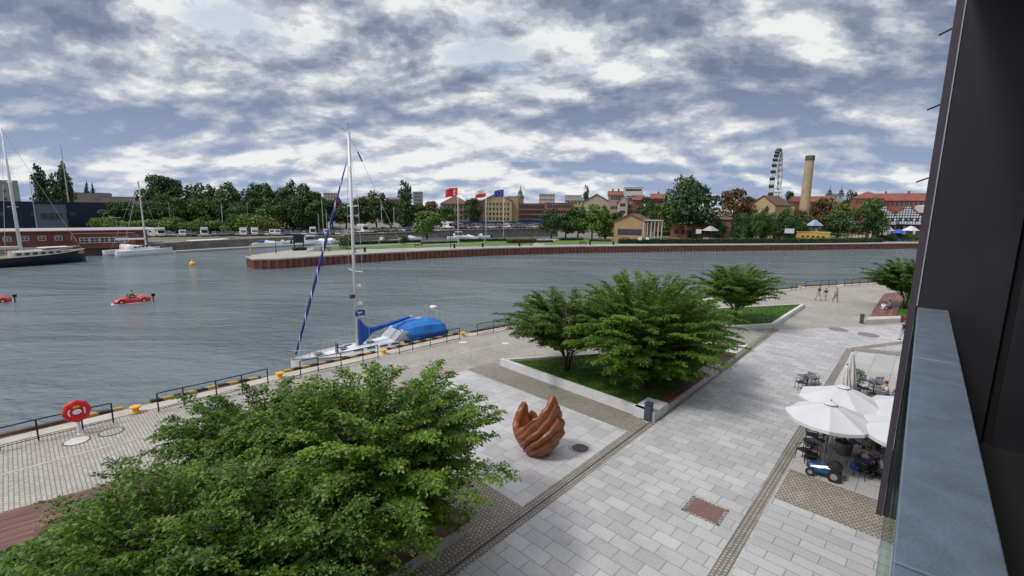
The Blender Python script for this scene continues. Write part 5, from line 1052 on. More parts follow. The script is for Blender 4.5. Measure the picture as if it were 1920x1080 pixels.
for px, D, top, w_, m_, k, lab in ((622,228,378,40,LD,'round','dark tree just left of the yacht mast beside the brick house'),(648,222,385,44,LM_,'round','bushy tree directly behind the yacht mast'),(675,215,372,46,LD,'round','dark tree first right of the yacht mast'),(705,212,365,52,LD,'round','big round dark tree between the yacht mast and the tall tree'),(732,215,380,38,LD,'round','dark tree at the left foot of the tall tree'),(761,212,349,40,LM_,'poplar','tall upright tree behind the parking, left of the red flag'),(785,214,384,40,LM_,'round','tree at the right foot of the tall upright tree'),(812,216,380,46,LA,'round','brownish tree behind the bright round tree'),(835,214,390,44,LM_,'round','green tree beside the brown building, left of the red flag'),(800,160,398,60,LL,'round','bright green round tree in front of the parked campers'),(885,245,374,36,LD,'round','dark round tree between the red flag and the white and red flag'),(756,135,438,16,LM_,'bush','small dark bush on the peninsula in front of the boats'),(646,118,438,28,LM_,'bush','small tree beside the foot of the yacht mast on the peninsula'),
 (1035,172,396,48,LD,'round','dark tree at the left end of the clump before the brick factory'),(1062,176,402,44,LM_,'round','small tree second in the clump before the brick factory'),(1085,174,390,50,LM_,'round','tree in the centre of the clump before the beige gable'),(1112,172,388,48,LL,'round','lighter tree in the clump before the beige gable'),(1137,176,392,38,LL,'poplar','slim light tree at the right end of that clump'),(1160,205,400,34,LD,'round','dark tree behind the orange pavilion, at its left'),(1098,330,355,15,LD,'poplar','slim dark poplar standing alone above the roofs'),
 (1213,240,372,34,LD,'round','dark tree right of the red brick houses'),(1235,235,385,34,LM_,'round','small tree above the pergola'),(1279,205,335,66,LG,'round','pale grey-green tree, the tallest of the park'),(1303,180,352,92,LD,'round','huge dark round tree in the park'),(1262,195,378,50,LM_,'round','green tree at the left side of the huge dark tree'),(1376,200,358,58,LA,'round','rust coloured tree left of the yellow house'),(1402,206,372,36,LA,'round','small rust coloured tree touching the yellow house'),(1352,178,408,32,LD,'bush','dark bush between huge dark tree and rust tree'),
 (1476,320,362,26,LD,'round','dark tree between the yellow house and the chimney'),(1528,235,384,36,LA,'round','brownish low tree at the foot of the chimney'),(1548,232,374,48,LA,'round','brownish green tree right of the chimney'),(1575,225,384,44,LY,'round','yellow-green tree beside the church turrets'),(1575,180,404,66,LD,'round','dark tree behind the yellow kiosk, at its right'),(1592,270,364,30,LD,'round','small dark tree left of the big red roof'),(1630,182,376,56,LM_,'round','tall green tree with yellowish top before the half-timbered houses'),(1652,184,398,34,LY,'round','yellowish low tree touching the half-timbered houses'),(1500,178,398,40,LD,'round','dark tree in front of the chimney foot')):
    ftree(k, px, D, top, w_, m_, lab)
for i, px in enumerate(range(1384, 1492, 13)): ftree('round' if i % 2 else 'poplar', px, 168+rt_.uniform(-3,3), 400+rt_.uniform(-6,10), 24, LM_ if i % 2 else LD, 'slim dark green tree in the row before the yellow house, %s from the left' % ORD[i], 'slim trees before the yellow house')
for i, px in enumerate(range(1660, 1740, 16)): ftree('bush', px, 186, 436, 18, LM_, 'small round bush before the half-timbered houses, %s from the left' % ORD[i], 'small bushes before the half-timbered houses')
def hedge(pts, h_, label, mat=LM_, w_=1.6, dens=34, name='hedge', size=0.14):
    rng = np.random.default_rng(int(abs(pts[0][0]*7+h_*10))); V = []; core = MB(); P_ = [Vector(g2(*p)) for p in pts]
    for a_, b_ in zip(P_, P_[1:]):
        d = b_-a_; L_ = d.length; e = d/L_; n_ = Vector((-e.y, e.x)); n = int(dens*L_*(w_+2*h_)*0.5)
        s_ = rng.random(n)*L_; f_ = rng.random(n); x = np.where(f_ < 0.4, (rng.random(n)-0.5)*w_, np.where(f_ < 0.8, -w_/2, w_/2)); z = np.where(f_ < 0.4, h_, rng.random(n)*h_)+0.06*rng.normal(size=n)+h_*0.10*np.sin(s_*0.9)
        p = np.stack([a_.x+e.x*s_+n_.x*x, a_.y+e.y*s_+n_.y*x, np.maximum(z, 0.05)], 1); q = rng.normal(size=(n,3)); q /= np.linalg.norm(q, axis=1)[:,None]; r = np.cross(q, rng.normal(size=(n,3))); r /= np.linalg.norm(r, axis=1)[:,None]
        V.append(np.stack([p-q*size, p-r*size*0.6, p+q*size, p+r*size*0.6], 1).reshape(-1,3))
        core.beam((a_.x, a_.y, h_*0.45), (b_.x, b_.y, h_*0.45), w_*0.8, h_*0.8)
    V = np.concatenate(V); t = thing(name, label, 'hedge'); mesh_np('leaves', V, np.arange(len(V)).reshape(-1,4), mat, t); core.build('stems', M('hedge_core', (0.012,0.025,0.010), 0.95), t); return t
hedge([(1147,444),(1200,442),(1345,441)], 1.9, 'loose light green hedge below the orange pavilion', LL, 4.0, 12, size=0.28)
hedge([(1160,457),(1300,457),(1460,456)], 1.7, 'long dark clipped hedge along the far promenade, left part', LD, 1.6, 12, size=0.22); hedge([(1464,456),(1560,455.5),(1650,454)], 1.7, 'long green clipped hedge along the far promenade, right part', LM_, 2.2, 12, size=0.22)
hedge([(1290,446),(1350,446)], 1.6, 'short dark hedge block under the huge dark tree', LD, 2.0, 12, size=0.24); hedge([(1655,444),(1700,443)], 1.2, 'dark hedge before the half-timbered houses', LD, 1.6, 14, size=0.2)
for pts, h_, lab, m_ in (([(640,459.5),(708,457.5)],1.0,'clipped dark hedge right of the yacht mast on the peninsula',LM_),([(712,457),(788,454.5)],0.9,'clipped hedge before the marina boats, left of the long hedge',LM_),([(790,457.5),(858,455.5)],0.7,'low bright hedge left of the red flag pole',LL),([(862,454),(905,453)],1.0,'hedge between the flag poles on the peninsula',LM_),([(909,452.5),(948,452)],0.9,'grey-green planting left of the ornamental grass',LG),([(1006,456),(1035,455)],0.9,'dark low hedge right of the ornamental grass',LM_),([(1050,451),(1092,450.5)],0.9,'clipped hedge at the root of the peninsula',LM_),([(1105,452.5),(1145,453)],0.6,'low reddish planting at the root of the peninsula',LA),([(549,470),(574,469)],0.8,'small square hedge near the peninsula tip',LM_)): hedge(pts, h_, lab, m_, 1.6, 24, size=0.16)
hedge([(952,456),(1003,455)], 1.3, 'golden ornamental grass bed on the peninsula', leaf_mat('gold_grass', (0.14,0.09,0.025), (0.26,0.17,0.06), 0.1), 3.0, 24, 'ornamental_grass', 0.17)
# low white benches/walls of the peninsula
for pts, lab in (([(790,461.5),(860,459.5)],'long low white wall on the peninsula, left of the red flag pole'),([(585,466.5),(640,463)],'long low white wall near the peninsula tip'),([(1005,458.5),(1036,458)],'short low white wall right of the ornamental grass')):
    a_, b_ = g2(*pts[0]), g2(*pts[1]); mb = MB(); mb.beam((*a_,0.25), (*b_,0.25), 0.5, 0.45); tag(mb.build('low_wall', WHITECONC), lab, 'low wall')
# ------------------------------------------------------------------ flags, lamps, black bollards
GOLD = M('flag_yellow', (0.75,0.50,0.04), 0.7)
def flag_pole(px, D, foot, top, label, kind):
    z1 = zt(px, top, D); v = G(px, foot, 0); s_ = D/math.hypot(0, v.y); t = thing('flag_pole', label, 'flag', (v.x, v.y, 0.05)); z1 = P(px, top, v.y).z
    MB().tube([(0,0,0),(0,0,z1)], [0.11,0.06], 8).build('pole', WHT, t, smooth=True)
    W_, H_ = 3.6, 2.2; n = 12
    def pt(u_, v_, off=0.0): ph = u_*5.5+v_*0.8; return (-u_*W_*0.93, 0.28*math.sin(ph)*u_**0.6-off, z1-0.15-H_*(1-v_)-0.9*u_**1.4-0.12*math.sin(ph))
    def patch(u0, u1, v0, v1, m_, name, off=0.0, par=None, nn=12):
        mb = MB(); k = 3 if off == 0 else 1; g = [[pt(u0+(u1-u0)*i/nn, v0+(v1-v0)*j/k, off) for j in range(k+1)] for i in range(nn+1)]; vs = [p for r in g for p in r]; mb.add(vs, [(i*(k+1)+j, (i+1)*(k+1)+j, (i+1)*(k+1)+j+1, i*(k+1)+j+1) for i in range(nn) for j in range(k)]); return mb.build(name, m_, par or t)
    if kind == 'pl': patch(0.01,1,0.5,1,FW,'flag_cloth'); patch(0.01,1,0,0.4985,FR,'flag_cloth')
    else:
        f_ = patch(0.01,1,0,1, FR if kind == 'gd' else FL, 'flag_cloth')
        for off in (0.03,-0.03):
            if kind == 'gd':
                for vc in (0.26, 0.56): patch(0.25,0.33,vc-0.11,vc+0.11,FW,'white_cross',off,f_,3); patch(0.20,0.38,vc-0.02,vc+0.035,FW,'white_cross',off*1.1,f_,3)
                patch(0.20,0.38,0.73,0.83,GOLD,'crown',off,f_,3)
            else:
                for k in range(12): a_ = math.radians(30*k); uc, vc = 0.48+0.19*math.cos(a_), 0.5+0.31*math.sin(a_); patch(uc-0.022,uc+0.022,vc-0.04,vc+0.04,GOLD,'star',off,f_,1)
    return t
flag_pole(859, 118, 463, 350, 'white pole flying a red flag with white crosses', 'gd'); flag_pole(911, 118, 455, 354, 'white pole flying a white and red flag', 'pl'); flag_pole(944, 130, 450, 354, 'white pole flying a blue flag with a ring of yellow stars', 'eu')
def lamp(px, py, top, label, mat=BLK, arm=0.0, r=0.07):
    v = G(px, py, 0); t = thing('street_lamp', label, 'street lamp', (v.x, v.y, 0.05)); z1 = P(px, top, v.y).z
    MB().tube([(0,0,0),(0,0,z1)], [r,r*0.6], 6).build('pole', mat, t)
    if arm: MB().beam((-arm/2,0,z1),(arm/2,0,z1),0.1,0.1).build('arm', mat, t); [MB().box(s_*arm/2,0,z1-0.05,0.7,0.3,0.14).build('lamp_head', ALU, t) for s_ in (-1,1)]
    else: MB().lathe([(0.1,0),(0.28,0.08),(0.28,0.14),(0.1,0.2)], c=(0,0,z1-0.1), n=10).build('lamp_head', mat, t)
GALV = M('galvanised', (0.42,0.42,0.42), 0.5, metal=0.3)
for px, py, top, lab, m_, arm in ((518,476,450,'black park lamp near the tip of the peninsula',BLK,0),(845,466,428,'black park lamp left of the red flag pole',BLK,0),(995,462,442,'black park lamp right of the ornamental grass',BLK,0),(322,437,382,'grey street lamp behind the parking left of the marina masts',GALV,0),(467,436,383,'grey street lamp before the wood, right of the two marina masts',GALV,0),(33,440,388,'grey double headed lamp beside the dark shed',GALV,3.0),(665,468,405,'grey double headed lamp beside the yacht mast',GALV,2.0),(714,437,414,'grey double headed lamp between the parked cars',GALV,2.6),(222,448,408,'grey double headed lamp behind the catamaran',GALV,2.6),(1222,455,437,'small white mushroom lamp by the far quay',WHT,0),(1545,440,425,'thin white lamp post behind the yellow kiosk',WHT,0)): lamp(px, py, top, lab, m_, arm, 0.09)
pk = MB().lathe([(0.28,0),(0.22,0.1),(0.2,0.5),(0.3,0.62),(0.3,0.72),(0.1,0.78)], n=10)
for i, (px, py, w_) in enumerate(((665,473.5,'just right of the yacht mast'),(684,472.5,'second right of the yacht mast'),(852,465.5,'at the foot of the red flag'),(905,463.5,'before the white and red flag'),(974,462,'before the ornamental grass'),(1106,459.5,'at the root of the peninsula'),(1150,459,'below the orange pavilion'))):
    o = pk.build('mooring_bollard', BLK) if i == 0 else bpy.data.objects['mooring_bollard'].copy()
    if i: COL.objects.link(o)
    o.location = (*g2(px, py), 0.06); o.scale = (1.25,1.25,1.35); tag(o, 'black bollard on the far quay '+w_, 'bollard', 'black bollards on the far quay')
for px, py, lab in ((785,463.5,'reddish bench on the peninsula left of the red flag'),(610,471,'reddish bench near the peninsula tip'),(1093,459,'reddish bench at the root of the peninsula')):
    t = thing('bench', lab, 'bench', at3(px, py, 0.05), 0.1, 'reddish benches on the peninsula'); MB().box(0,0,0.45,2.4,0.5,0.08).build('seat', WOODL, t); MB().box(0,0.25,0.75,2.4,0.06,0.35).build('backrest', WOODL, t)
    for s_ in (-1,1): MB().box(s_*0.9,0,0.2,0.12,0.4,0.4).build('leg', BLK, t)
# ------------------------------------------------------------------ buildings of the far bank
def wallm(name, c=(0.3,0.3,0.3), amt=0.12): return M(name, c, 0.9, amt=amt, scale=0.35)
REDROOF = M('red_tile_roof', (0.215, 0.070, 0.048), 0.85, amt=0.25, scale=0.5); BRNROOF = M('brown_tile_roof', (0.13, 0.075, 0.055), 0.85, amt=0.2, scale=0.5); GREYROOF = M('grey_roof', (0.16,0.155,0.15), 0.8); 
BRICK = wallm('red_brick', (0.25, 0.085, 0.055), 0.25); BRICK2 = wallm('faded_brick', (0.27, 0.13, 0.10), 0.25); YELW = wallm('ochre_render', (0.42, 0.33, 0.17)); BEIGE = wallm('beige_render', (0.42, 0.34, 0.26)); PALEW = wallm('pale_render', (0.52,0.50,0.46)); DKBLUE = wallm('dark_blue_cladding', (0.018, 0.028, 0.055), 0.2)
WIN = glass_mat('window_dark', (0.02,0.022,0.028), 0.15); WFR = M('white_window_frame', (0.6,0.6,0.58), 0.6)
def building(px0, px1, D, eave, ridge, wall, roof, label, rows=3, cols=6, depth=12, rz=0.0, kind='gable', base_z=0.0, win=(1.1,1.7), gable_front=False, cat='building', name='building', first=1.6, frame=False, side=True, top_gap=0.8, chimneys=0, margin=1.2):
    pxc = (px0+px1)/2; D = float(D); x, y, _ = base(pxc, D); W_ = wid(px0, px1, D); H_ = zt(pxc, eave, D)-base_z; HR = zt(pxc, ridge, D)-base_z; ang = math.atan2(-x, y)*0.9+rz
    t = thing(name, label, cat, (x, y, base_z), ang); d = depth
    mb = MB()
    if kind == 'flat': mb.prism([(-W_/2,0),(W_/2,0),(W_/2,d),(-W_/2,d)], -0.2, H_); mb.build('wall', wall, t); MB().box(0,d/2,H_+0.12,W_+0.3,d+0.3,0.24).build('roof', roof, t)
    elif gable_front:
        prof = [(-W_/2,-0.2),(W_/2,-0.2),(W_/2,H_),(0,HR),(-W_/2,H_)]; mb.add([(a_,0,z) for a_,z in prof]+[(a_,d,z) for a_,z in prof], [(0,1,2,3,4),(9,8,7,6,5)]+[(i,(i+5),(i+1)%5+5,(i+1)%5) for i in range(5)]); mb.build('wall', wall, t)
        r = MB()
        for s_ in (-1,1): r.beam((s_*(W_/4+0.1), -0.5, (H_+HR)/2+0.10), (s_*(W_/4+0.1), d+0.4, (H_+HR)/2+0.10), 0.01, 0.01)
        r = MB(); th = 0.22; e = 0.5; sl = (HR-H_)/(W_/2)
        for s_ in (-1,1): a_ = (s_*(W_/2+e), H_-sl*e+0.03); b_ = (0, HR+0.03); r.add([(a_[0],-e,a_[1]),(b_[0],-e,b_[1]),(b_[0],d+e,b_[1]),(a_[0],d+e,a_[1]),(a_[0],-e,a_[1]+th),(b_[0],-e,b_[1]+th),(b_[0],d+e,b_[1]+th),(a_[0],d+e,a_[1]+th)], [(0,1,2,3),(7,6,5,4),(0,4,5,1),(2,6,7,3),(0,3,7,4)])
        r.build('roof', roof, t)
    else:
        prof = [(0,-0.2),(d,-0.2),(d,H_),(d/2,HR),(0,H_)] if kind == 'gable' else None
        if kind == 'gable': mb.add([(-W_/2,a_,z) for a_,z in prof]+[(W_/2,a_,z) for a_,z in prof], [(4,3,2,1,0),(5,6,7,8,9)]+[(i,(i+1)%5,(i+1)%5+5,i+5) for i in range(5)])
        else: mb.prism([(-W_/2,0),(W_/2,0),(W_/2,d),(-W_/2,d)], -0.2, H_)
        mb.build('wall', wall, t); r = MB(); e = 0.45
        if kind == 'gable':
            sl = (HR-H_)/(d/2); th = 0.2
            for a_, b_ in (((-e, H_-sl*e+0.03),(d/2,HR+0.03)),((d+e,H_-sl*e+0.03),(d/2,HR+0.03))): r.add([(-W_/2-e,a_[0],a_[1]),(-W_/2-e,b_[0],b_[1]),(W_/2+e,b_[0],b_[1]),(W_/2+e,a_[0],a_[1])]+[(-W_/2-e,a_[0],a_[1]+th),(-W_/2-e,b_[0],b_[1]+th),(W_/2+e,b_[0],b_[1]+th),(W_/2+e,a_[0],a_[1]+th)], [(0,1,2,3),(7,6,5,4),(0,4,5,1),(2,6,7,3),(0,3,7,4)])
        else: q = min(W_,d)/2*0.9; r.add([(-W_/2-e,-e,H_+0.02),(W_/2+e,-e,H_+0.02),(W_/2+e,d+e,H_+0.02),(-W_/2-e,d+e,H_+0.02),(-W_/2+q,d/2,HR),(W_/2-q,d/2,HR)], [(0,1,5,4),(1,2,5),(2,3,4,5),(3,0,4),(3,2,1,0)])
        rf = r.build('roof', roof, t)
        for k in range(chimneys): MB().box(-W_/2+W_*(k+0.7)/(chimneys+0.4), d/2, HR+0.5, 0.9, 0.7, 1.6).build('chimney', BRICK, rf)
    w_, h_ = win; src = None; fsrc = None
    if rows*cols:
        for j in range(rows):
            z = first+h_/2+(H_-first-top_gap-h_)*(j/max(1, rows-1) if rows > 1 else 0.3)
            for i in range(cols):
                xx = -W_/2+margin+(W_-2*margin)*((i+0.5)/cols)
                if src is None:
                    src = MB().box(0,0,0,w_,0.10,h_).build('window', WIN, t); o = src
                    if frame: fsrc = MB(); fsrc.box(0,-0.03,0,0.08,0.08,h_); fsrc.box(0,-0.03,0,w_,0.08,0.08); [fsrc.box(s_*w_/2,-0.04,0,0.12,0.1,h_+0.1) for s_ in (-1,1)]; [fsrc.box(0,-0.04,s_*h_/2,w_+0.2,0.1,0.12) for s_ in (-1,1)]; fsrc = fsrc.build('window_frame', WFR, src)
                else:
                    o = src.copy(); COL.objects.link(o)
                    if frame: f2 = fsrc.copy(); COL.objects.link(f2); f2.parent = o
                o.location = (xx, -0.02, z)
    if side and rows and src:
        for j in range(rows):
            z = first+h_/2+(H_-first-top_gap-h_)*(j/max(1, rows-1) if rows > 1 else 0.3)
            for i in range(2):
                for sx in (-1,): o = src.copy(); COL.objects.link(o); o.location = (-W_/2 if pxc > 960 else W_/2, d*(0.28+0.44*i), z); o.rotation_euler = (0,0,math.pi/2)
    return t
B = building
B(-60,190,185,379,379,DKBLUE,M('dark_roof_edge',(0.03,0.035,0.05),0.7),'long dark blue flat shed at the far left',rows=1,cols=5,depth=25,kind='flat',win=(3.0,1.6),first=4.0,name='industrial_shed')
B(72,114,182,385,385,M('blue_grey_panel',(0.10,0.12,0.17),0.6),GREYROOF,'lighter blue-grey block set against the dark shed',rows=1,cols=3,depth=2.5,kind='flat',win=(1.8,2.4),first=3.2,name='industrial_block')
bh = B(22,240,116,433,430,wallm('dark_red_brick',(0.17,0.06,0.045),0.25),M('pale_roof_edge',(0.42,0.36,0.36),0.7),'long low brick boathouse behind the catamaran',rows=1,cols=9,depth=9,kind='gable',win=(1.3,1.0),first=1.2,frame=True,name='boathouse',rz=0.0,top_gap=0.4)
bt = B(142,232,113.8,439,439,wallm('dark_red_brick'),M('red_brown_roof',(0.16,0.07,0.06),0.8),'front brick wing of the boathouse with blue windows',rows=1,cols=5,depth=2.0,kind='flat',win=(1.6,1.2),first=0.9,frame=True,name='boathouse_wing',side=False,top_gap=0.3)
B(-80,16,300,337,337,wallm('grey_block',(0.30,0.29,0.27)),GREYROOF,'pale apartment block cut by the left edge, behind the poplars',rows=5,cols=9,depth=12,kind='flat',name='apartment_block')
B(142,200,330,362,360,wallm('dull_concrete',(0.25,0.22,0.19)),M('dark_roof',(0.05,0.05,0.055),0.8),'long flat grey warehouse beyond the dark shed',rows=1,cols=10,depth=20,kind='flat',name='warehouse')
B(200,290,340,370,368,wallm('dull_concrete'),GREYROOF,'flat grey warehouse behind the slim poplar',rows=1,cols=10,depth=20,kind='flat',name='warehouse')
B(566,610,226,385,372,BRICK,M('dark_slate',(0.05,0.045,0.05),0.8),'red brick house with dark roof beside the furled sail',rows=3,cols=5,depth=14,kind='hip',frame=True,chimneys=2)
B(540,566,232,405,400,BRICK,BRNROOF,'low red brick annex at the edge of the wood',rows=2,cols=3,depth=8,kind='gable')
B(608,632,520,362,360,wallm('pinkish_render',(0.45,0.36,0.32)),GREYROOF,'distant pinkish tower block behind the furled sail',rows=8,cols=4,depth=14,kind='flat',name='tower_block')
B(627,640,300,378,366,BRICK,BRNROOF,'small brick gabled house just left of the yacht mast',rows=3,cols=2,depth=10,gable_front=True)
B(682,702,330,374,368,BRICK,REDROOF,'brick house roof peeking above the trees right of the mast',rows=2,cols=4,depth=10)
B(728,752,330,374,370,BRICK2,GREYROOF,'brownish house roof left of the tall upright tree',rows=2,cols=4,depth=10)
B(775,793,480,360,358,wallm('grey_render',(0.28,0.28,0.28)),GREYROOF,'grey tower block right of the tall upright tree',rows=8,cols=4,depth=14,kind='flat',name='tower_block')
B(826,880,262,382,367,wallm('brown_render',(0.26,0.17,0.11)),BRNROOF,'brown hipped house behind the red flag',rows=4,cols=6,depth=16,kind='hip',chimneys=1)
B(876,906,266,376,374,wallm('dark_brick',(0.12,0.08,0.065)),GREYROOF,'dark brick house joining the yellow house',rows=4,cols=3,depth=12,kind='flat')
B(905,960,268,376,362,YELW,BRNROOF,'tall yellow gabled house behind the flags',rows=5,cols=7,depth=16,gable_front=True,win=(0.9,1.5),chimneys=0,rz=0.05,top_gap=1.2)
B(951,971,274,369,367,YELW,GREYROOF,'narrow yellow stair block at the right of the yellow house',rows=0,cols=0,depth=14,kind='flat')
B(970,1024,292,382,378,BRICK2,GREYROOF,'long red brick factory wing right of the yellow house',rows=4,cols=15,depth=14,kind='flat',win=(0.9,2.0),frame=False,first=2.0)
B(1022,1076,286,381,376,BRICK2,BRNROOF,'second brick factory wing with larger windows',rows=4,cols=9,depth=14,kind='flat',win=(1.3,2.0))
B(1060,1092,330,376,370,YELW,GREYROOF,'pale yellow house behind the brick factory',rows=3,cols=4,depth=10)
B(1010,1040,560,364,362,wallm('pinkish_render'),GREYROOF,'distant pinkish slab block above the factory',rows=6,cols=8,depth=12,kind='flat',name='tower_block')
B(1058,1090,600,366,364,PALEW,GREYROOF,'distant pale slab block right of the pinkish one',rows=5,cols=8,depth=12,kind='flat',name='tower_block')
B(1094,1142,252,378,364,BEIGE,REDROOF,'blank beige gable wall above the tree clump',rows=0,cols=0,depth=14,gable_front=True)
B(1140,1166,250,366,358,wallm('buff_render',(0.36,0.25,0.19)),REDROOF,'buff tenement with red roof right of the blank gable',rows=4,cols=4,depth=12,win=(0.9,1.6),chimneys=2)
B(1158,1176,244,378,366,wallm('pinkish_render'),REDROOF,'narrow pinkish gabled tenement',rows=4,cols=3,depth=12,gable_front=True,win=(0.9,1.6))
B(1174,1190,250,368,362,wallm('buff_render'),GREYROOF,'narrow buff tenement with dark balconies',rows=5,cols=3,depth=12,kind='flat',win=(1.4,1.5))
B(1168,1203,330,352,352,PALEW,GREYROOF,'white modern top storeys above the tenements',rows=4,cols=7,depth=14,kind='flat',win=(1.8,1.4))
B(1186,1206,246,375,366,BRICK,REDROOF,'red brick house right of the tenements',rows=3,cols=3,depth=12)
B(1220,1246,262,372,363,BRICK,REDROOF,'red brick house with steep roof left of the tallest park tree',rows=4,cols=4,depth=12,chimneys=1)
B(1240,1262,215,400,394,BRICK,BRNROOF,'small brick house low behind the park trees',rows=2,cols=3,depth=8)
pav = B(1153,1212,160,415,402,wallm('orange_render',(0.38,0.245,0.12)),BRNROOF,'orange gabled pavilion behind the far quay',rows=1,cols=2,depth=12,gable_front=True,win=(4.0,2.0),first=1.6,rz=-0.25,name='pavilion',side=False)
pg = thing('pergola', 'white pergola standing at the right side of the orange pavilion', 'pergola', base(1226,158), 0.05); PW = wid(1208,1243,158); ph_ = zt(1226,414,158)
for i in range(6):
    for yy in (0,4): MB().box(-PW/2+PW*i/5, yy, ph_/2, 0.3, 0.3, ph_).build('column', PALEW, pg)
MB().box(0,2,ph_+0.12,PW+0.6,5,0.22).build('roof_frame', PALEW, pg)
B(1406,1452,196,384,367,wallm('warm_ochre',(0.44,0.33,0.17)),BRNROOF,'yellow house with brown roof, its gable towards the river',rows=1,cols=2,depth=13,gable_front=True,win=(0.7,1.6),first=6,rz=-0.5,name='yellow_house',side=False)
B(1454,1486,202,386,386,wallm('warm_ochre'),BRNROOF,'lower yellow wing at the right of the yellow house',rows=1,cols=5,depth=8,kind='flat',win=(0.8,1.9),first=5,side=False)
B(1262,1340,190,420,416,BRICK,M('pale_roof',(0.4,0.4,0.4),0.7),'low brick kiosk row behind the huge dark tree',rows=1,cols=6,depth=6,kind='flat',win=(1.8,1.6),first=0.9)
B(1340,1372,186,412,408,BRICK2,BRNROOF,'low brick hut left of the rust tree',rows=1,cols=3,depth=6)
B(1486,1552,300,378,368,BRICK,REDROOF,'long red roofed hall crossing behind the chimney',rows=2,cols=10,depth=14)
B(1600,1648,236,372,358,BRICK,REDROOF,'big hall with steep red hipped roof',rows=3,cols=6,depth=16,kind='hip')
B(1642,1760,232,376,362,BRICK,REDROOF,'long red granary with two tiered roof behind the half-timbered houses',rows=4,cols=16,depth=18,kind='gable',chimneys=3)
ch_ = B(1549,1576,420,366,362,wallm('grey_render'),GREYROOF,'grey church with two dark turrets',rows=2,cols=3,depth=20,kind='gable',name='church',cat='church')
for xx in (-4.5, 4.0):
    h0 = zt(1560,366,420); MB().lathe([(2.0,0),(2.0,2.5),(1.3,3.2),(1.6,4.2),(0.9,5.2),(0.35,5.8),(0.08,9)], c=(xx,3,h0-0.5), n=8).build('turret', M('dark_copper',(0.05,0.07,0.065),0.6), ch_)
sp = thing('church', 'far church tower with a green pointed spire', 'church', base(975,560)); h0 = zt(975,373,560); MB().box(0,0,h0/2,8,8,h0).build('wall', BRICK2, sp); MB().lathe([(4.6,0),(4.4,3),(2.6,5.5),(2.8,7.5),(1.6,9.5),(0.6,11),(0.1,zt(975,346,560)-h0)], c=(0,0,h0), n=8).build('spire', M('copper_green',(0.08,0.14,0.11),0.6), sp)
# brick chimney
ck = thing('brick_chimney', 'tall tapering pale brick chimney', 'chimney', base(1507,205)); ht = zt(1522,292,205); MB().lathe([(2.15,0),(1.62,ht-2.2),(1.62,ht-2.0)], n=20).build('shaft', wallm('chimney_brick',(0.38,0.30,0.17),0.2), ck, smooth=False); MB().lathe([(1.66,0),(1.8,0.3),(1.8,2.0),(1.4,2.02),(1.4,1.2),(0.01,1.15)], c=(0,0,ht-2.0), n=20).build('rim', M('sooty_brick',(0.12,0.09,0.07),0.9), ck)
# big wheel, seen almost edge-on
WH = M('wheel_white', (0.62,0.63,0.65), 0.5); c0 = base(1449,290); R_ = 23.0; zc = zt(1460,282,290)-R_-1.2
fw = thing('ferris_wheel', 'white observation wheel seen nearly edge-on with a row of dark cabins', 'ferris wheel', (c0[0], c0[1], 0), math.atan2(-c0[0], c0[1])+math.radians(90-5))
for s_ in (-1.1, 1.1): MB().tube([(R_*math.cos(a_), s_, zc+R_*math.sin(a_)) for a_ in [2*math.pi*k/60 for k in range(61)]], 0.22, 5).build('rim', WH, fw); MB().tube([(R_*0.9*math.cos(a_), s_*0.9, zc+R_*0.9*math.sin(a_)) for a_ in [2*math.pi*k/60 for k in range(61)]], 0.12, 4).build('rim', WH, fw)
sp_ = MB()
for k in range(36):
    a_ = 2*math.pi*k/36
    for s_ in (-1, 1): sp_.tube([(0.8*math.cos(a_), s_*2.0, zc+0.8*math.sin(a_)), (R_*math.cos(a_), s_*1.1, zc+R_*math.sin(a_))], 0.05, 3)
    sp_.tube([(R_*math.cos(a_), -1.1, zc+R_*math.sin(a_)), (R_*math.cos(a_), 1.1, zc+R_*math.sin(a_))], 0.1, 4)
sp_.build('spokes', WH, fw); MB().tube([(0,-3.2,zc),(0,3.2,zc)], 0.9, 12).build('hub', WH, fw)
for s_ in (-1,1):
    for q in (-1,1): MB().tube([(0, s_*3.0, zc), (q*9, s_*5.5, 0)], 0.45, 6).build('support_leg', WH, fw)
cs = None
for k in range(36):
    a_ = 2*math.pi*(k+0.5)/36
    if cs is None: cs = MB().loft([[(x*0.8, y*1.15, z) for x, y in ((-1,-0.6),(-0.6,-1),(0.6,-1),(1,-0.6),(1,0.6),(0.6,1),(-0.6,1),(-1,0.6))] for z in (-1.0,)]+[[(x*1.05, y*1.35, z) for x, y in ((-1,-0.6),(-0.6,-1),(0.6,-1),(1,-0.6),(1,0.6),(0.6,1),(-0.6,1),(-1,0.6))] for z in (0.2,)]+[[(x*0.7, y*1.0, z) for x, y in ((-1,-0.6),(-0.6,-1),(0.6,-1),(1,-0.6),(1,0.6),(0.6,1),(-0.6,1),(-1,0.6))] for z in (1.0,)]).build('cabin', M('cabin_dark',(0.03,0.03,0.035),0.3), fw); o = cs
    else: o = cs.copy(); COL.objects.link(o)
    o.location = ((R_+1.3)*math.cos(a_), 0, zc+(R_+1.3)*math.sin(a_))
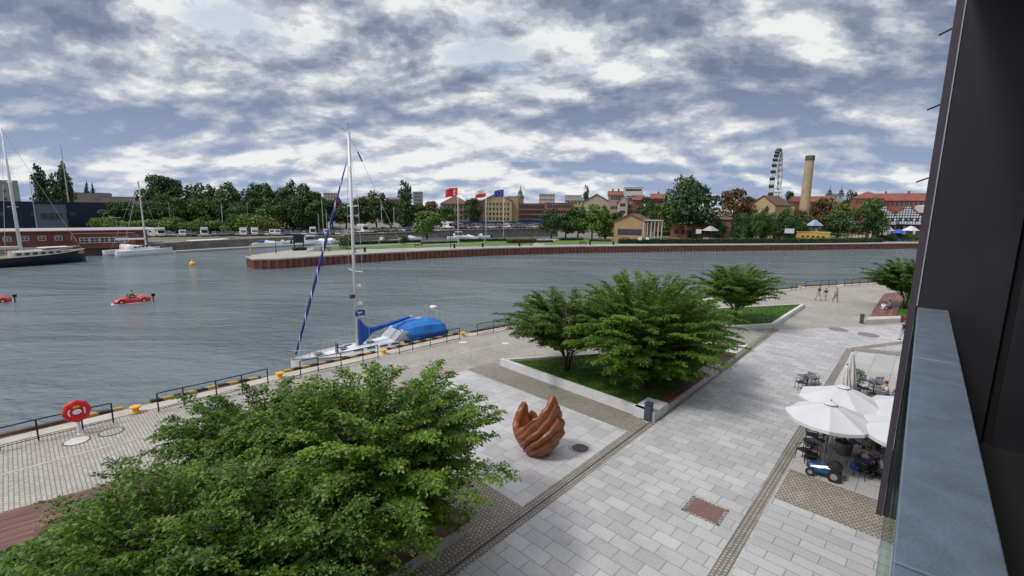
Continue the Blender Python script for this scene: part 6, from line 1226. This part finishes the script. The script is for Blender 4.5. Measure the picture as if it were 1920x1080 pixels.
# half-timbered granaries
TIMB = M('black_timber',(0.02,0.02,0.028),0.8); PLAST = wallm('white_plaster',(0.60,0.61,0.63),0.06)
def timbered(px0, px1, D, label, notch=True):
    W_ = wid(px0,px1,D); pc = (px0+px1)/2; x, y, _ = base(pc, D); t = thing('half_timbered_house', label, 'building', (x,y,0), math.atan2(-x,y), 'half-timbered houses by the square'); ze = zt(pc,404.5,D); zr = zt(pc,386,D); z1 = zt(pc,420,D)
    prof = [(-W_/2,z1),(W_/2,z1),(W_/2,ze),(W_*0.12,zr-1.0),(W_*0.12,zr),(-W_*0.12,zr),(-W_*0.12,zr-1.0),(-W_/2,ze)]
    mb = MB(); n = len(prof); mb.add([(a_,0,z) for a_,z in prof]+[(a_,12,z) for a_,z in prof], [tuple(range(n)), tuple(range(2*n-1,n-1,-1))]+[(i,i+n,(i+1)%n+n,(i+1)%n) for i in range(n)]); mb.build('wall', PLAST, t)
    MB().box(0,6.4,z1/2,W_*0.98,11,z1).build('ground_floor', wallm('dark_brick'), t); MB().box(0,-0.8,z1+0.1,W_,1.7,0.3).build('awning', M('pale_awning',(0.5,0.5,0.5),0.7), t)
    for i in range(3): MB().box(-W_/2+W_*(i+0.5)/3,-0.0,z1*0.45,W_*0.09,0.3,z1*0.8).build('column', PALEW, t)
    r = MB()
    for s_ in (-1,1): r.add([(s_*(W_/2+0.1),-0.4,ze-0.1),(s_*W_*0.10,-0.4,zr-0.6),(s_*W_*0.10,12.4,zr-0.6),(s_*(W_/2+0.1),12.4,ze-0.1),(s_*(W_/2+0.1),-0.4,ze+0.2),(s_*W_*0.10,-0.4,zr-0.3),(s_*W_*0.10,12.4,zr-0.3),(s_*(W_/2+0.1),12.4,ze+0.2)], [(0,1,2,3),(7,6,5,4),(0,4,5,1),(2,6,7,3)])
    r.build('roof', REDROOF, t)
    tb_ = MB(); yb_ = -0.06
    def hw(z): return W_/2 if z <= ze else max(W_*0.12, W_/2-(z-ze)*(W_*0.38)/(zr-1.0-ze))
    z = z1+0.2
    while z < zr: tb_.beam((-hw(z),yb_,z),(hw(z),yb_,z),0.12,0.24 if z < ze else 0.18); z += 1.15 if z < ze else 0.95
    m = 11
    for i in range(m+1):
        xx = -W_/2+W_*i/m; zt_ = zr-0.1 if abs(xx) < W_*0.13 else ze+(W_/2-abs(xx))/(W_*0.38)*(zr-1.0-ze); tb_.beam((xx,yb_,z1),(xx,yb_,max(z1+0.5,zt_)),0.12,0.2) if zt_ > z1 else None
    for i in range(0,m,3): tb_.beam((-W_/2+W_*i/m,yb_-0.02,z1+0.2),(-W_/2+W_*(i+1)/m,yb_-0.02,ze-0.2),0.12,0.18)
    tb_.build('timber_frame', TIMB, t)
    for i in range(5): MB().box(-W_*0.36+W_*0.18*i, -0.10, (z1+ze)/2, 0.8, 0.1, 1.0).build('window', WIN, t)
timbered(1634,1676,202,'half-timbered house with its left side behind a tree'); timbered(1678,1722,202,'half-timbered gabled house, the middle one by the square'); timbered(1723,1768,202,'half-timbered house half hidden by the balcony frame')
tk = thing('water_tank', 'pale round tank on the roof behind the half-timbered houses', 'tank', (*base(1727,205)[:2], zt(1727,399,205)), 0); MB().lathe([(2.6,0),(2.6,zt(1727,386,205)-zt(1727,399,205)),(0.1,3.3)], n=18).build('drum', PALEW, tk); MB().box(0,0,-zt(1727,399,205)/2,3,3,zt(1727,399,205)-0.1).build('stand', BRICK, tk)
# kiosk, stalls, boards
kk = B(1503,1556,173,436,434,wallm('kiosk_yellow',(0.55,0.34,0.06)),wallm('kiosk_cream',(0.5,0.42,0.25)),'low yellow kiosk behind the hedge',rows=1,cols=5,depth=4,kind='flat',win=(0.9,0.5),first=1.6,name='kiosk',side=False)
gr_ = MB().box(2.2,-0.1,1.0,3.6,0.08,1.3).build('painted_panel', M('multicolour_mural',(0.25,0.30,0.35),0.7,amt=0.5,scale=1.5), kk)
for i, (px, D, top, c, lab) in enumerate(((1598,188,408,(0.65,0.65,0.66),'white peaked market tent left of the tall green tree'),(1606,186,416,(0.6,0.6,0.6),'lower white market tent left of the tall green tree'),(1530,192,412,(0.30,0.38,0.55),'pale blue kiosk among the trees'),(1665,188,424,(0.62,0.60,0.60),'white stall before the half-timbered houses'),(1712,190,424,(0.64,0.64,0.66),'white signboard stall by the square'),(1690,186,430,(0.03,0.10,0.50),'bright blue awning stall by the square'),(1335,172,424,(0.45,0.42,0.40),'grey stall under the huge dark tree'))):
    h_ = zt(px, top, D); t = thing('market_stall', lab, 'stall', base(px, D), 0.1*i); w_ = 5.0; m_ = M('stall_%d' % i, c, 0.7)
    MB().loft([[(-w_/2,-2,h_*0.7),(w_/2,-2,h_*0.7),(w_/2,2,h_*0.7),(-w_/2,2,h_*0.7)],[(-0.4,-0.3,h_),(0.4,-0.3,h_),(0.4,0.3,h_),(-0.4,0.3,h_)]]).build('canopy', m_, t); MB().box(0,0,0.55,w_*0.8,3,1.1).build('counter', m_, t)
    for sx in (-1,1):
        for sy in (-1,1): MB().box(sx*w_*0.46,sy*1.85,h_*0.35,0.12,0.12,h_*0.7).build('leg', BLK, t)
for px, py, D, w_, h_, lab in ((1484,433,163,3.2,1.6,'white billboard on posts in front of the slim trees'),(1203,447,150,1.2,1.0,'small white information board behind the far quay, the left one'),(1217,447,150,1.0,0.8,'small white information board behind the far quay, the right one'),(1313,434,160,1.8,1.5,'white board under the huge dark tree'),(1665,437,184,1.6,1.6,'white board beside the square')):
    zc_ = zt(px, py, D); t = thing('sign_board', lab, 'sign', base(px, D), 0); MB().box(0,0,zc_,w_,0.12,h_).build('board', WHT, t)
    for s_ in (-1,1): MB().box(s_*w_*0.4,0,zc_/2-h_*0.25,0.1,0.1,zc_-h_*0.5).build('post', BLK, t)
# thin masts standing on land
for px, D, top, lab in ((108,200,272,'tall thin grey lattice mast behind the dark shed'),(47,160,330,'thin grey mast in front of the dark shed')):
    t = thing('mast', lab, 'mast', base({108:129,47:62}[px], D)); h_ = zt(px, top, D); MB().tube([(0,0,0),(0,0,h_)], [0.35 if px == 108 else 0.16,0.12 if px == 108 else 0.08], 6).build('pole', GALV, t)
# dark screen board on the quay by the marina
t = thing('display_board', 'black display board standing on the quay near the marina', 'sign', at3(561,464,0.02), 0.1); MB().box(0,0,2.3,2.6,0.3,2.2).build('board', BLK, t); [MB().box(s_*1.1,0,0.6,0.2,0.2,1.25).build('post', BLK, t) for s_ in (-1,1)]
# ------------------------------------------------------------------ parked cars
def car_proto(kind):
    L_, W_, H_ = dict(sedan=(4.4,1.75,1.45), suv=(4.5,1.85,1.7), van=(5.0,1.95,2.1), camper=(6.2,2.2,2.9), truck=(6.0,2.2,2.8))[kind]
    t = thing('parked_car', 'car', 'car'); g = 0.28
    if kind in ('sedan','suv'):
        hb_ = H_*0.60; prof = [(-L_/2,0.45,hb_-0.15),(-L_/2+0.25,g,hb_),(-L_*0.2,g,hb_+0.03),(L_*0.18,g,hb_-0.02),(L_/2-0.3,g,hb_-0.17),(L_/2,0.45,hb_-0.35)]
        MB().loft([[(x,-W_*0.46,z0),(x,-W_/2,z0+0.2),(x,-W_/2,z1-0.15),(x,-W_*0.44,z1),(x,W_*0.44,z1),(x,W_/2,z1-0.15),(x,W_/2,z0+0.2),(x,W_*0.46,z0)] for x,z0,z1 in prof]).build('body', CARP, t)
        rr_ = 0.30 if kind == 'suv' else 0.20
        MB().loft([[(x0,-W_*0.43,hb_-0.04),(x1,-W_*0.36,H_-0.06),(x1,W_*0.36,H_-0.06),(x0,W_*0.43,hb_-0.04)] for x0,x1 in ((-L_*0.46 if kind == 'suv' else -L_*0.40,-L_*rr_-0.4),(L_*0.24,L_*0.08))]).build('windows', WIN, t)
        MB().box((-L_*rr_-0.4+L_*0.08)/2,0,H_-0.04,L_*(rr_+0.08)+0.42,W_*0.72,0.07).build('roof', CARP, t)
    else:
        x2 = L_/2-1.5
        MB().loft([[(x,-W_/2,z0),(x,-W_/2,z1-0.1),(x,-W_*0.46,z1),(x,W_*0.46,z1),(x,W_/2,z1-0.1),(x,W_/2,z0)] for x,z0,z1 in ((-L_/2,0.4,H_),(x2 if kind == 'van' else x2-0.2,0.35,H_))]+[[(x,-W_*0.47,z0),(x,-W_*0.47,z1-0.1),(x,-W_*0.42,z1),(x,W_*0.42,z1),(x,W_*0.47,z1-0.1),(x,W_*0.47,z0)] for x,z0,z1 in ((x2+0.05,0.35,2.05),(L_/2-0.75,0.35,1.15),(L_/2,0.4,0.95))]).build('body', CARP, t)
        MB().add([(x2+0.14,-W_*0.40,1.98),(x2+0.14,W_*0.40,1.98),(L_/2-0.72,W_*0.42,1.22),(L_/2-0.72,-W_*0.42,1.22)], [(0,1,2,3)]).build('windscreen', WIN, t)
        if kind == 'camper':
            for s_ in (-1,1):
                for xx in (-1.9,0.0): MB().box(xx,s_*W_/2,1.75,0.9,0.06,0.5).build('window', WIN, t)
            MB().box(x2+0.5,0,2.55,1.4,W_*0.86,0.62).build('cab_bed', CARP, t, bevel=0.1)
        MB().box(-L_/2-0.01,0,1.5,0.05,W_*0.6,0.5).build('window', WIN, t)
    for sx in (-1,1):
        for sy in (-1,1): MB().tube([(sx*L_*0.31,sy*(W_/2-0.20),0.32),(sx*L_*0.31,sy*(W_/2+0.01),0.32)], 0.32, 10).build('wheel', M('tyre_rubber'), t)
    return t
CARP = M('car_paint_white',(0.62,0.62,0.62),0.3,amt=0.03,coat=0.5)
PAINT = {'white':CARP,'silver':M('car_paint_silver',(0.35,0.36,0.38),0.3,metal=0.4,coat=0.5),'dark grey':M('car_paint_dark_grey',(0.05,0.052,0.058),0.3,coat=0.5),'black':M('car_paint_black',(0.012,0.012,0.015),0.25,coat=0.5),'red':M('car_paint_red',(0.35,0.02,0.02),0.3,coat=0.5),'blue':M('car_paint_blue',(0.02,0.06,0.22),0.3,coat=0.5)}
CP = {k: car_proto(k) for k in ('sedan','suv','van','camper','truck')}; CKD = kid_map(); CU = set()
def car(kind, px, py, col, rz, label, group):
    src = CP[kind]
    if kind in CU: o = copy_tree(src, None, CKD)
    else: o = src; CU.add(kind)
    nm = {'sedan':'parked_car','suv':'parked_car','van':'parked_van','camper':'camper_van','truck':'box_truck'}[kind]; o.name = nm; o['category'] = {'sedan':'car','suv':'car','van':'van','camper':'camper','truck':'truck'}[kind]
    v = G(px, py, 0.06+(terr_z(px) if px > 640 and group != G1 else 0)); a_ = math.atan2(-v.x, v.y); place(o, v, a_-math.pi/2+rz, label, 1.15 if group != G1 else None, group)
    for q in COL.objects:
        if q.parent == o and q.name.split('.')[0] in ('body','roof','cab_bed'): q.material_slots[0].link = 'OBJECT'; q.material_slots[0].material = PAINT[col]
rc = random.Random(8)
G1, G2, G3 = 'vehicles in the parking row before the wood', 'vehicles parked between the marina and the trees', 'vehicles parked above the stone wall below the yellow house'

WORD = dict(sedan='car', suv='tall car', van='van', camper='camper', truck='box truck')
row1 = [(208,'suv','silver'),(232,'van','white'),(250,'suv','white'),(268,'camper','white'),(287,'camper','white'),(303,'camper','white'),(317,'sedan','white'),(325,'sedan','silver'),(343,'van','white'),(356,'suv','dark grey'),(365,'sedan','black'),(384,'camper','white'),(402,'sedan','silver'),(415,'sedan','dark grey'),(425,'suv','dark grey'),(435,'suv','black'),(446,'sedan','silver'),(457,'truck','white'),(478,'truck','white'),(491,'suv','dark grey'),(500,'sedan','white'),(511,'van','white'),(521,'van','white'),(537,'suv','blue'),(546,'sedan','silver'),(556,'sedan','silver'),(570,'sedan','white'),(587,'camper','white'),(602,'suv','blue'),(613,'van','white'),(626,'suv','dark grey'),(633,'sedan','white')]
where = ['behind the catamaran','left of the grey street lamp','left of the marina masts','between the marina masts','right of the marina masts','near the black display board','by the red brick house']
def w1(px): return where[0] if px < 280 else where[1] if px < 320 else where[2] if px < 410 else where[3] if px < 447 else where[4] if px < 540 else where[5] if px < 575 else where[6]
for i, (px, k, c) in enumerate(row1): car(k, px, 444.5-(px-200)*0.0095+(-0.6 if i % 3 == 0 else 0), c, 0.0 if k not in ('camper',) or i % 2 else 0.9, f'{c} {WORD[k]} parked {w1(px)}, {ORD[i]} in its row', G1)
row2 = [(662,'sedan','silver'),(672,'sedan','white'),(682,'camper','white'),(695,'sedan','white'),(703,'suv','dark grey'),(712,'sedan','black'),(722,'suv','dark grey'),(730,'sedan','silver'),(738,'suv','dark grey'),(746,'sedan','silver'),(754,'sedan','white'),(762,'suv','black'),(771,'sedan','silver'),(780,'sedan','silver'),(790,'suv','dark grey')]
for i, (px, k, c) in enumerate(row2): car(k, px, 437.6-(px-660)*0.036, c, (0.5 if k == 'sedan' else 0.35), f'{c} {WORD[k]} parked {"just right of the yacht mast" if px < 700 else "left of the tall tree" if px < 745 else "below the tall upright tree"}, {ORD[i]} in its row', G2)
row3 = [(831,'sedan','silver'),(840,'camper','white'),(858,'suv','dark grey'),(866,'suv','black'),(875,'sedan','silver'),(884,'sedan','red'),(892,'suv','silver'),(899,'suv','dark grey'),(908,'sedan','silver'),(917,'sedan','white'),(924,'suv','silver'),(931,'suv','black'),(938,'sedan','silver'),(946,'sedan','white'),(954,'van','silver'),(962,'suv','black'),(970,'sedan','dark grey'),(977,'suv','dark grey'),(984,'sedan','silver'),(991,'sedan','silver'),(998,'sedan','white'),(1006,'sedan','silver'),(1014,'suv','blue'),(1022,'sedan','silver')]
for i, (px, k, c) in enumerate(row3): car(k, px, 429.6-(px-830)*0.0125, c, 0.6, f'{c} {WORD[k]} parked {"left of the red flag pole" if px < 855 else "right of the red flag pole" if px < 908 else "between the two right flag poles" if px < 943 else "below the brick factory" if px > 970 else "below the yellow house"}, {ORD[i]} in its row', G3)
for i, px in enumerate(range(856, 1010, 9)): car(('sedan','suv','sedan')[i % 3], px, 426.4-(px-830)*0.008, ('silver','white','dark grey','blue')[i % 4], 0.6, f'{("silver","white","dark grey","blue")[i % 4]} car in the rear row above the stone wall, {ORD[i]} from the left', 'rear row of cars above the stone wall')
# blue site fence behind them
mb = MB(); mb.beam((*g2(862,425,1.5),2.8),(*g2(1030,422.8,1.6),2.9),0.1,2.3); tag(mb.build('blue_site_fence', M('fence_blue',(0.02,0.06,0.20),0.7)), 'long blue site fence behind the cars above the stone wall', 'fence')
# ------------------------------------------------------------------ marina: pontoons and boats
PONT = M('pontoon_deck',(0.34,0.32,0.29),0.85); 
def pontoon(pts, label, w_=2.2):
    l = [g2(*p, -1.5) for p in pts]; mb = strip_between(offset(l, w_/2), offset(l, -w_/2), -2.15, -1.5); tag(mb.build('pontoon', PONT), label, 'pontoon', 'floating pontoons of the marina')
pontoon([(326,470.5),(500,461),(560,458)], 'long floating pontoon with the white barge, left end of the marina'); pontoon([(560,457.5),(700,451),(860,444)], 'floating pontoon behind the peninsula hedge'); pontoon([(640,447),(850,441)], 'floating pontoon close to the parking wall')
bgx, bgy = g2(394,462,-2); bg = thing('barge', 'long white flat barge with a grey cabin beside the pontoon', 'barge', (bgx,bgy,-2.0), math.atan2(bgy-g2(330,466,-2)[1], bgx-g2(330,466,-2)[0])); hb2, _ = hull(15,4.2,1.0,stern=0.98,bowf=0.12,sheer=0.0,draft=0.3); hb2.build('hull', M('grey_hull',(0.30,0.30,0.31),0.6), bg); MB().box(0.5,0,1.55,12.5,3.6,1.1).build('cabin', WHT, bg, bevel=0.05); MB().box(6,0,2.2,1.8,3.0,0.4).build('roof', M('brown_roof_box',(0.2,0.12,0.08),0.8), bg)
def motorboat(kind, variant):
    t = thing('motorboat', 'boat', 'boat'); L_ = (7.5,6.5,9.0)[variant]; hb_, dk_ = hull(L_,2.6,0.9,stern=0.9,bowf=0.5,sheer=0.35,draft=0.35); hb_.build('hull', GEL, t, smooth=True); deck_mesh(dk_,0.03,0.01).build('deck', GELW, t)
    h0 = 0.92
    if variant == 0: MB().loft(trunk(-0.6,1.9,1.0,0.5,0.75,0.25,h0)).build('cabin', GEL, t); MB().box(-0.55,0,h0+0.62,0.06,1.7,0.4).build('windscreen', WIN, t); MB().box(-1.7,0,h0+0.45,1.8,1.6,0.25).build('cockpit_cover', CANV, t, bevel=0.05)
    elif variant == 1: MB().add([(0.3,-0.9,h0),(0.3,0.9,h0),(-0.3,0.75,h0+0.6),(-0.3,-0.75,h0+0.6)], [(0,1,2,3)]).build('windscreen', WIN, t); MB().box(-1.3,0,h0+0.2,0.8,1.4,0.4).build('seat', WHT, t, bevel=0.05)
    else: MB().loft(trunk(-2.2,2.6,1.15,0.6,1.1,0.3,h0)).build('cabin', GEL, t); MB().box(-0.4,0,h0+1.7,2.6,1.9,0.12).build('roof', GEL, t); [MB().box(-0.4,s_*1.0,h0+0.85,2.4,0.06,0.45).build('window', WIN, t) for s_ in (-1,1)]; [MB().cyl((x,s_*0.85,h0+0.9),(x,s_*0.85,h0+1.65),0.04,n=6).build('roof_post', STEEL, t) for x in (-1.5,0.7) for s_ in (-1,1)]
    MB().box(-L_/2-0.2,0,0.75,0.4,0.4,0.9).build('outboard_motor', BLK, t, bevel=0.05); return t
MBP = [motorboat('m', v) for v in range(3)]; MBK = kid_map(); MBU = set()
def mboat(v, px, py, deg, label):
    o = copy_tree(MBP[v], None, MBK) if v in MBU else MBP[v]; MBU.add(v); p = G(px, py+(2.6 if px > 640 else 0), -2.0); place(o, p, math.radians(deg), label, 1.15, 'small boats in the marina')
for v, px, py, deg, lab in ((0,503,462,10,'white motorboat at the right end of the long pontoon'),(1,521,459,200,'small open white boat beside the long pontoon'),(2,585,459,15,'white cabin cruiser left of the yacht mast'),(0,604,458,-60,'white motorboat next to the cabin cruiser left of the mast'),(0,620,457,-70,'white motorboat with blue cockpit cover near the yacht mast'),(1,634,456,-60,'small open boat directly behind the yacht mast'),(1,671,449,0,'small open white boat right of the yacht mast'),(2,715,448,-70,'cabin cruiser right of the red tented boat'),(0,728,447,-60,'motorboat second right of the red tented boat'),(1,744,446,10,'small open white boat left of the bright round tree'),(0,770,448,0,'white motorboat behind the small dark bush'),(2,862,446,5,'large white cabin cruiser at the foot of the red flag'),(0,880,446,-20,'white motorboat between the flag poles'),(2,872,441,180,'white cabin cruiser behind the others by the red flag'),(0,902,443,170,'low white motorboat by the white and red flag pole'),(1,947,441,190,'small open white boat behind the blue flag pole'),(1,655,452,100,'tiny white boat behind the small tree by the mast'),(0,563,456,30,'white motorboat below the black display board'),(1,470,458,15,'small open boat in the middle of the long pontoon'),(1,447,459,190,'small open boat under the short marina mast')): mboat(v, px, py, deg, lab)
for px, py, lab, cm in ((690,447,'boat carrying a bright red tent behind the peninsula hedge',FR),(931,441,'motorboat with a dark red cover by the blue flag pole',M('dark_red_cover',(0.25,0.03,0.04),0.7))):
    o = copy_tree(MBP[1], None, MBK); place(o, G(px,py+3,-2.0), 0.05, lab, 1.15, 'small boats in the marina'); tt = MB().loft([[(x,-1.25,1.0),(x,-1.2,2.2+dz),(x,0,2.5+dz),(x,1.2,2.2+dz),(x,1.25,1.0)] for x, dz in ((-2.4,0),(2.0,0.1))]); tt.build('tent', cm, o)
for px, py, top, lab in ((417,447,381,'bare pale mast of a yacht left of the short marina mast'),(452,446,401,'short bare pale mast in the marina'),(604,446,372,'tall bare mast before the brick house'),(611,446,392,'shorter bare mast right of the tall one before the brick house'),(596,446,400,'thin bare mast left of the tall one before the brick house'),(714,446,378,'bare mast between the yacht and the tall tree, the taller one'),(737,446,388,'bare mast between the yacht and the tall tree, the shorter one')):
    p = G(px, py+(3 if px > 640 else 1), -2.0); t = thing('small_yacht', 'small yacht with '+lab, 'sailboat', p, math.radians(20), 'small yachts in the marina'); hb_, dk_ = hull(8.0,2.6,0.9,stern=0.7,bowf=0.55,sheer=0.25,draft=0.4); hb_.build('hull', GEL, t, smooth=True); deck_mesh(dk_,0.03,0.01).build('deck', GELW, t); MB().loft(trunk(-1.0,2.4,0.85,0.4,0.4,0.15,0.92)).build('coachroof', GEL, t); hm_ = P(px-5, top, p.y).z+2.0
    MB().tube([(0.6,0,0.9),(0.6,0,hm_)], [0.11,0.08], 6).build('mast', MAST, t); MB().tube([(0.5,0,2.0),(-2.6,0,2.1)], 0.12, 6).build('boom_cover', CANV, t)
# ------------------------------------------------------------------ catamaran, sailing ship, red boats, buoy
ca, cb = Vector(g2(192,483,-2)), Vector(g2(303,475,-2)); cc_ = (ca+cb)/2; Lc = (cb-ca).length*0.98
ct_ = thing('catamaran', 'white catamaran with a tall mast moored before the brick boathouse', 'catamaran', (cc_.x, cc_.y+2.0, WZ), math.atan2(cb.y-ca.y, cb.x-ca.x))
for s_ in (-1,1):
    hb_, dk_ = hull(Lc,1.7,1.35,stern=0.8,bowf=0.6,sheer=0.12,draft=0.3); o = hb_.build('hull', GEL, ct_, smooth=True); o.location = (0,s_*2.7,0); o = deck_mesh(dk_,0.02,0.01).build('deck', GELW, ct_); o.location = (0,s_*2.7,0)
MB().box(-0.8,0,1.25,Lc*0.55,5.2,0.35).build('bridge_deck', GEL, ct_); MB().loft(trunk(-3.0,2.6,2.6,1.5,1.35,0.4,1.42)).build('cabin', GEL, ct_, smooth=True)
for s_ in (-1,1):
    for xx in (-1.8,-0.9,0.0,0.9): w_ = 2.6-1.1*(xx+3.0)/5.6; MB().box(xx,s_*(w_*0.94),2.1,0.65,0.08,0.32,rz=-s_*0.19).build('window', WIN, ct_)
hm_ = P(221,338,cc_.y).z-WZ; MB().tube([(1.6,0,2.4),(1.5,0,hm_)], [0.20,0.14], 8).build('mast', MAST, ct_); MB().tube([(1.4,0,3.9),(-4.6,0,4.0)], 0.22, 8).build('boom_cover', WHT, ct_)
for a_, b_ in (((1.5,0,hm_),(Lc/2-0.5,0,1.5)),((1.5,0,hm_),(-Lc/2+1.5,2.7,1.4)),((1.5,0,hm_),(-Lc/2+1.5,-2.7,1.4))): MB().tube([a_, b_], 0.025, 4).build('stay_wire', STEEL, ct_)
sa, sb = Vector(g2(-110,509,-2)), Vector(g2(146,491,-2)); Ls = (sb-sa).length; sc_ = (sa+sb)/2; sh_ = thing('sailing_ship', 'large dark hulled wooden sailing ship with a tall white mast, cut by the left edge', 'ship', (sc_.x, sc_.y+2.0, WZ), math.atan2(sb.y-sa.y, sb.x-sa.x))
hb_, dk_ = hull(Ls,6.0,1.7,stern=0.6,bowf=0.4,sheer=0.55,draft=0.6,n=18); hb_.build('hull', M('black_blue_hull',(0.012,0.014,0.03),0.35), sh_, smooth=True); deck_mesh(dk_,0.05,0.01).build('deck', M('teak_deck',(0.30,0.20,0.12),0.7), sh_)
TEAK = M('varnished_wood',(0.34,0.20,0.10),0.4); 
for s_ in (-1,1): MB().tube([(x,s_*w_,z+0.05) for x,w_,z in dk_], 0.09, 5).build('gunwale', PALEW, sh_); MB().tube([(x,s_*(w_-0.1),z+0.85) for x,w_,z in dk_[:-1]], 0.03, 4).build('guard_rail', STEEL, sh_)
for x0,x1,w_,h_,m_ in ((-2.0,5.5,1.7,1.15,PALEW),(-11.0,-5.0,1.9,1.4,WHT),(6.8,9.0,1.2,0.7,TEAK)):
    dh = MB().loft(trunk(x0,x1,w_,w_*0.85,h_,h_,1.8)).build('deckhouse', m_, sh_)
    n = int((x1-x0)/1.25)
    for i in range(n):
        for s_ in (-1,1): MB().box(x0+0.8+i*1.2,s_*w_*0.95,1.8+h_*0.5,0.7,0.1,h_*0.4,rz=0).build('window', WIN, dh)
MB().box(4.5,0,3.35,4.5,2.6,0.1).build('awning', WHT, sh_); MB().box(2.0,-0.6,2.35,1.8,1.4,0.5).build('deck_crate', CANV, sh_)
d1 = P(38,462,sc_.y).x-sc_.x; mxs = d1/math.cos(math.atan2(sb.y-sa.y, sb.x-sa.x))-3.6; hm_ = P(10,243,sc_.y+3).z-WZ
MB().tube([(mxs,0,1.7),(mxs,0,hm_*0.6),(mxs,0,hm_)], [0.30,0.24,0.14], 10).build('mast', WHT, sh_, smooth=True); MB().tube([(mxs,-1.6,hm_*0.62),(mxs,1.6,hm_*0.62)], 0.08, 5).build('spreader', WHT, sh_); MB().tube([(mxs-0.2,0,3.6),(mxs-8,0,3.9)], 0.28, 8).build('boom_cover', PALEW, sh_)
MB().tube([(mxs-14,0,1.7),(mxs-14,0,hm_*0.8)], [0.26,0.12], 8).build('mast', WHT, sh_)
for a_, b_ in (((mxs,0,hm_),(Ls/2-0.5,0,2.7)),((mxs,0,hm_*0.98),(mxs-3,2.8,1.9)),((mxs,0,hm_*0.98),(mxs-3,-2.8,1.9))): MB().tube([a_, b_], 0.03, 4).build('stay_wire', STEEL, sh_)
# red car shaped boat
RP = M('glossy_red',(0.60,0.02,0.02),0.22,amt=0.08,coat=0.6)
def car_boat(px, py, label, rz):
    p = G(px,py,WZ); t = thing('car_shaped_boat', label, 'boat', p, rz, sc=0.76); L_ = 5.0
    rings = []
    for x,w_,z1 in ((-2.45,0.55,0.62),(-2.1,0.85,0.95),(-1.5,0.95,1.22),(-0.9,0.92,1.15),(-0.4,0.88,0.98),(0.5,0.88,0.98),(0.9,0.90,1.12),(1.5,0.92,1.06),(2.1,0.86,0.80),(2.5,0.55,0.52)): rings.append([(x,-w_,0.12),(x,-w_*1.02,0.5),(x,-w_*0.9,z1*0.82),(x,-w_*0.55,z1),(x,w_*0.55,z1),(x,w_*0.9,z1*0.82),(x,w_*1.02,0.5),(x,w_,0.12)])
    MB().loft(rings).build('body', RP, t, smooth=True); MB().loft([[(x,-w_,-0.25),(x,-w_*1.08,0.14),(x,w_*1.08,0.14),(x,w_,-0.25)] for x,w_ in ((-2.6,0.8),(-1.5,1.05),(1.8,1.05),(2.75,0.5))]).build('float', WHT, t)
    for sx in (-1.45,1.5):
        for s_ in (-1,1): MB().tube([(sx+0.46*math.cos(a_), s_*0.93, 0.42+0.46*math.sin(a_)) for a_ in [math.pi*q/10 for q in range(11)]], 0.13, 8).build('fender', RP, t, smooth=True); wh = MB().tube([(sx,s_*0.86,0.42),(sx,s_*0.99,0.42)], 0.34, 16).build('wheel', M('tyre_rubber'), t); MB().tube([(sx,s_*0.99,0.42),(sx,s_*1.01,0.42)], 0.20, 12).build('rim', M('cream_rim',(0.6,0.55,0.42),0.4), wh)
    MB().box(0.05,0,1.0,0.95,1.3,0.03).build('cockpit', BLK, t); MB().box(-0.45,0,1.18,0.22,1.2,0.45,ry=0.15).build('seat_back', M('tan_seat',(0.40,0.22,0.12),0.7), t, bevel=0.04); MB().box(-0.1,0,1.04,0.55,1.2,0.14).build('seat', M('tan_seat'), t, bevel=0.03)
    MB().tube([(0.75,-0.72,1.0),(0.55,-0.64,1.55),(0.55,0.64,1.55),(0.75,0.72,1.0)], 0.035, 6).build('windscreen_frame', BLK, t); MB().add([(0.74,-0.7,1.03),(0.74,0.7,1.03),(0.56,0.62,1.53),(0.56,-0.62,1.53)], [(0,1,2,3)]).build('windscreen', gm, t)
    MB().box(-2.85,0,1.05,0.5,0.36,0.5).build('outboard_motor', BLK, t, bevel=0.06); MB().box(-2.8,0,0.4,0.16,0.16,1.0).build('motor_leg', BLK, t)
    for s_ in (-1,1): MB().lathe([(0.11,0),(0.12,0.03),(0.02,0.07)], c=(0,0,0), n=12).build('headlight', M('cream_rim'), t).matrix_local = Matrix.Translation((2.28,s_*0.5,0.66)) @ Matrix.Rotation(math.pi/2,4,'Y')
    return t, p
hd = Vector(g2(214,571,WZ))-Vector(g2(284,564,WZ)); rz_ = math.atan2(hd.y, hd.x); cbt, cp_ = car_boat(249,568,'red convertible car shaped boat cruising on the river',rz_)
cb2, cp2 = car_boat(-18,570,'second red car shaped boat, only its tail visible at the left edge',rz_)
for p_, labs in ((cp_, ('driver in red top sitting in the red car shaped boat','passenger in orange top sitting in the red car shaped boat')),):
    for i, s_ in enumerate((-1,1)):
        off = Vector((math.cos(rz_)*-0.12-math.sin(rz_)*s_*0.34, math.sin(rz_)*-0.12+math.cos(rz_)*s_*0.34, 0.90))*0.76; person(labs[i], p_+off, rz_-math.pi/2, 'sit', 1.3, cloth('warm_red',(0.5,0.06,0.04)) if i == 0 else cloth('orange_top',(0.55,0.20,0.08)), None or cloth('charcoal',(0.06,0.06,0.07)), HAIRB)
by = thing('buoy', 'yellow buoy floating between the ships and the peninsula tip', 'buoy', G(361,497,WZ)); MB().lathe([(0.35,-0.3),(0.62,0.0),(0.62,0.45),(0.35,0.65),(0.12,0.95),(0.10,1.05)], n=16).build('float', YEL, by); MB().lathe([(0.05,0),(0.05,0.3)], c=(0,0,1.0), n=6).build('top_mark', YEL, by)
